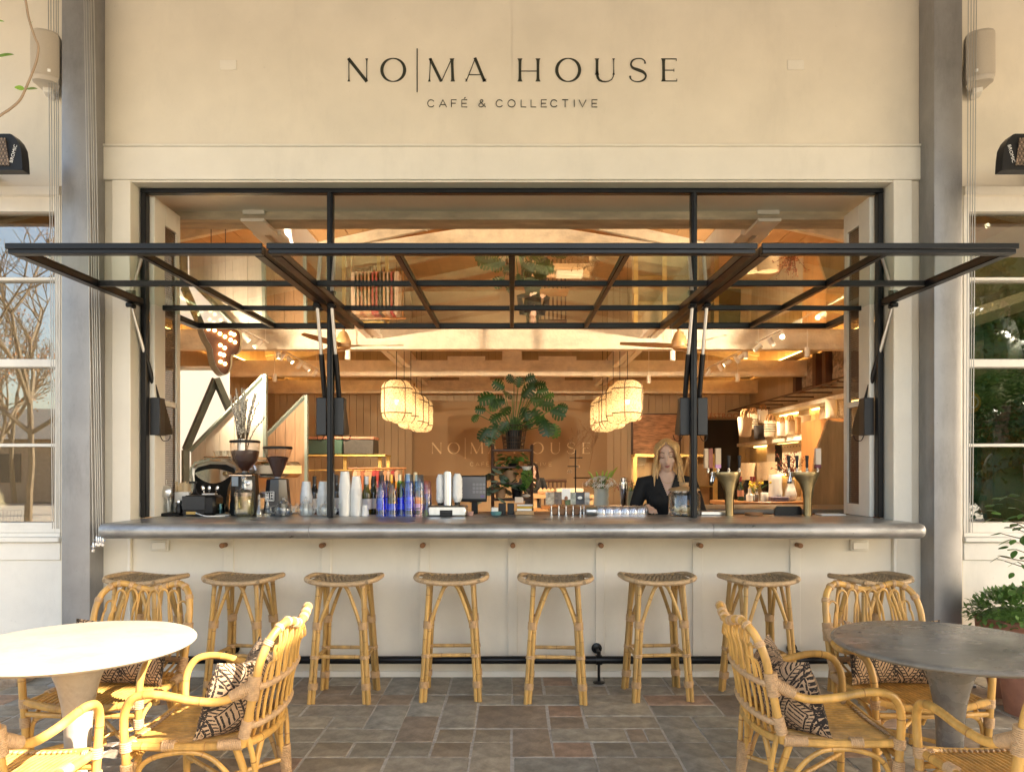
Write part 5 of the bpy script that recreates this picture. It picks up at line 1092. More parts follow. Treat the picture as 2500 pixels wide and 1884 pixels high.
# --- plank screens and the glowing white blind on the printer side
PALEPL = M('whitewashed_plank', (.62, .57, .50), .6, var=.1, sc=6, stretch=(4, 4, .5), rnd=.06); BROWNPL = M('brown_plank', (.30, .17, .09), .55, var=.2, sc=6, stretch=(4, 4, .5), rnd=.1); SAGE = M('sage_trim', (.20, .25, .23), .5, var=.1)
def screen(name, lab, a, b, yb, Y, mat, n):
    (x0, y0), (x1, y1) = a, b; t = thing(name, lab, 'screen', (0, 0, 0))
    X0, X1, Z0, Z1 = XX(x0, Y), XX(x1, Y), ZZ(y0, Y), ZZ(y1, Y); zb = .02
    for i in range(n):
        u0, u1 = i/n, (i+1)/n; xa, xb = X0+(X1-X0)*u0+.002, X0+(X1-X0)*u1-.002; za, zb2 = Z0+(Z1-Z0)*u0, Z0+(Z1-Z0)*u1
        MB().prism([(xa, zb), (xb, zb), (xb, zb2), (xa, za)], .025, (0, Y+.025, 0)).build('plank', mat, t)
    MB().tube([(X0-.01, Y, Z0), (X1, Y, Z1)], .028, 4).build('sloping_trim', SAGE, t); MB().box(X1+.003, X1+.04, Y-.03, Y+.03, zb, Z1+.02).build('edge_trim', SAGE, t)
screen('plank_screen', 'pale vertical plank screen with a sloping top behind the willow branches', (466, 1100), (643, 918), 1300, 8.5, PALEPL, 5)
screen('plank_screen', 'brown vertical plank screen with a sloping top behind the navy grinder', (649, 1066), (744, 968), 1300, 9.6, BROWNPL, 4)
t = thing('gable_frame', 'dark green gable frame standing before the glowing white blind', 'frame', (0, 0, 0)); Y = 8.9
pa, pb, pc, pd_ = W(453, 1098, Y), W(527, 925, Y), W(560, 1000, Y), W(453, 1300, Y); pd_.z = .01
MB().tube([pa, pb], .052, 4).build('rafter', GREYGREEN, t); MB().tube([pb, pc], .052, 4).build('rafter', GREYGREEN, t); MB().tube([pd_, pa], .052, 4).build('post', GREYGREEN, t)
a = W(380, 903, 9.4); b = W(560, 1300, 9.4); t = thing('glowing_sheet', 'plain white blind bright with daylight behind the gable frame', 'sheet', (0, 0, 0)); SHEETGLOW = E('sheet_glow', (.88, .84, .76), 0.22)  # emission added so the white sheet reads as bright
MB().box(a.x, b.x, 9.4, 9.415, .3, a.z).build('fabric', SHEETGLOW, t); MB().tube([(a.x, 9.4, a.z+.02), (b.x, 9.4, a.z+.02)], .03, 10).build('roller', WHITEP, t)
# --- shelf unit with chests and clothes rail, back left
t = thing('display_rack', 'gold framed glass display rack far inside behind the bottles', 'rack', (0, 0, 0)); Y = 13.0; xa, xb, z1 = XX(745, Y), XX(948, Y), ZZ(1110, Y)
for x in (xa, XX(843, Y), XX(928, Y), xb): MB().box(x-.03, x+.03, Y-.03, Y+.03, .01, z1-.03).build('post', GOLDF, t)
MB().box(xa, xb, Y-.3, Y+.3, z1-.03, z1).build('top_shelf', GOLDF, t); MB().box(xa+.03, xb-.03, Y-.28, Y+.28, ZZ(1146, Y)-.02, ZZ(1146, Y)).build('shelf', GOLDF, t)
for px0, px1, m_, lab in ((760, 846, M('chest_green', (.02, .06, .04), .5), 'dark green storage chest on the display rack'), (847, 921, M('chest_dark', (.035, .03, .025), .6, var=.3, sc=30), 'black woven storage chest on the display rack')):
    t = thing('storage_chest', lab, 'chest', (0, 0, 0)); MB().cbox(XX(px0, Y), XX(px1, Y)-.01, Y-.28, Y+.2, z1+.001, ZZ(1074, Y), .015).build('box', m_, t); MB().cbox(XX(px0, Y)-.01, XX(px1, Y), Y-.29, Y+.21, ZZ(1074, Y)+.001, ZZ(1069, Y)+.01, .01).build('lid', TERRA, t)
t = thing('clothes_rail', 'wooden clothes rail behind the wine bottles', 'clothes rail', (0, 0, 0)); Y = 12.2; zr = ZZ(1143, Y)
MB().tube([(XX(850, Y), Y, zr), (XX(992, Y), Y, zr)], .018, 8).build('rail', WOODM, t)
for px in (862, 985): MB().tube([(XX(px, Y), Y, .01), (XX(px, Y), Y, zr)], .016, 8).build('post', WOODM, t)
for i in range(12):
    px = 872+9*i; c_ = random.Random(i).choice([(.30, .10, .05), (.45, .25, .14), (.10, .07, .06), (.5, .35, .25), (.35, .05, .05), (.22, .16, .12)]); mb = MB()
    x = XX(px, Y); mb.prism([(-.03, -.06), (.0, -.03), (.03, -.06), (.045, -.2), (.05, -.75), (-.05, -.72), (-.045, -.2)], .34, (x, Y+.17, zr)); mb.tube([(x, Y, zr-.04), (x, Y, zr+.02)], .006, 5)
    mb.build('garment', M('garment_%d' % i, c_, .9, var=.15, sc=30), None, ['rust', 'sand', 'black', 'cream', 'red', 'brown', 'ochre', 'plum', 'dark', 'pale', 'tan', 'grey'][i] + ' garment hanging on the rail behind the bottles', 'garment', 'garments on the rail')
# --- wall art and cabinets behind the woman
t = thing('framed_picture', 'large framed picture of rippled sand on the back wall', 'picture', (0, 0, 0)); Y = YB-.06; SAND = M('sand_print', (.42, .23, .13), .6, var=.55, sc=5, stretch=(1, 1, 5))
MB().box(XX(1546, Y), XX(1657, Y), Y, Y+.03, ZZ(1125, Y), ZZ(1012, Y)).build('print', SAND, t)
for px in (1543, 1660): MB().box(XX(px, Y)-.02, XX(px, Y)+.02, Y-.02, Y+.035, ZZ(1125, Y), ZZ(1009, Y)).build('frame', WOODD, t)
MB().box(XX(1543, Y)+.021, XX(1660, Y)-.021, Y-.02, Y+.035, ZZ(1012, Y)+.002, ZZ(1009, Y)).build('frame', WOODD, t)
for px0, px1, lab in ((1550, 1690, 'brass framed glass cabinet behind the woman in black'), (1697, 1746, 'brass framed glass cabinet behind the first tap tower')):
    Y = 12.5; t = thing('glass_cabinet', lab, 'cabinet', (0, 0, 0)); xa, xb, z1 = XX(px0, Y), XX(px1, Y), ZZ(1108, Y); nn = 3 if px1-px0 > 100 else 2
    MB().box(xa, xb, Y-.02, Y+.4, z1-.05, z1).build('top', GOLDF, t); MB().box(xa, xb, Y+.36, Y+.4, .01, z1-.05).build('back', WOODL, t)
    for i in range(nn): x = xa+(xb-xa)*i/(nn-1) if nn > 1 else xa; MB().box(x-.035, x+.035, Y-.025, Y+.02, .01, z1-.052).build('stile', GOLDF, t)
    for z in (z1-.55, z1-1.0): MB().box(xa+.03, xb-.03, Y+.02, Y+.35, z-.02, z).build('shelf', GOLDF, t)
    MB().box(xa+.04, xb-.04, Y, Y+.004, .3, z1-.06).build('pane', GLASS, t)
# --- wall shelves with bags, right hand wall
t = thing('wall_shelves', 'long cream wall shelves with lit undersides behind the tap towers', 'shelves', (0, 0, 0)); STRIP = E('shelf_strip', (1, .60, .20), 4.2)
for z, y0, y1 in ((2.62, 11.0, 15.0), (2.04, 12.0, 16.6), (1.42, 12.0, 16.6)):
    MB().box(5.15, 5.57, y0, y1, z-.07, z).build('shelf', BEAMP, t); MB().box(5.50, 5.54, y0+.1, y1-.1, z-.09, z-.071).build('light_strip', STRIP, t)
for y in (12.35, 13.3, 15.0): MB().box(5.45, 5.57, y, y+.5, 1.42, 2.60).build('back_panel', CANVAS, t)
pg = MB().box(5.44, 5.45, 13.3, 14.6, 1.43, 1.96).build('peg_panel', CANVAS, t); hm = MB().lathe([(.014, 0), (0, .001)], (0, 0, 0), 8, (-1, 0, 0)).mesh('hole', DARK)
for i in range(8):
    for j in range(4): put('hole', hm, pg, loc=(5.438, 13.4+.15*i, 1.5+.13*j))
MB().box(5.44, 5.57, 12.05, 12.4, 1.43, 2.60).build('upright', DARK, t); MB().box(5.44, 5.57, 14.65, 15.0, 1.43, 1.96).build('dark_bay', DARK, t)
t = thing('pipe_rack', 'dark pipe rack fixed above the bag shelves', 'rack', (0, 0, 0)); 
MB().tube([(4.95, 11.0, 2.78), (4.95, 16.6, 2.78)], .018, 8).build('front_pipe', WOODD, t)
for i in range(8): y = 11.1+.76*i; MB().tube([(4.95, y, 2.78), (5.58, y, 2.78)], .014, 6).build('arm', WOODD, t)
COVE = E('cove_light', (1, .55, .16), 6)
MB().box(5.40, 5.45, 9.5, 16.9, 3.62, 3.66).build('cove_light', COVE, bld); MB().box(5.30, 5.5, 9.5, 16.9, 3.55, 3.60).build('cove_ledge', BEAMP, bld)
MB().box(-5.45, -5.40, 9.5, 16.9, 3.62, 3.66).build('cove_light', COVE, bld); MB().box(-5.5, -5.3, 9.5, 16.9, 3.55, 3.60).build('cove_ledge', BEAMP, bld)
# rubble stone panel with dark brackets high on that wall
STONE = M('rubble_stone', (.30, .23, .17), .9, var=.45, sc=14, bump=1, bsc=22, bdist=.03)
MB().box(5.48, 5.575, 11.2, 13.9, 2.98, 3.48).build('stone_panel', STONE, bld)
for y in (11.3, 12.4, 12.8, 13.7): MB().box(5.36, 5.478, y, y+.14, 2.88, 3.50).build('timber_bracket', WOODD, bld)
STRB = M('striped_canvas', (.66, .55, .40), .85, var=.06, sc=30); TANB = M('tan_leather', (.36, .18, .07), .6, var=.15, sc=12); BLKB = M('black_canvas', (.02, .016, .016), .8)
def bag(px, py0, py1, wpx, Y, m_, lab, handle=True, taper=.8, stripes=0):
    c = W(px, py1, Y); w = wpx*Y/FPX/2; h = (py1-py0)*Y/FPX; t = thing('tote_bag', lab, 'bag', c, R(18), 'bags at the wall shelves')
    mb = MB(); n = 16; vs = []
    for z, f, d in ((0, taper*.8, .35), (.04, taper, .5), (.5, (1+taper)/2, .5), (.85, 1, .4), (1, 1.04, .3)):
        for q in range(n): a = 2*math.pi*q/n; cc, ss = math.cos(a), math.sin(a); vs.append((w*f*math.copysign(abs(cc)**.6, cc), w*d*math.copysign(abs(ss)**.6, ss), h*z))
    mb.add(vs, [(i*n+q, i*n+(q+1) % n, (i+1)*n+(q+1) % n, (i+1)*n+q) for i in range(4) for q in range(n)] + [list(range(n))]); mb.build('body', m_, t, ang=70)
    if handle:
        for y in (-.28, .28): MB().tube(spline([(-w*.45, w*y, h*.92), (-w*.35, w*y, h*1.25), (0, w*y, h*1.38), (w*.35, w*y, h*1.25), (w*.45, w*y, h*.92)], 4), .012, 6).build('handle', TANB, t)
    for k in range(stripes):
        z = .35+.14*k; f = taper+(1-taper)*z; MB().tube([((w*f+.004)*math.copysign(abs(math.cos(a))**.6, math.cos(a)), (w*.5+.004)*math.copysign(abs(math.sin(a))**.6, math.sin(a)), h*z) for a in [2*math.pi*q/16 for q in range(16)]], .006, 4, closed=True).build('stripe', BLKB, t)
for a in ((1819, 1018, 1066, 38, 13.0, CANVAS, 'wide cream tote bag hanging next to the doorway', True, .72), (1838, 1010, 1048, 28, 14.0, STRB, 'striped cream bag hanging high behind the wide tote', True, .8, 3), (1862, 1000, 1032, 28, 14.3, PAPER, 'white bag hanging in the middle of the rack', True, .85), (1855, 1038, 1073, 32, 13.3, BLKB, 'black bag hanging below the white bag', False, .8), (1879, 1027, 1067, 30, 12.6, STRB, 'rounded striped bag with long tan handles', True, .9, 4), (1908, 1030, 1064, 24, 13.6, PAPER, 'small white tote on the shelf', True, .9), (1929, 1026, 1061, 26, 13.3, CANVAS, 'cream tote with tan loop handles on the shelf', True, .95), (1952, 1018, 1060, 24, 13.2, TANB, 'tan leather bag on the shelf', False, .95), (1968, 1014, 1056, 26, 12.8, LINEN, 'linen bag at the end of the shelf', False, .95)): bag(*a)
# cushions at the end of the upper bay
for px, py, w, h, m_, lab in ((2030, 998, 26, 56, STRB, 'striped cream cushion on the shelf behind the wood slab'), (2056, 998, 34, 58, M('shaggy_cream', (.50, .38, .24), .95, var=.3, sc=40, bump=1, bsc=60, bdist=.02), 'shaggy cream cushion on the shelf behind the wood slab')):
    Y = 11.6; c = W(px, py, Y); o = put('throw_cushion', cushion_mesh(w*Y/FPX*1.15, h*Y/FPX, .16, 0), None, lab, 'cushion'); o.data.materials.clear(); o.data.materials.append(m_); o.location = c
t = thing('side_cupboard', 'low cupboard carrying the throw cushions', 'cupboard', (0, 0, 0)); MB().box(4.75, 5.14, 11.0, 11.9, .01, ZZ(1027, 11.6)-.005).build('carcass', WOODM, t)
# --- big live edge slab
Y = 7.6; P = [(1982, 1245), (1985, 1190), (1990, 1120), (2000, 1085), (2023, 1024), (2045, 1029), (2072, 1030), (2075, 1245)]; pts = [((px-1982)*Y/FPX, (1245-py)*Y/FPX) for px, py in P]
o = MB().prism(pts, .05, (0, .05, 0)).build('wood_slab', SLABW, None, 'tall live edge timber slab leaning behind the second tap tower', 'slab', loc=(XX(1982, Y), Y, ZZ(1245, Y)))
t = thing('low_plinth', 'dark plinth under the timber slab', 'plinth', (0, 0, 0)); MB().cbox(XX(1975, Y), XX(2085, Y), Y-.1, Y+.2, .01, ZZ(1245, Y)-.004, .005).build('block', WOODD, t)
# --- table with vases and lamps
Y = 8.6; ztb = ZZ(1222, Y); t = thing('console_table', 'timber console table with vases behind the tap towers', 'table', (0, 0, 0))
MB().cbox(XX(1752, Y), XX(1962, Y), Y-.28, Y+.35, ztb-.045, ztb, .008).build('table_top', WOODM, t)
for px in (1765, 1950):
    for dy in (-.22, .28): MB().box(XX(px, Y)-.03, XX(px, Y)+.03, Y+dy-.03, Y+dy+.03, .01, ztb-.047).build('leg', WOODM, t)
for px0, px1, py0, py1, dy, lab in ((1806, 1846, 1130, 1171, .2, 'smaller tan drum lampshade beside the doorway'), (1847, 1896, 1128, 1172, .12, 'larger tan drum lampshade behind the white vases')):
    yy = Y+dy; cx_ = XX((px0+px1)/2, yy); r = (px1-px0)/2*yy/FPX; t = thing('table_lamp', lab, 'lamp', (cx_, yy, ztb+.001)); h0, h1 = ZZ(py1, yy)-ztb, ZZ(py0, yy)-ztb
    MB().lathe([(r*1.02, h0), (r, h1)], n=28).build('shade', LINEN, t); MB().lathe([(.06, 0), (.065, .02), (.04, .08), (.07, .16), (.03, h0), (.01, h0+.1)], n=18).build('base', BLACKPL, t)
def vase(px, py0, py1, wpx, dy, prof_, m_, name, lab, cat='vase'):
    yy = Y+dy; h = ZZ(py0, yy)-ztb; r = wpx/2*yy/FPX; return MB().lathe([(r*a, h*b+.001) for a, b in prof_], (XX(px, yy), yy, ztb), 22).build(name, m_, None, lab, cat)
vase(1893, 1158, 1209, 33, -.05, [(.75, 0), (.92, .05), (1, .3), (.92, .5), (.98, .8), (.9, .97), (.8, 1), (.7, .96)], WHITE, 'ceramic_vase', 'lumpy white ceramic vase on the books')
vase(1930, 1170, 1222, 29, -.1, [(.55, 0), (.85, .05), (1, .3), (.8, .55), (.55, .75), (.6, .97), (.68, 1), (.5, .96)], WHITE, 'ceramic_vase', 'shapely white ceramic vase with red twigs')
vase(1830, 1192, 1218, 16, -.2, [(.8, 0), (1, .05), (1, .5), (.5, .62), (.42, .9), (.5, 1), (.35, 1)], WHITE, 'bottle_vase', 'small white bottle vase with yellow flowers'); vase(1846, 1192, 1218, 14, -.2, [(.8, 0), (1, .05), (1, .55), (.5, .65), (.42, .95), (.5, 1), (.35, 1)], CHROME, 'bottle_vase', 'small mirrored bottle vase'); vase(1866, 1202, 1221, 19, -.22, [(.85, 0), (1, .1), (1, .9), (.9, 1), (.8, .95)], WHITE, 'ceramic_cup', 'ribbed white ceramic cup on the console', 'cup')
BKP = M('book_mauve', (.16, .13, .19), .5)
for i in range(2): MB().cbox(XX(1880, Y-.12), XX(1918, Y-.12), Y-.22, Y-.02, ztb+.001+.026*i, ztb+.025+.026*i, .003).build('coffee_table_book', BKP, None, ['lower', 'upper'][i] + ' mauve book under the lumpy white vase', 'book')
for px, lab in ((1808, 'green painted bottle with a red capsule'), (1834, 'dotted bottle with a red capsule behind the small vases'), (1841, 'second dotted bottle with a red capsule')): bottle(px, Y+.02, .285, BOTG if px < 1820 else GOLDF, M('red_foil', (.20, .02, .02), .35) if 'red_foil' not in MAT else MAT['red_foil'], lab, ztb+.001, TERRA if px < 1820 else None, .5, grp='bottles on the console')
r_ = random.Random(12); t = thing('yellow_flowers', 'yellow button flowers in the small bottle vases', 'flowers', (XX(1850, Y-.2), Y-.2, ztb+.12)); YEL = M('craspedia', (.62, .42, .03), .8); mb = MB()
for i in range(11):
    e = Vector((r_.uniform(-.10, .16), r_.uniform(-.04, .04), r_.uniform(.05, .11))); mb.tube([(-.05+.0*i, 0, -.02), e], .002, 4); MB().ball(e, .014, 8, 5).build('flower_head', YEL, t)
mb.build('stems', LEAFM, t, kind='stuff')
t = thing('red_twigs', 'red berry twigs rising from the shapely white vase', 'branches', (XX(1930, Y-.1), Y-.1, ztb+.22)); mb = MB(); bb = MB(); REDL = M('red_berry', (.30, .05, .02), .7, rnd=.2)
for i in range(22):
    e = Vector((r_.gauss(0, .14), r_.gauss(0, .06), r_.uniform(.14, .36))); Pp = spline([(0, 0, 0), e*.5+Vector((0, 0, .04)), e], 5); mb.tube(Pp, .0025, 4)
    for q in range(9): p = Pp[3+q % (len(Pp)-3)]+Vector((r_.uniform(-.02, .02), r_.uniform(-.02, .02), r_.uniform(-.02, .02))); bb.ball(p, .008, 5, 4)
mb.build('stems', TWIG, t, kind='stuff'); bb.build('berries', REDL, t, kind='stuff', fix=False)
# ================================================================ plants
def leaf_mesh(name, mat, kind='plain', w=.5, nseg=7, droop=.25, fold=.12):
    """one leaf of length 1 along +y, flat in x, with thickness given by curvature"""
    mb = MB(); pts = []
    if kind == 'monstera':
        vs = []; fs = []; rr = lambda u: w*max(.03, math.sin(math.pi*min(.97, .10+u*.86)))**.75
        for sd in (-1, 1):
            for k in range(6):                                  # solid inner half
                u0, u1 = k/6, (k+1)/6; b = len(vs)
                for x, y in ((0, u0), (sd*rr(u0)*.40, u0-.03), (sd*rr(u1)*.40, u1-.03), (0, u1)): vs.append((x, y, -droop*y*y - fold*abs(x) - .25*abs(x)**2))
                fs.append([b, b+1, b+2, b+3] if sd > 0 else [b+3, b+2, b+1, b])
            for k in range(5):                                  # lobes beyond the splits
                u0, u1 = .0+.19*k, .0+.19*k+.128; b = len(vs)
                for x, y in ((sd*rr(u0)*.36, u0-.03), (sd*rr(u0)*.9, u0+.0), (sd*rr(u0)*1.04, u0+.05), (sd*rr(u1)*1.0, u1+.02), (sd*rr(u1)*.36, u1-.02)): vs.append((x, y, -droop*y*y - fold*abs(x) - .25*abs(x)**2))
                fs.append([b+i for i in range(5)] if sd > 0 else [b+i for i in range(5)][::-1])
        mb.add(vs, fs); mb.add([(0, 0, 0), (.035, .5, -droop*.25-.005), (0, 1.03, -droop*1.06), (-.035, .5, -droop*.25-.005)], [(0, 1, 2, 3)])
    else:
        n = nseg; vs = []; 
        for j in range(n+1):
            u = j/n; r = w*(math.sin(math.pi*(u**.8)))**(.8 if kind == 'plain' else .6)
            if kind == 'heart' : r = w*math.sin(math.pi*min(1, (u*.88+.12)))**.8*(1 if u < 1 else 0)
            if j == n: r = 0
            z = -droop*u*u
            vs += [(-r, u-(.10 if kind == 'heart' and j == 0 else 0), z-fold*r), (0, u, z), (r, u-(.10 if kind == 'heart' and j == 0 else 0), z-fold*r)]
        fs = []
        for j in range(n): fs += [(j*3, j*3+1, j*3+4, j*3+3), (j*3+1, j*3+2, j*3+5, j*3+4)]
        mb.add(vs, fs)
    return mb.mesh(name, mat, ang=80, fix=False)
def orient(d, roll=0, up=Vector((0, 0, 1))):
    d = Vector(d).normalized(); x = d.cross(up); x = x.normalized() if x.length > 1e-4 else Vector((1, 0, 0)); z = x.cross(d); m = Matrix((x, d, z)).transposed(); return m @ Matrix.Rotation(roll, 3, 'Y')
def leaf_obj(me, parent, p, d, s, roll=0):
    o = put('leaf', me, parent, loc=p); o.rotation_euler = orient(d, roll).to_euler(); o.scale = (s, s, s); return o
# --- ladder shelf
Y = 6.3; t = thing('ladder_shelf', 'dark timber ladder shelf crowded with potted plants', 'shelf', (0, 0, 0)); xl, xr = XX(1203, Y), XX(1298, Y); zt_ = ZZ(1087, Y)
SH = [ZZ(1097, Y), ZZ(1138, Y), ZZ(1177, Y), ZZ(1216, Y)]
for x in (xl, xr):
    for dy in (-.11, .11): MB().lathe([(.011, .01), (.012, zt_-.012), (.015, zt_-.006), (.012, zt_+.004), (0, zt_+.008)], (x, Y+dy, 0), 10).build('post', WOODD, t)
for k, z in enumerate(SH): MB().cbox(xl-.012, xr+.012, Y-.12, Y+.12, z-.018, z, .004).build('shelf_board', WOODD, t)
# --- monstera in a wire basket on top
WIREM = M('dark_wire', (.09, .06, .04), .5, metal=.4)
b0 = Vector((XX(1254, Y), Y, SH[0]+.001)); t = thing('wire_basket', 'tapered dark wire basket on top of the plant ladder', 'basket', b0)
for k in range(30):
    a = 2*math.pi*k/30; MB().tube([(.085*math.cos(a), .085*math.sin(a), 0), (.116*math.cos(a), .116*math.sin(a), .205)], .0022, 4).build('wire', WIREM, t)
for z, r in ((.002, .085), (.03, .090), (.06, .094), (.09, .098), (.105, .101), (.205, .116)): MB().tube([(r*math.cos(a), r*math.sin(a), z) for a in [2*math.pi*q/28 for q in range(28)]], .0032, 5, closed=True).build('ring', WIREM, t)
t = thing('monstera_plant', 'large dark monstera with split leaves in the wire basket', 'plant', b0+Vector((0, 0, .004))); MB().lathe([(0, 0), (.06, 0), (.075, .16), (.068, .16), (0, .15)], n=20).build('pot', BLACKPL, t)
ml = leaf_mesh('leaf', LEAFD, 'monstera', .46); ml2 = leaf_mesh('leaf', LEAFM, 'monstera', .5, droop=.4); r_ = random.Random(21)
def mleaf(e, d, s, k=0):
    MB().tube(spline([(0, 0, .14), Vector(e)*.5+Vector((0, 0, .10)), e], 6), .0045, 5).build('stalk', LEAFM, t); leaf_obj(ml2 if k else ml, t, e, d, s, r_.uniform(-.5, .5))
MON = [(1205, 965, -1, -.3, .21), (1230, 948, -.6, .5, .19), (1290, 945, .5, .5, .19), (1318, 985, .9, -.1, .22), (1345, 1000, .8, -.5, .20), (1362, 990, 1, -.2, .15), (1245, 992, -.6, -.5, .21), (1300, 1002, .5, -.7, .21), (1275, 968, .2, .3, .20), (1222, 1010, -.7, -.6, .19), (1330, 1025, .2, -1, .24), (1350, 1035, .4, -1, .19), (1212, 1035, -.2, -1, .21), (1200, 1062, -.1, -1, .18), (1190, 1045, -.5, -.9, .18), (1168, 1012, -.6, -.5, .14), (1185, 1000, -1, .1, .15), (1255, 932, -.4, .4, .16), (1282, 928, .5, .3, .15), (1312, 955, .8, .3, .18), (1260, 1018, -.1, -1, .19), (1285, 1022, .3, -.9, .18), (1232, 980, -.8, .1, .19), (1328, 968, .7, .4, .16), (1305, 938, .8, .1, .14), (1250, 965, -.2, .1, .2), (1265, 945, .1, .8, .17), (1295, 975, .6, 0, .2), (1240, 1030, -.5, -.8, .16), (1310, 1015, .6, -.6, .18), (1275, 995, .1, -.4, .2), (1220, 985, -.8, -.2, .17)]
for i, (px, py, dx, dz, s) in enumerate(MON):
    e = W(px, py, Y+r_.uniform(-.16, .10)) - t.location; d = Vector((dx, r_.uniform(-.45, .05), dz*.8)); me_ = ml2 if i % 4 == 3 else ml
    MB().tube(spline([(0, 0, .14), Vector(e)*.5+Vector((0, 0, .07)), e], 6), .004, 5).build('stalk', LEAFM, t)
    o = put('leaf', me_, t, loc=e); o.rotation_euler = orient(d, r_.uniform(-.35, .35), Vector((r_.uniform(-.25, .25), -1, r_.uniform(.2, .7)))).to_euler(); o.scale = (s*.66*r_.uniform(.8, 1.15),)*3
# --- smaller plants on the ladder
pl = leaf_mesh('leaf', LEAFM, 'plain', .30); pls = leaf_mesh('leaf', LEAFS, 'heart', .42); pld = leaf_mesh('leaf', LEAFD, 'heart', .36); TERRA2 = M('pale_terracotta', (.50, .28, .15), .7, var=.15, sc=12)
def pot_plant(px, z, name, lab, potm, lm, n, spread, up, size, down=0, seed=1, pot=(.05, .085)):
    t = thing(name, lab, 'plant', (XX(px, Y-.02), Y-.02, z+.001)); r_ = random.Random(seed); MB().lathe([(pot[0]*.75, 0), (pot[0], pot[1]), (pot[0]*1.05, pot[1]+.004), (pot[0]*.9, pot[1]+.004), (0, pot[1]-.008)], n=20).build('pot', potm, t)
    for i in range(n):
        a = r_.uniform(0, 6.28); rr = spread*math.sqrt(r_.random()); e = Vector((rr*math.cos(a), rr*math.sin(a)*.7-.02, pot[1]+r_.uniform(.01, up)-down*(rr/spread)**2*r_.random())); d = Vector((math.cos(a), math.sin(a)-.5, r_.uniform(-.6, .4)))
        leaf_obj(lm, t, e, d, size*r_.uniform(.7, 1.2), r_.uniform(-.6, .6))
        if i % 3 == 0: MB().tube(spline([(0, 0, pot[1]-.01), e*.5+Vector((0, 0, pot[1]*.5+.02)), e], 4), .002, 4).build('stalk', LEAFM, t)
    return t
pot_plant(1252, SH[1], 'leafy_plant', 'leafy green plant on the upper ladder shelf', BLACKPL, pl, 42, .13, .10, .07, .08, 2, (.04, .02))
pot_plant(1246, SH[2], 'trailing_plant', 'trailing plant in a pale terracotta pot on the ladder', TERRA2, pld, 26, .15, .06, .06, .14, 3, (.062, .10))
pot_plant(1262, SH[3], 'dark_foliage_plant', 'dark leafed plant on the lowest ladder shelf', BLACKPL, pld, 34, .13, .10, .07, .05, 4)
t = pot_plant(1222, SH[3], 'silver_leaf_plant', 'silver leafed vine spilling down the side of the ladder', TERRA2, pls, 30, .15, .16, .11, .22, 5)
# string of pearls
t = thing('bead_plant', 'bright bead like succulent hanging from the ladder shelf', 'plant', (XX(1286, Y-.12), Y-.12, SH[1]-.03)); mb = MB(); r_ = random.Random(31)
for i in range(520): a = r_.uniform(0, 6.28); u = r_.random(); rr = .052*math.sin(math.pi*min(1, .25+u*.72))*r_.uniform(.6, 1); mb.ball((rr*math.cos(a), rr*math.sin(a), -.155*u), .0055, 5, 4)
mb.build('beads', LEAFY, t, kind='stuff', fix=False); MB().lathe([(.03, -.005), (.045, .03), (.04, .03), (0, .02)], n=16).build('pot', WHITE, t)
c = W(1285, 1210, Y-.14); MB().ball(c, (.035, .02, .016), 8, 6).build('shell', M('shell', (.6, .5, .4), .5), None, 'pale seashell on the ladder shelf', 'shell')
# bromeliad behind the till
t = thing('red_bromeliad', 'dark red spiky plant behind the till monitor', 'plant', W(1152, 1197, 6.2)); bl = leaf_mesh('leaf', M('bromeliad', (.12, .015, .02), .45, var=.3, sc=10, rnd=.2), 'plain', .10, droop=.5)
for i in range(22): a = 2.4*i; leaf_obj(bl, t, (0, 0, 0), (math.cos(a), math.sin(a), .5+.05*i), .10-.001*i)
MB().lathe([(.02, -.10), (.03, -.01), (0, -.005)], n=12).build('pot', BLACKPL, t)
# --- vase of white flowers, vase of red flowers
Yv = 6.35; zb = 1.091; t = thing('ribbed_vase', 'tall pale wavy vase on the bench behind the glasses', 'vase', (XX(1468, Yv), Yv, zb)); h = ZZ(1192, Yv)-zb
MB().lathe([(.058, 0), (.066, .01), (.068, h*.25), (.062, h*.45), (.067, h*.62), (.062, h*.8), (.068, h), (.06, h), (.055, h*.8), (0, h*.7)], n=28).build('body', M('pale_glaze', (.62, .60, .50), .45), t)
t = thing('white_flowers', 'bunch of white star flowers with green spikes', 'flowers', (XX(1468, Yv), Yv, zb+h-.02)); r_ = random.Random(41); fm = MB(); FLW = M('petal_white', (.78, .77, .70), .6)
for k in range(5): a = 2*math.pi*k/5; fm.add([(0, 0, 0), (.35*math.cos(a-.35), .35*math.sin(a-.35), .25), (math.cos(a), math.sin(a), .3), (.35*math.cos(a+.35), .35*math.sin(a+.35), .25)], [(0, 1, 2, 3)])
fme = fm.mesh('blossom', FLW, fix=False); sb = MB()
for i in range(95):
    a = r_.uniform(0, 6.28); el = r_.uniform(.1, 1.5); d = Vector((math.cos(a)*math.cos(el), math.sin(a)*math.cos(el), math.sin(el))); p = Vector((d.x*.145, d.y*.12, .025+d.z*.095)); o = put('blossom', fme, t, loc=p); o.rotation_euler = d.to_track_quat('Z', 'Y').to_euler(); o.scale = (r_.uniform(.022, .032),)*3
    if i % 2 == 0: sb.tube([(0, 0, -.03), p*.95], .0016, 4)
sb.build('stems', LEAFM, t, kind='stuff'); SPK = M('green_spike', (.30, .42, .06), .5)
for px, py in ((1435, 1150), (1455, 1150), (1472, 1148), (1484, 1147), (1495, 1148), (1508, 1140)):
    e = W(px, py, Yv)-t.location; b = e*.55; MB().tube(spline([b, b.lerp(e, .5)+Vector((0, 0, .01)), e], 4), [.009]*5+[.008, .006, .004, .002], 7).build('flower_spike', SPK, t)
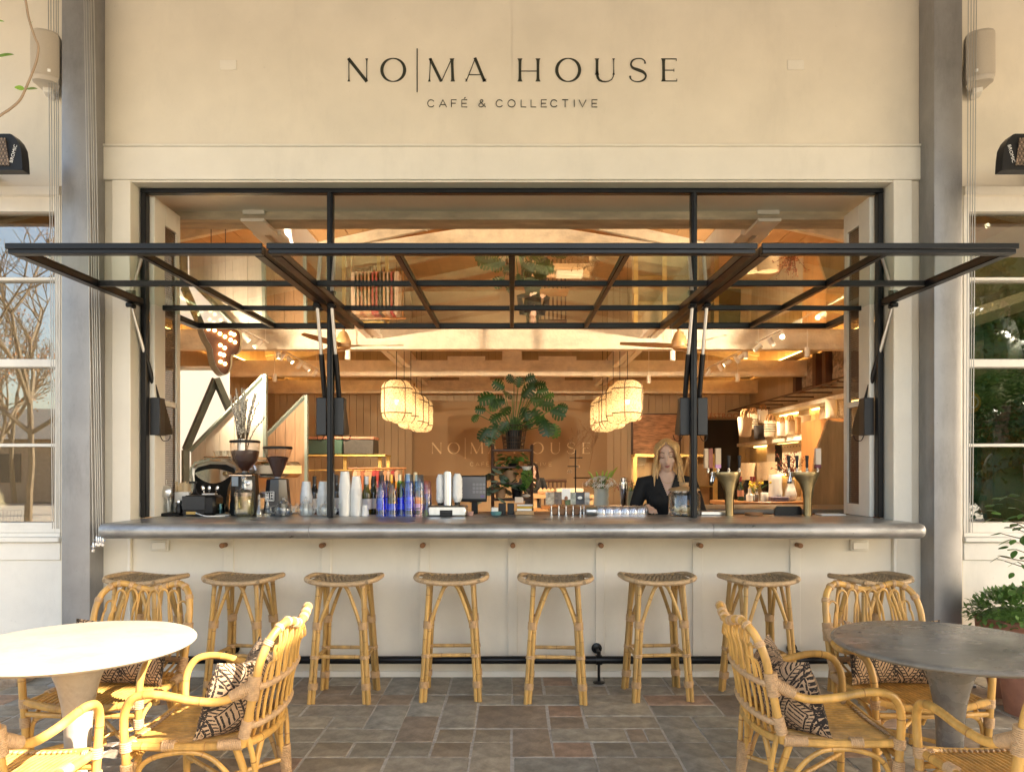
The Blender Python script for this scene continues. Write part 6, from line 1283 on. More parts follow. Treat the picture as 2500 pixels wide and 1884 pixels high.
t = thing('red_flowers', 'bunch of small dark red flowers in a pale vase', 'flowers', (XX(1541, 6.55), 6.55, zb)); h2 = ZZ(1198, 6.55)-zb; MB().lathe([(.04, 0), (.05, .02), (.045, h2), (.04, h2), (0, h2-.02)], n=20).build('vase', M('green_glaze', (.40, .42, .30), .45), t); fmr = fme.copy(); fmr.materials.clear(); fmr.materials.append(M('petal_red', (.30, .03, .04), .6, rnd=.3))
for i in range(110):
    d = Vector((r_.gauss(0, 1), r_.gauss(0, .8), abs(r_.gauss(.4, .8)))).normalized(); p = Vector((d.x*.15*r_.uniform(.6, 1)-.02, d.y*.10, h2+d.z*.12*r_.uniform(.5, 1))); o = put('blossom', fmr, t, loc=p); o.rotation_euler = d.to_track_quat('Z', 'Y').to_euler(); o.scale = (r_.uniform(.013, .02),)*3
sb = MB()
for i in range(30): sb.tube([(0, 0, h2-.02), (r_.gauss(0, .08), r_.gauss(0, .05), h2+r_.uniform(.02, .1))], .0018, 4)
sb.build('stems', LEAFM, t, kind='stuff')
# cocktail shaker
t = thing('cocktail_shaker', 'tall chrome cocktail shaker beside the red flowers', 'shaker', (XX(1523, 6.2), 6.2, zb)); k = 6.2/FPX; H = ZZ(1164, 6.2)-zb
MB().lathe([(.026, 0), (.027, .01), (.037, H*.56)], n=26).build('cup', CHROME, t); MB().lathe([(.0375, H*.565), (.040, H*.66), (.037, H*.84), (.030, H*.86), (.031, H*.97), (.022, H), (0, H)], n=26).build('cap', CHROME, t)
# glass bulb stand with dried branches
Yd = 7.3; t = thing('bulb_vase_stand', 'thin black stand holding round glass bulb vases', 'stand', (XX(1405, Yd), Yd, 0)); x0 = XX(1405, Yd)
MB().tube([(0, 0, .01), (0, 0, ZZ(1098, Yd))], .007, 8).build('stem', BLACK, t)
for py, dx in ((1117, .04), (1138, -.06), (1166, .16)): MB().tube([(-.06 if py < 1130 else min(0, dx)-.02, 0, ZZ(py, Yd)), (max(0, dx)+.03, 0, ZZ(py, Yd))], .005, 6).build('arm', BLACK, t)
for px, py, r in ((1391, 1151, .028), (1411, 1139, .020), (1431, 1182, .040)): c = W(px, py, Yd)-Vector((x0, Yd, 0)); MB().ball(c, r, 16, 10).build('bulb_vase', GLASS, t)
t = thing('dried_branches', 'tall airy dried branches rising from the glass bulb vases', 'branches', (x0, Yd, 0)); mb = MB(); r_ = random.Random(51); DRY = M('dried_stem', (.30, .17, .08), .8)
def twigs(p, d, L, lv):
    e = p+d*L; mb.tube([p, p.lerp(e, .5)+Vector((r_.uniform(-.01, .01), 0, 0)), e], .0022 if lv < 2 else .0014, 4)
    if lv < 4:
        for q in range(r_.choice((2, 3))): twigs(p.lerp(e, r_.uniform(.55, 1)), (d+Vector((r_.gauss(0, .45), r_.gauss(0, .3), r_.uniform(-.1, .25)))).normalized(), L*r_.uniform(.5, .75), lv+1)
    else: mb.ball(e, .006, 5, 4)
for px, py, d, L in ((1391, 1145, (-.1, 0, 1), .22), (1411, 1135, (.12, 0, 1), .24), (1431, 1172, (.25, 0, 1), .26)): twigs(W(px, py, Yd)-Vector((x0, Yd, 0)), Vector(d).normalized(), L, 0)
mb.build('twigs', DRY, t, kind='stuff')
# --- settle and back table far inside
t = thing('timber_settle', 'low timber settle with a spindle back far inside', 'settle', (0, 0, 0)); Y = 13.5
MB().box(XX(1318, Y), XX(1388, Y), Y, Y+.5, ZZ(1190, Y)-.4, ZZ(1190, Y)-.35).build('seat', WOODM, t); MB().tube([(XX(1318, Y), Y+.5, ZZ(1174, Y)), (XX(1388, Y), Y+.5, ZZ(1174, Y))], .03, 8).build('top_rail', WOODD, t)
for i in range(7): x = XX(1322+10.5*i, Y); MB().tube([(x, Y+.5, ZZ(1174, Y)), (x, Y+.5, .02)], .015, 6).build('spindle', WOODD, t)
t = thing('back_table', 'long pale table with small jars in front of the seated woman', 'table', (0, 0, 0)); Y = 10.5; z = ZZ(1206, Y)
MB().box(XX(1300, Y), XX(1445, Y), Y-.25, Y+.4, z-.05, z).build('table_top', WOODL, t)
for px in (1305, 1440): MB().box(XX(px, Y)-.03, XX(px, Y)+.03, Y-.2, Y-.14, .01, z-.052).build('leg', WOODL, t)
for i in range(4): MB().lathe([(.03, 0), (.045, .02), (.045, .05), (.02, .075), (.01, .09)], (XX(1320+9.5*i, Y), Y, z+.001), 14).build('clay_jar', TERRA2, None, 'small round clay jar in the row on the pale table', 'jar', 'clay jars on the pale table')
MB().cbox(XX(1358, Y), XX(1422, Y), Y-.12, Y+.1, z+.001, z+.085, .01).build('folded_linen', CANVAS, None, 'stack of folded cream linen behind the photo cards', 'linen')
for i in range(4):
    c = W(1304+10*i, 1240+3*i, 9.3-.2*i); t = thing('leather_stool', 'low tan leather stool in the row behind the photo cards', 'stool', (c.x, c.y, 0), 0, 'tan stools inside')
    MB().cbox(-.1, .1, -.1, .1, c.z-.04, c.z, .02).build('seat', TANB, t)
    for sx in (-.07, .07):
        for sy in (-.07, .07): MB().tube([(sx, sy, .006), (sx, sy, c.z-.041)], .012, 6).build('leg', WOODM, t)
# ================================================================ people
def remesh_obj(mb, vox, name, mat, parent, cut=None, smooth=3):
    me = mb.mesh('tmp', mat, fix=True); o = bpy.data.objects.new('tmp', me); COL.objects.link(o)
    md = o.modifiers.new('r', 'REMESH'); md.mode = 'VOXEL'; md.voxel_size = vox; sm = o.modifiers.new('s', 'SMOOTH'); sm.iterations = smooth; sm.factor = .5
    dg = bpy.context.evaluated_depsgraph_get(); m2 = bpy.data.meshes.new_from_object(o.evaluated_get(dg)); bpy.data.objects.remove(o); bpy.data.meshes.remove(me); m2.name = name
    m2.materials.clear(); m2.materials.append(mat)
    if cut:
        bm = bmesh.new(); bm.from_mesh(m2); bmesh.ops.delete(bm, geom=[v for v in bm.verts if cut(v.co)], context='VERTS'); bm.to_mesh(m2); bm.free()
    m2.polygons.foreach_set('use_smooth', [True]*len(m2.polygons)); m2.update()
    return put(name, m2, parent)
def rotm(ax, ay, az): return Euler((ax, ay, az)).to_matrix()
def person(loc, rz, lab, topm, hairm, hz, head_tilt, arms, skin, sc=1.0, sitting=False):
    """local: faces -y; hz = height of head centre; arms = two lists of joints shoulder, elbow, wrist, finger direction"""
    t = thing('person', lab, 'person', loc, rz); t.scale = (sc,)*3
    nz = hz-.105; sz = hz-.15; q = rotm(*head_tilt); hc = Vector((0, -.02, hz)); L = lambda p: hc + q @ Vector(p)
    body = MB()
    body.ball(L((0, .012, .035)), (.074, .092, .088), 20, 14, q); body.ball(L((0, -.025, -.04)), (.056, .066, .078), 18, 12, q); body.ball(L((0, -.058, -.092)), (.030, .026, .022), 12, 8, q)
    body.tube([L((0, -.078, .025)), L((0, -.094, -.008)), L((0, -.106, -.032)), L((0, -.088, -.042))], [.008, .0105, .0135, .012], 10)
    for s in (-1, 1):
        body.ball(L((s*.040, -.050, -.030)), (.022, .022, .024), 10, 8, q); body.ball(L((s*.031, -.072, .014)), (.015, .010, .010), 10, 8, q); body.ball(L((s*.075, .01, -.005)), (.010, .02, .03), 10, 8, q)
        body.tube([L((s*.048, -.068, .034)), L((s*.018, -.083, .036))], .0075, 8)
    body.ball(L((0, -.090, -.060)), (.022, .010, .0075), 12, 8, q)
    body.tube([L((0, .015, -.05)), Vector((0, .012, nz)), Vector((0, .018, sz-.02))], [.052, .049, .062], 16)
    tors = [(0, .02, sz+.02, .062, .055), (0, .018, sz-.02, .112, .07), (0, .012, sz-.06, .158, .085), (0, .0, sz-.13, .165, .105), (0, -.005, sz-.22, .15, .112), (0, .0, sz-.32, .13, .095), (0, .005, sz-.42, .125, .09), (0, .01, sz-.52, .155, .105), (0, .015, sz-.62, .172, .115)]
    def loft(mb, rings, g=0, n=24):
        vs = [(x+(rx+g)*math.cos(2*math.pi*k/n), y+(ry+g)*math.sin(2*math.pi*k/n), z) for (x, y, z, rx, ry) in rings for k in range(n)]
        mb.add(vs, [(i*n+k, i*n+(k+1) % n, (i+1)*n+(k+1) % n, (i+1)*n+k) for i in range(len(rings)-1) for k in range(n)] + [list(range(n)), [(len(rings)-1)*n+k for k in range(n)]])
    loft(body, tors)
    top = MB(); loft(top, tors, .008)
    for s in (-1, 1): body.ball((s*.075, -.075, sz-.2), (.062, .05, .06), 14, 10); top.ball((s*.075, -.075, sz-.2), (.07, .058, .068), 14, 10)
    for sh, el, wr, fd in arms:
        sh, el, wr = Vector(sh), Vector(el), Vector(wr); P = [sh*.5+Vector((0, 0, sz*.5-.025)), sh, sh.lerp(el, .5), el, el.lerp(wr, .35), wr]
        body.tube(P, [.05, .05, .043, .036, .036, .024], 14); top.tube(P[:-1]+[el.lerp(wr, .94)], [.06, .061, .053, .046, .044, .033], 14)
        fd = Vector(fd).normalized(); side = fd.cross(Vector((0, 0, 1))).normalized(); upv = side.cross(fd).normalized(); pc = wr+fd*.05
        body.ball(wr+fd*.045, (.036, .045, .016), 12, 8, Matrix((side, fd, upv)).transposed())
        for i, (o_, ln) in enumerate(((-.029, .060), (-.010, .070), (.010, .066), (.028, .052))):
            b = wr+fd*.075+side*o_; m_ = b+fd*ln*.45+upv*.006; e = m_+fd*ln*.5-upv*.018; body.tube([b, m_, e], [.0088, .008, .0065], 8)
        sgn = -1 if wr.x < 0 else 1; b = wr+fd*.03-side*.032*sgn; body.tube([b, b+fd*.028-side*.02*sgn, b+fd*.055-side*.022*sgn-upv*.01], [.011, .0095, .0075], 8)
    hipz = sz-.6
    for s in (-1, 1):
        if sitting: body.tube([(s*.085, .02, hipz), (s*.1, -.40, hipz-.02), (s*.1, -.42, .08)], [.082, .062, .045], 14); body.ball((s*.1, -.47, .035), (.045, .12, .035))
        else: body.tube([(s*.085, .02, hipz), (s*.09, .0, hipz*.52), (s*.09, .02, .09)], [.09, .06, .042], 14); body.ball((s*.09, -.05, .035), (.045, .12, .035))
    remesh_obj(body, .0062, 'body', skin, t)
    vz = sz-.165
    remesh_obj(top, .0055, 'wrap_top', topm, t, cut=lambda c: (c.y < .05 and c.z > vz and abs(c.x) < (c.z-vz)*.36) or c.z > sz+.022 and abs(c.x) < .062)
    tr_ = MB(); loft(tr_, [(0, .015, sz-.60, .172, .118), (0, .02, sz-.66, .178, .125)], .012)
    for s in (-1, 1):
        if sitting: tr_.tube([(s*.085, .02, hipz), (s*.1, -.40, hipz-.02), (s*.1, -.42, .1)], [.098, .075, .062], 14)
        else: tr_.tube([(s*.085, .02, hipz+.03), (s*.09, .0, hipz*.52), (s*.09, .02, .06)], [.105, .075, .06], 14)
    remesh_obj(tr_, .012, 'trousers', topm, t)
    # face marks: brows, lashes, lips
    BROW = MAT.get('brow') or M('brow', (.16, .08, .04), .8); LASH = MAT.get('lash') or M('lash', (.02, .012, .01), .8); LIP = MAT.get('lips') or M('lips', (.42, .11, .10), .4)
    for s in (-1, 1):
        MB().tube([L((s*.052, -.066, .045)), L((s*.034, -.0815, .051)), L((s*.016, -.0885, .046))], [.0022, .0035, .0025], 6).build('eyebrow', BROW, t)
        MB().tube([L((s*.047, -.074, .012)), L((s*.033, -.0845, .0065)), L((s*.018, -.0835, .011))], [.0016, .0028, .0016], 6).build('eyelash', LASH, t)
    MB().tube([L((-.021, -.0915, -.060)), L((-.008, -.0995, -.0565)), L((0, -.0993, -.0585)), L((.008, -.0995, -.0565)), L((.021, -.0915, -.060))], [.0015, .0038, .0034, .0038, .0015], 8).build('lips', LIP, t)
    MB().tube([L((-.016, -.0925, -.0645)), L((0, -.0985, -.068)), L((.016, -.0925, -.0645))], [.0015, .0048, .0015], 8).build('lower_lip', LIP, t)
    # hair: many tapering locks from the parting
    hr = MB(); r_ = random.Random(77)
    hr.ball(L((0, .028, .045)), (.082, .092, .086), 18, 12, q)
    for s in (-1, 1):
        for i in range(44):
            u = i/43; a = R(-62+205*u)         # around the head, front to back
            rt = L((s*.008, -.055+.12*u, .118-.015*u)); side_ = Vector((s*(.086+.006*r_.random())*math.sin(R(35)+min(R(55), u*R(110))), -.066+.15*u, .03)); m1 = L((s*(.060+.022*min(1, u*3)), -.068+.13*u, .075)); m2 = L((s*(.078+.008*min(1, u*2)), -.060+.13*u, .0)); m3 = L((s*(.082+r_.uniform(-.006, .012)), -.055+.12*u, -.08)); ln = r_.uniform(.13, .21)
            m3b = Vector((m3.x+s*r_.uniform(-.005, .018), m3.y+r_.uniform(-.005, .01), m3.z)); e = m3b+Vector((s*r_.uniform(-.02, .03), r_.uniform(-.045, .0) if u < .4 else r_.uniform(0, .02), -ln))
            hr.tube(spline([rt, m1, m2, m3b, e], 4), [.010]*6+[.0115]*5+[.010, .009, .007, .0055, .004, .002][:6], 6)
    hr.build('hair', hairm, t, ang=70)
    return t
BLACKKN = M('black_knit', (.010, .010, .011), .85, var=.2, sc=60, bump=.3, bsc=300); BLOND = M('blonde_hair', (.66, .40, .17), .45, var=.45, sc=26, stretch=(6, 6, .6)); DKHAIR = M('dark_hair', (.02, .010, .008), .4, var=.3, sc=26)
hzz = ZZ(1112, 5.72)
w1 = person((XX(1628, 5.72), 5.72, 0), R(-8), 'woman with long blonde hair in a black wrap top looking down at the counter', BLACKKN, BLOND, hzz, (R(17), R(-3), R(-6)),
       [((-.185, .02, hzz-.215), (-.265, -.03, hzz-.47), (-.155, -.26, CZ+.055), (.25, -1, -.28)), ((.185, .02, hzz-.215), (.265, -.03, hzz-.47), (.10, -.22, CZ+.05), (-.4, -1, -.2))], SKIN)
MB().tube([(.06*math.cos(a), -.02-.075*math.sin(a), hzz-.155-.06*math.sin(a)) for a in [math.pi*k/14 for k in range(15)]], .0012, 5).build('necklace', GOLDF, w1)
hz2 = 1.20
person((XX(1308, 13.0)-.06, 13.0, ZZ(1147, 13.0)-hz2), R(14), 'dark haired woman in black seated far inside, looking down', BLACKKN, DKHAIR, hz2, (R(14), 0, R(-10)),
       [((-.185, .02, hz2-.185), (-.26, -.06, hz2-.46), (-.10, -.28, hz2-.45), (.3, -1, -.1)), ((.185, .02, hz2-.185), (.26, -.06, hz2-.46), (.10, -.28, hz2-.42), (-.3, -1, -.1))], SKIN, 1.0, True)
t = thing('high_chair', 'tall dark chair under the seated woman', 'chair', (XX(1308, 13.0)-.06, 13.0, 0)); zs_ = ZZ(1147, 13.0)-hz2+.47
MB().cbox(-.2, .2, -.15, .22, zs_-.14, zs_-.09, .01).build('seat', WOODD, t)
for sx in (-.17, .17):
    for sy in (-.12, .19): MB().box(sx-.02, sx+.02, sy-.02, sy+.02, .01, zs_-.141).build('leg', WOODD, t)
# ================================================================ outside: fittings on the wall, plants, what the windows mirror
WIRE = M('steel_wire', (.42, .41, .39), .4, metal=.5)
for grp, lab, lines in (('l', 'steel cables beside the column on the reflecting window side', [(118, 0, 128, 1290), (124, 0, 133, 1290), (131, 0, 138, 1290), (137, 0, 141, 1290), (142, 0, 144, 1290)]), ('c', 'steel cables down the front of the column ending in small shackles', [(205, 0, 228, 1338), (210, 0, 236, 1322), (217, 0, 241, 1324), (222, 0, 246, 1322), (229, 0, 252, 1324)]), ('r', 'steel cables beside the column on the fern window side', [(2364, 0, 2359, 1300), (2371, 0, 2364, 1300), (2378, 0, 2368, 1300), (2384, 0, 2374, 1300)])):
    Yc = 4.74 if grp != 'l' else 4.80; t = thing('awning_cables', lab, 'cables', (0, 0, 0))
    for (a, b, c, d) in lines:
        p, q = W(a, b, Yc), W(c, d, Yc); p2 = p+(p-q)*.02; MB().tube([p2, q], .0028, 6).build('cable', WIRE, t)
        if grp == 'c': mb = MB(); mb.lathe([(.0, -.03), (.011, -.022), (.011, -.008), (.004, 0), (.006, .03), (.0, .045)], q, 10); mb.build('shackle', CHROME, t); MB().tube([q+Vector((-.016, 0, .012)), q+Vector((.016, 0, .012))], .004, 6).build('shackle_pin', CHROME, t)
# wall speakers
SPK_C = M('speaker_grille', (.50, .44, .36), .7, var=.06, sc=200); 
for s, px, lab in ((-1, 112, 'cream wall speaker above the reflecting window'), (1, 2392, 'cream wall speaker above the fern window')):
    c = W(px, 142, 4.80); t = thing('wall_speaker', lab, 'speaker', c, R(s*-22)); w, h = .090, .165
    P = [(-w, .02), (-w*.92, -.03), (-w*.5, -.055), (0, -.06), (w*.5, -.055), (w*.92, -.03), (w, .02), (w*.55, .13), (-w*.55, .13)]
    mb = MB(); n = len(P); rings = [(-h, .86), (-h+.02, .97), (-h+.04, 1), (h-.04, 1), (h-.02, .97), (h, .86)]
    mb.add([(a*f, b*f, z) for z, f in rings for a, b in P], [(i*n+k, i*n+(k+1) % n, (i+1)*n+(k+1) % n, (i+1)*n+k) for i in range(len(rings)-1) for k in range(n)] + [list(range(n)), [(len(rings)-1)*n+k for k in range(n)]]); mb.build('cabinet', M('speaker_case', (.56, .50, .42), .5) if s < 0 else MAT['speaker_case'], t)
    G2 = [(-w*.86, -.037), (-w*.48, -.060), (0, -.065), (w*.48, -.060), (w*.86, -.037)]; mb = MB(); mb.add([(a, b, z) for z in (-h*.83, h*.86) for a, b in G2], [(k, k+1, 5+k+1, 5+k) for k in range(4)]); mb.build('grille', SPK_C, t)
    MB().cbox(-.009-s*.03, .009-s*.03, -.067, -.064, -h*.72, -h*.60, .001).build('maker_plate', PAPER, t); mb = MB(); mb.cbox(-.03, .03, .06, .15, -h-.03, -h+.005, .004); mb.cbox(-.02, .02, .14, .18, -h-.03, h*.3, .004); mb.build('bracket', WHITEP, t)
# radiant heaters with mesh fronts
for s in (-1, 1):
    Yh = 4.55; xe = XX(62 if s < 0 else 2440, Yh); zc = ZZ(377, Yh); t = thing('radiant_heater', 'black radiant heater with a mesh front ' + ('near the hanging vine' if s < 0 else 'above the potted plants'), 'heater', (xe, Yh, zc)); h = .113; L = .95
    def hx(a): return s*a
    prof_ = [(-.005, -h), (-.002, -.06), (.0, -.03), (.008, .03), (.03, .075), (.06, h-.005), (.075, h), (L, h), (L, -h)]
    mb = MB(); mb.prism([(s*a, b) for a, b in prof_], .07, (0, .035, 0)); mb.build('casing', BLACKPL, t)
    mb = MB(); mb.prism([(s*a, b) for a, b in ((.075, -.085), (.10, .085), (L-.08, .085), (L-.08, -.085))], .004, (0, -.037, 0)); mb.build('reflector', M('heater_ceramic', (.50, .36, .26), .4, metal=.4, var=.3, sc=18) if s < 0 else MAT['heater_ceramic'], t)
    mb = MB()
    for i in range(26):
        for j in range(8):
            x = .085+.022*i+(.011 if j % 2 else 0); z = -.078+.022*j; mb.tube([(s*(x+.0105*math.cos(a)), -.047, z+.0105*math.sin(a)) for a in [math.pi/6+math.pi/3*q for q in range(6)]], .0018, 4, closed=True)
    mb.build('mesh_guard', BLACK, t, kind='stuff', fix=False)
    mb = text_mb('BROMIC', .030, 1.05); mb.xf(Matrix.Translation((s*.040, -.0385, -.015)) @ Matrix.Rotation(R(-75 if s < 0 else 75), 4, 'Y')); mb.build('lettering', PAPER, t)
    mb = MB(); mb.box(s*.5-.03, s*.5+.03, .036, .42, -.03, .03); mb.build('wall_arm', BLACK, t)
# vine hanging in at the top
Yv = 2.9; t = thing('hanging_vine', 'thin vine twig with a few bright leaves hanging from the canopy', 'vine', (0, 0, 0)); P = [W(a, b, Yv) for a, b in ((52, -40), (62, 0), (70, 45), (84, 90), (93, 112), (90, 145), (78, 180), (62, 218), (48, 245), (25, 266), (-6, 288), (-40, 330))]
top = W(40, -300, Yv); top.z = 4.73; P = [top, top.lerp(P[0], .6)+Vector((.03, 0, 0))] + P; MB().tube(spline(P, 5), .0048, 6).build('twig', M('vine_stem', (.34, .24, .15), .7), t)
vl = leaf_mesh('leaf', LEAFY, 'plain', .26)
for px, py, d, s in ((-12, 138, (1, -.2, .25), .075), (64, 217, (1, -.2, .15), .045), (60, 216, (-1, -.1, .1), .035), (74, 60, (.5, -.2, .8), .018), (-10, 50, (1, 0, .1), .03)): leaf_obj(vl, t, W(px, py, Yv), d, s, .9)
# potted plants by the fern window
t = thing('terracotta_planter', 'wide terracotta pot with a low bushy herb', 'planter', (3.16, 4.55, .001)); MB().lathe([(0, 0), (.14, 0), (.2, .40), (.215, .42), (.22, .49), (.2, .495), (.19, .47), (0, .46)], n=36).build('pot', TERRA, t)
hl = leaf_mesh('leaf', LEAFM, 'plain', .35); r_ = random.Random(61); mb = MB(); base_ = [v for v in []]
mb.ball((0, 0, .46), (.22, .2, .10), 14, 8)
for i in range(1700):
    a = r_.uniform(0, 6.28); el = r_.uniform(-.25, 1.5); d = Vector((math.cos(a)*math.cos(el), math.sin(a)*math.cos(el), math.sin(el))); f = r_.uniform(.75, 1.12); p = Vector((d.x*.25*f, d.y*.22*f, .50+d.z*.15*f)); m_ = orient(d+Vector((r_.gauss(0, .5), r_.gauss(0, .5), r_.gauss(0, .5)))); L_ = r_.uniform(.028, .05)
    mb.add([p + m_ @ Vector(v)*L_ for v in ((-.3, .4, 0), (0, 0, 0), (.3, .4, 0), (0, 1, -.1))], [(1, 2, 3, 0)])
mb.build('foliage', M('herb_leaf', (.13, .24, .055), .5, var=.4, sc=18), t, kind='stuff', fix=False)
t = thing('potted_tree', 'slim young tree in a pot beside the fern window', 'tree', (3.02, 4.22, .001)); MB().lathe([(0, 0), (.13, 0), (.17, .3), (.16, .32), (0, .3)], n=28).build('pot', TERRA, t)
MB().tube(spline([(0, 0, .3), (-.02, 0, .7), (-.01, .01, 1.1), (-.03, 0, 1.45)], 5), .013, 8).build('trunk', TWIG, t); tl = leaf_mesh('leaf', LEAFM, 'plain', .28)
for i in range(60):
    a = r_.uniform(0, 6.28); z = r_.uniform(.72, 1.35); L_ = r_.uniform(.03, .17)*(1.15-abs(z-1.0)); p = Vector((L_*math.cos(a)-.03, L_*math.sin(a), z)); leaf_obj(tl, t, p, (math.cos(a), math.sin(a), r_.uniform(-.6, .4)), r_.uniform(.05, .08), r_.uniform(-.6, .6))
    if i % 2 == 0: MB().tube([(-.015, 0, z-.03), p], .0025, 4).build('branch', TWIG, t)
MB().cbox(-3.95, -3.24, 4.75, 4.968, -.01, .09, .01).build('stone_step', STONE, None, 'low dark stone step beneath the reflecting window', 'step')
# behind the fern window: cupboard, fern, stone wall
t = thing('glazed_cupboard', 'orange timber cupboard with black hinges behind the side window', 'cupboard', (3.9, 6.5, 0)); ORW = M('orange_timber', (.34, .115, .03), .35, var=.25, sc=5, stretch=(4, 4, .4))
MB().box(0, 1.4, .06, .5, .01, 1.86).build('carcass', WOODD, t); MB().cbox(.30, .40, -.02, .055, .02, 1.84, .006).build('stile', ORW, t); MB().cbox(.16, .24, -.01, .055, .02, 1.84, .006).build('stile', ORW, t); MB().cbox(.42, 1.3, .0, .055, .05, 1.8, .006).build('door_panel', WOODM, t); MB().cbox(0, .158, -.005, .055, 1.62, 1.72, .006).build('rail', ORW, t); MB().cbox(0, .158, -.005, .055, .95, 1.05, .006).build('rail', ORW, t)
for z in (1.66, 1.15, .99): MB().cbox(.20, .33, -.045, -.021, z, z+.045, .006).build('hinge', BLACK, t)
t = thing('boston_fern', 'big hanging fern on the cupboard behind the side window', 'fern', (4.45, 6.55, 1.87)); fr_ = MB(); r_ = random.Random(71); MB().lathe([(.1, 0), (.15, .14), (0, .13)], n=20).build('pot', TERRA, t)
for i in range(85):
    a = r_.uniform(0, 6.28); L_ = r_.uniform(.35, .75); upz = r_.uniform(.1, .45); P = spline([(0, 0, .14), (L_*.35*math.cos(a), L_*.35*math.sin(a), .14+upz*.7), (L_*.8*math.cos(a), L_*.8*math.sin(a), .05+upz*.3), (L_*math.cos(a), L_*math.sin(a), -.25+upz*.2)], 7); side = Vector((-math.sin(a), math.cos(a), 0))
    for k in range(1, len(P)-1):
        tt = (P[k+1]-P[k-1]).normalized(); w = .06*math.sin(math.pi*k/len(P))**.7
        for sg in (-1, 1): fr_.add([P[k], P[k]+tt*.014+side*sg*w*.5, P[k]+side*sg*w+Vector((0, 0, -.012)), P[k]-tt*.010+side*sg*w*.5], [(0, 1, 2, 3)])
fr_.build('fronds', LEAFD, t, kind='stuff', fix=False)
sw = thing('stone_pier', 'rough stone wall with dark timber brackets behind the side window', 'wall', (0, 0, 0)); MB().box(3.75, 5.5, 7.3, 7.45, .01, 3.3).build('stone', STONE, sw)
for x in (4.35, 4.75, 5.1): MB().box(x, x+.13, 7.14, 7.298, 2.45, 2.95).build('timber_bracket', WOODD, sw)
mb = MB(); mb.tube([(3.7, 7.2, 2.3+.35), (5.4, 7.0, 3.2)], .09, 4); mb.build('brace', BEAMP, sw)
t = thing('round_sign', 'small round yellow sign behind the side window', 'sign', W(2366, 982, 5.9)); MB().lathe([(.09, 0), (.09, .012), (0, .013)], (0, 0, 0), 28, (0, -1, 0)).build('disc', M('sign_yellow', (.62, .32, .03), .5), t); MB().tube([(.035*math.cos(a)+.028, -.016, .045*math.sin(a)) for a in [2*math.pi*k/20 for k in range(20)]], .007, 5, closed=True).build('ring', PAPER, t); MB().tube([(0, .0, .09), (0, 0, 1.2)], .004, 5).build('hanger', BLACK, t)
# behind the other window: crate and wire basket on a ledge
t = thing('wire_basket', 'wire basket on the ledge behind the reflecting window', 'basket', (-3.75, 5.32, 1.0)); mb = MB()
for i in range(18): mb.tube([(-.2+.4*i/17, -.1, 0), (-.22+.44*i/17, -.1, .13)], .002, 4)
for z in (.0, .04, .09, .13): mb.tube([(-.22, -.1, z), (.22, -.1, z)], .003, 4)
mb.build('wires', BLACK, t, kind='stuff'); MB().cbox(-.45, .45, -.15, .15, -.06, -.003, .004).build('ledge', WHITEP, t)
MB().cbox(-4.05, -3.80, 5.26, 5.40, 1.0, 1.15, .004).build('storage_box', CREAM2, None, 'cream box on the ledge behind the reflecting window', 'box')
# ---------------------------------------------------------------- trees, brick house and added evergreens across the plaza (mirrored in the panes)
BARK = M('bark', (.20, .15, .10), .9, var=.3, sc=8, bump=.6, bsc=20)
def tree(loc, h, seed, lab, leafm=None, nl=0, dens=5):
    t = thing('bare_tree', lab, 'tree', loc); r_ = random.Random(seed); mb = MB(); tips = []
    def br(p, d, L, r, lv):
        P = [p]; q = p
        for k in range(4): d = (d+Vector((r_.gauss(0, .10), r_.gauss(0, .10), .05))).normalized(); q = q+d*L/4; P.append(q)
        mb.tube(P, [r*(1-.09*k) for k in range(5)], 7 if lv < 2 else 4, cap=False)
        if lv < dens:
            for k in range(3 if lv > 0 else 5):
                u = r_.uniform(.45, 1); b = P[min(4, int(u*4)+1)]; nd = (d+Vector((r_.gauss(0, .6), r_.gauss(0, .6), r_.gauss(.12, .3)))).normalized(); br(b, nd, L*r_.uniform(.55, .8), r*.62, lv+1)
        else: tips.append(q)
    br(Vector((0, 0, 0)), Vector((0, 0, 1)), h*.30, h*.0095, 0); mb.build('trunk', BARK, t, fix=False)
    if leafm:
        lf = MB()
        for i in range(nl): p = r_.choice(tips)+Vector((r_.gauss(0, .25), r_.gauss(0, .25), r_.gauss(0, .25))); m_ = orient(Vector((r_.gauss(0, 1), r_.gauss(0, 1), r_.gauss(0, 1)))); lf.add([p + m_ @ Vector(v)*.11 for v in ((-.35, .45, 0), (0, 0, 0), (.35, .45, 0), (0, 1, 0))], [(0, 1, 2, 3)])
        lf.build('crown', leafm, t, kind='stuff', fix=False)
AUT = M('autumn_leaf', (.42, .16, .05), .7, rnd=.2, var=.4, sc=4)
tree((-13.4, -10, 0), 11, 1, 'bare plane tree across the plaza behind the viewer'); tree((-18.5, -15.5, 0), 10, 5, 'tree with thin orange leaves across the plaza', AUT, 900); tree((-22, -22, 0), 12, 9, 'bare tree in front of the brick house'); tree((-10.2, -17, 0), 11, 13, 'bare tree at the edge of the plaza')
t = thing('brick_house', 'low brick house with a grey roof across the plaza', 'house', (-22, -27, 0)); BRK = M('house_brick', (.36, .27, .20), .85, var=.2, sc=6)
MB().box(-9, 9, -4, 4, 0, 2.9).build('wall', BRK, t); mb = MB(); mb.prism([(-4.6, 2.85), (4.6, 2.85), (0, 4.6)], 19, (9.5, 0, 0), (0, 1, 0), (0, 0, 1)); mb.v = [Vector((-9.5 if i < 3 else 9.5, v.y, v.z)) for i, v in enumerate(mb.v)]; mb.build('roof', M('grey_roof', (.16, .15, .14), .8, var=.2, sc=6), t)
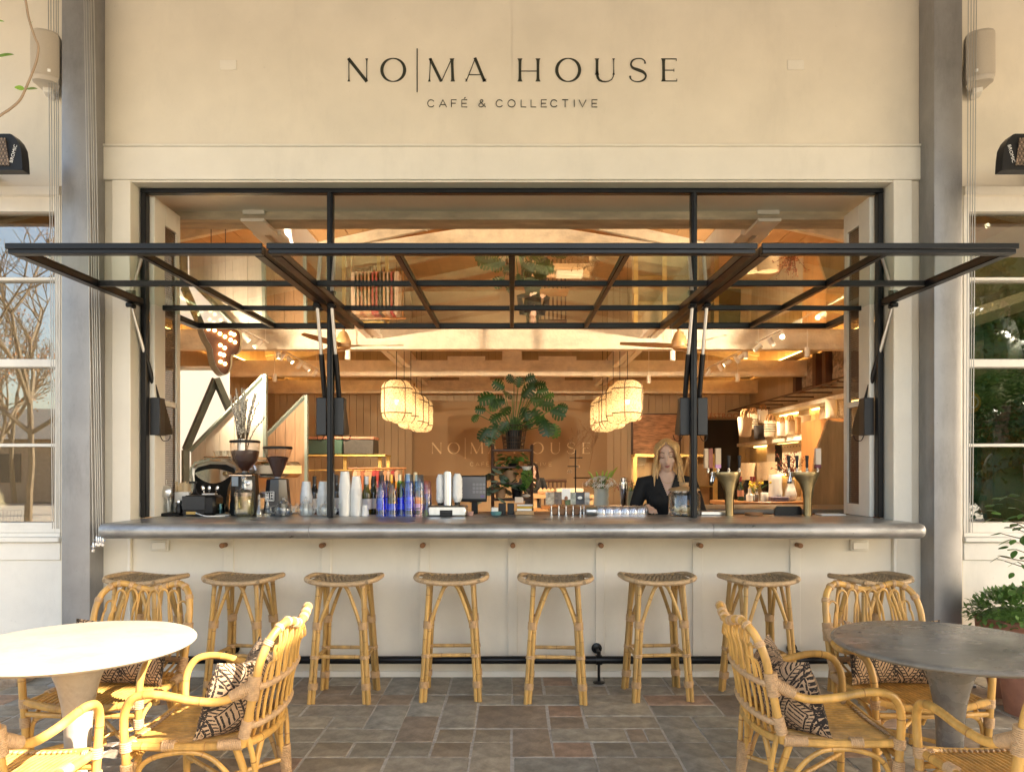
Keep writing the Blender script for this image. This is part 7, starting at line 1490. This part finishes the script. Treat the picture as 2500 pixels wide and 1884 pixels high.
for x in (-5, -1, 3, 6.5): MB().box(x-.6, x+.6, 4.0, 4.05, .9, 2.2).build('window', M('house_pane', (.05, .06, .07), .1) if x == -5 else MAT['house_pane'], t)
MB().box(-14, -11, -4.2, -3.6, 0, 1.25).build('brick_planter', BRK, None, 'low brick planter wall across the plaza', 'planter')
for k, (x, y, h, lab) in enumerate(((12.2, -8, 10, 'tall dense evergreen added to darken the side pane reflection'), (15.5, -11.5, 12, 'second tall evergreen added behind the dense one'), (12.0, -14, 9, 'shorter evergreen added at the plaza edge'))):
    t = thing('added_evergreen', lab, 'tree', (x, y, 0)); r_ = random.Random(80+k); mb = MB(); MB().tube([(0, 0, 0), (.1, 0, h*.6)], [.22, .1], 8).build('trunk', BARK, t)  # unseen evergreens added to keep bright sky out of the pane reflections
    cl = [(Vector((r_.gauss(0, 1.3), r_.gauss(0, 1.3), h*(.06+.92*r_.random()))), r_.uniform(.5, 1.1)) for _ in range(44)]
    for c, rr in cl: mb.ball(c, rr*.82, 8, 6)
    for i in range(12000):
        c, rr = r_.choice(cl); d = Vector((r_.gauss(0, 1), r_.gauss(0, 1), r_.gauss(0, 1))).normalized(); p = c+d*rr*r_.uniform(.7, 1.05); m_ = orient(d+Vector((r_.gauss(0, .6), r_.gauss(0, .6), r_.gauss(0, .6)))); mb.add([p + m_ @ Vector(v)*.15 for v in ((-.3, .45, 0), (0, 0, 0), (.3, .45, 0), (0, 1, 0))], [(0, 1, 2, 3)])
    mb.build('crown', LEAFM, t, kind='stuff', fix=False)

t = thing('ceiling_lamp', 'round white ceiling lamp behind the fern window', 'lamp', (3.97, 6.05, 3.56)); MB().lathe([(.075, .05), (.075, .02), (.06, 0), (0, -.005)], n=24).build('disc', WHITEP, t); MB().tube([(0, 0, .05), (0, 0, .8)], .01, 6).build('stem', WHITEP, t)
# ================================================================ lamps of the room, with added front spots
def lamp(name, kind, loc, e, col=(1, .83, .62), **k):
    L = bpy.data.lights.new(name, kind); L.energy = e; L.color = col
    for a, v in k.items(): setattr(L, a, v)
    o = bpy.data.objects.new(name, L); COL.objects.link(o); o.location = loc; return o
for p in PEND: lamp('pendant_light', 'POINT', (p[0], p[1], p[2]-.06), 1.25, shadow_soft_size=.05)
def spot(loc, d, e, ang=70):
    o = lamp('track_and_added_spot', 'SPOT', loc, e, (1, .83, .62), spot_size=R(ang), spot_blend=.6, shadow_soft_size=.04); o.rotation_euler = Vector(d).to_track_quat('-Z', 'Y').to_euler()
for s in (-1, 1):
    for y in (9.6, 11.3, 12.9): spot((s*3.5, y, 3.05), (s*.6, .35, -.7), 120)
    for y in (9.9, 12.0): spot((s*3.5, y, 3.05), (-s*.6, .5, -.5), 125)
    spot((s*3.5, 7.4, 3.10), (-s*.75, .7, .06), 190, 115); spot((s*3.5, 8.2, 3.05), (-s*.6, .1, -.7), 130, 90)  # front spots added to brighten the near beams and ceiling
lamp('ceiling_lamp_light', 'POINT', (3.97, 6.05, 3.46), 10, shadow_soft_size=.02)
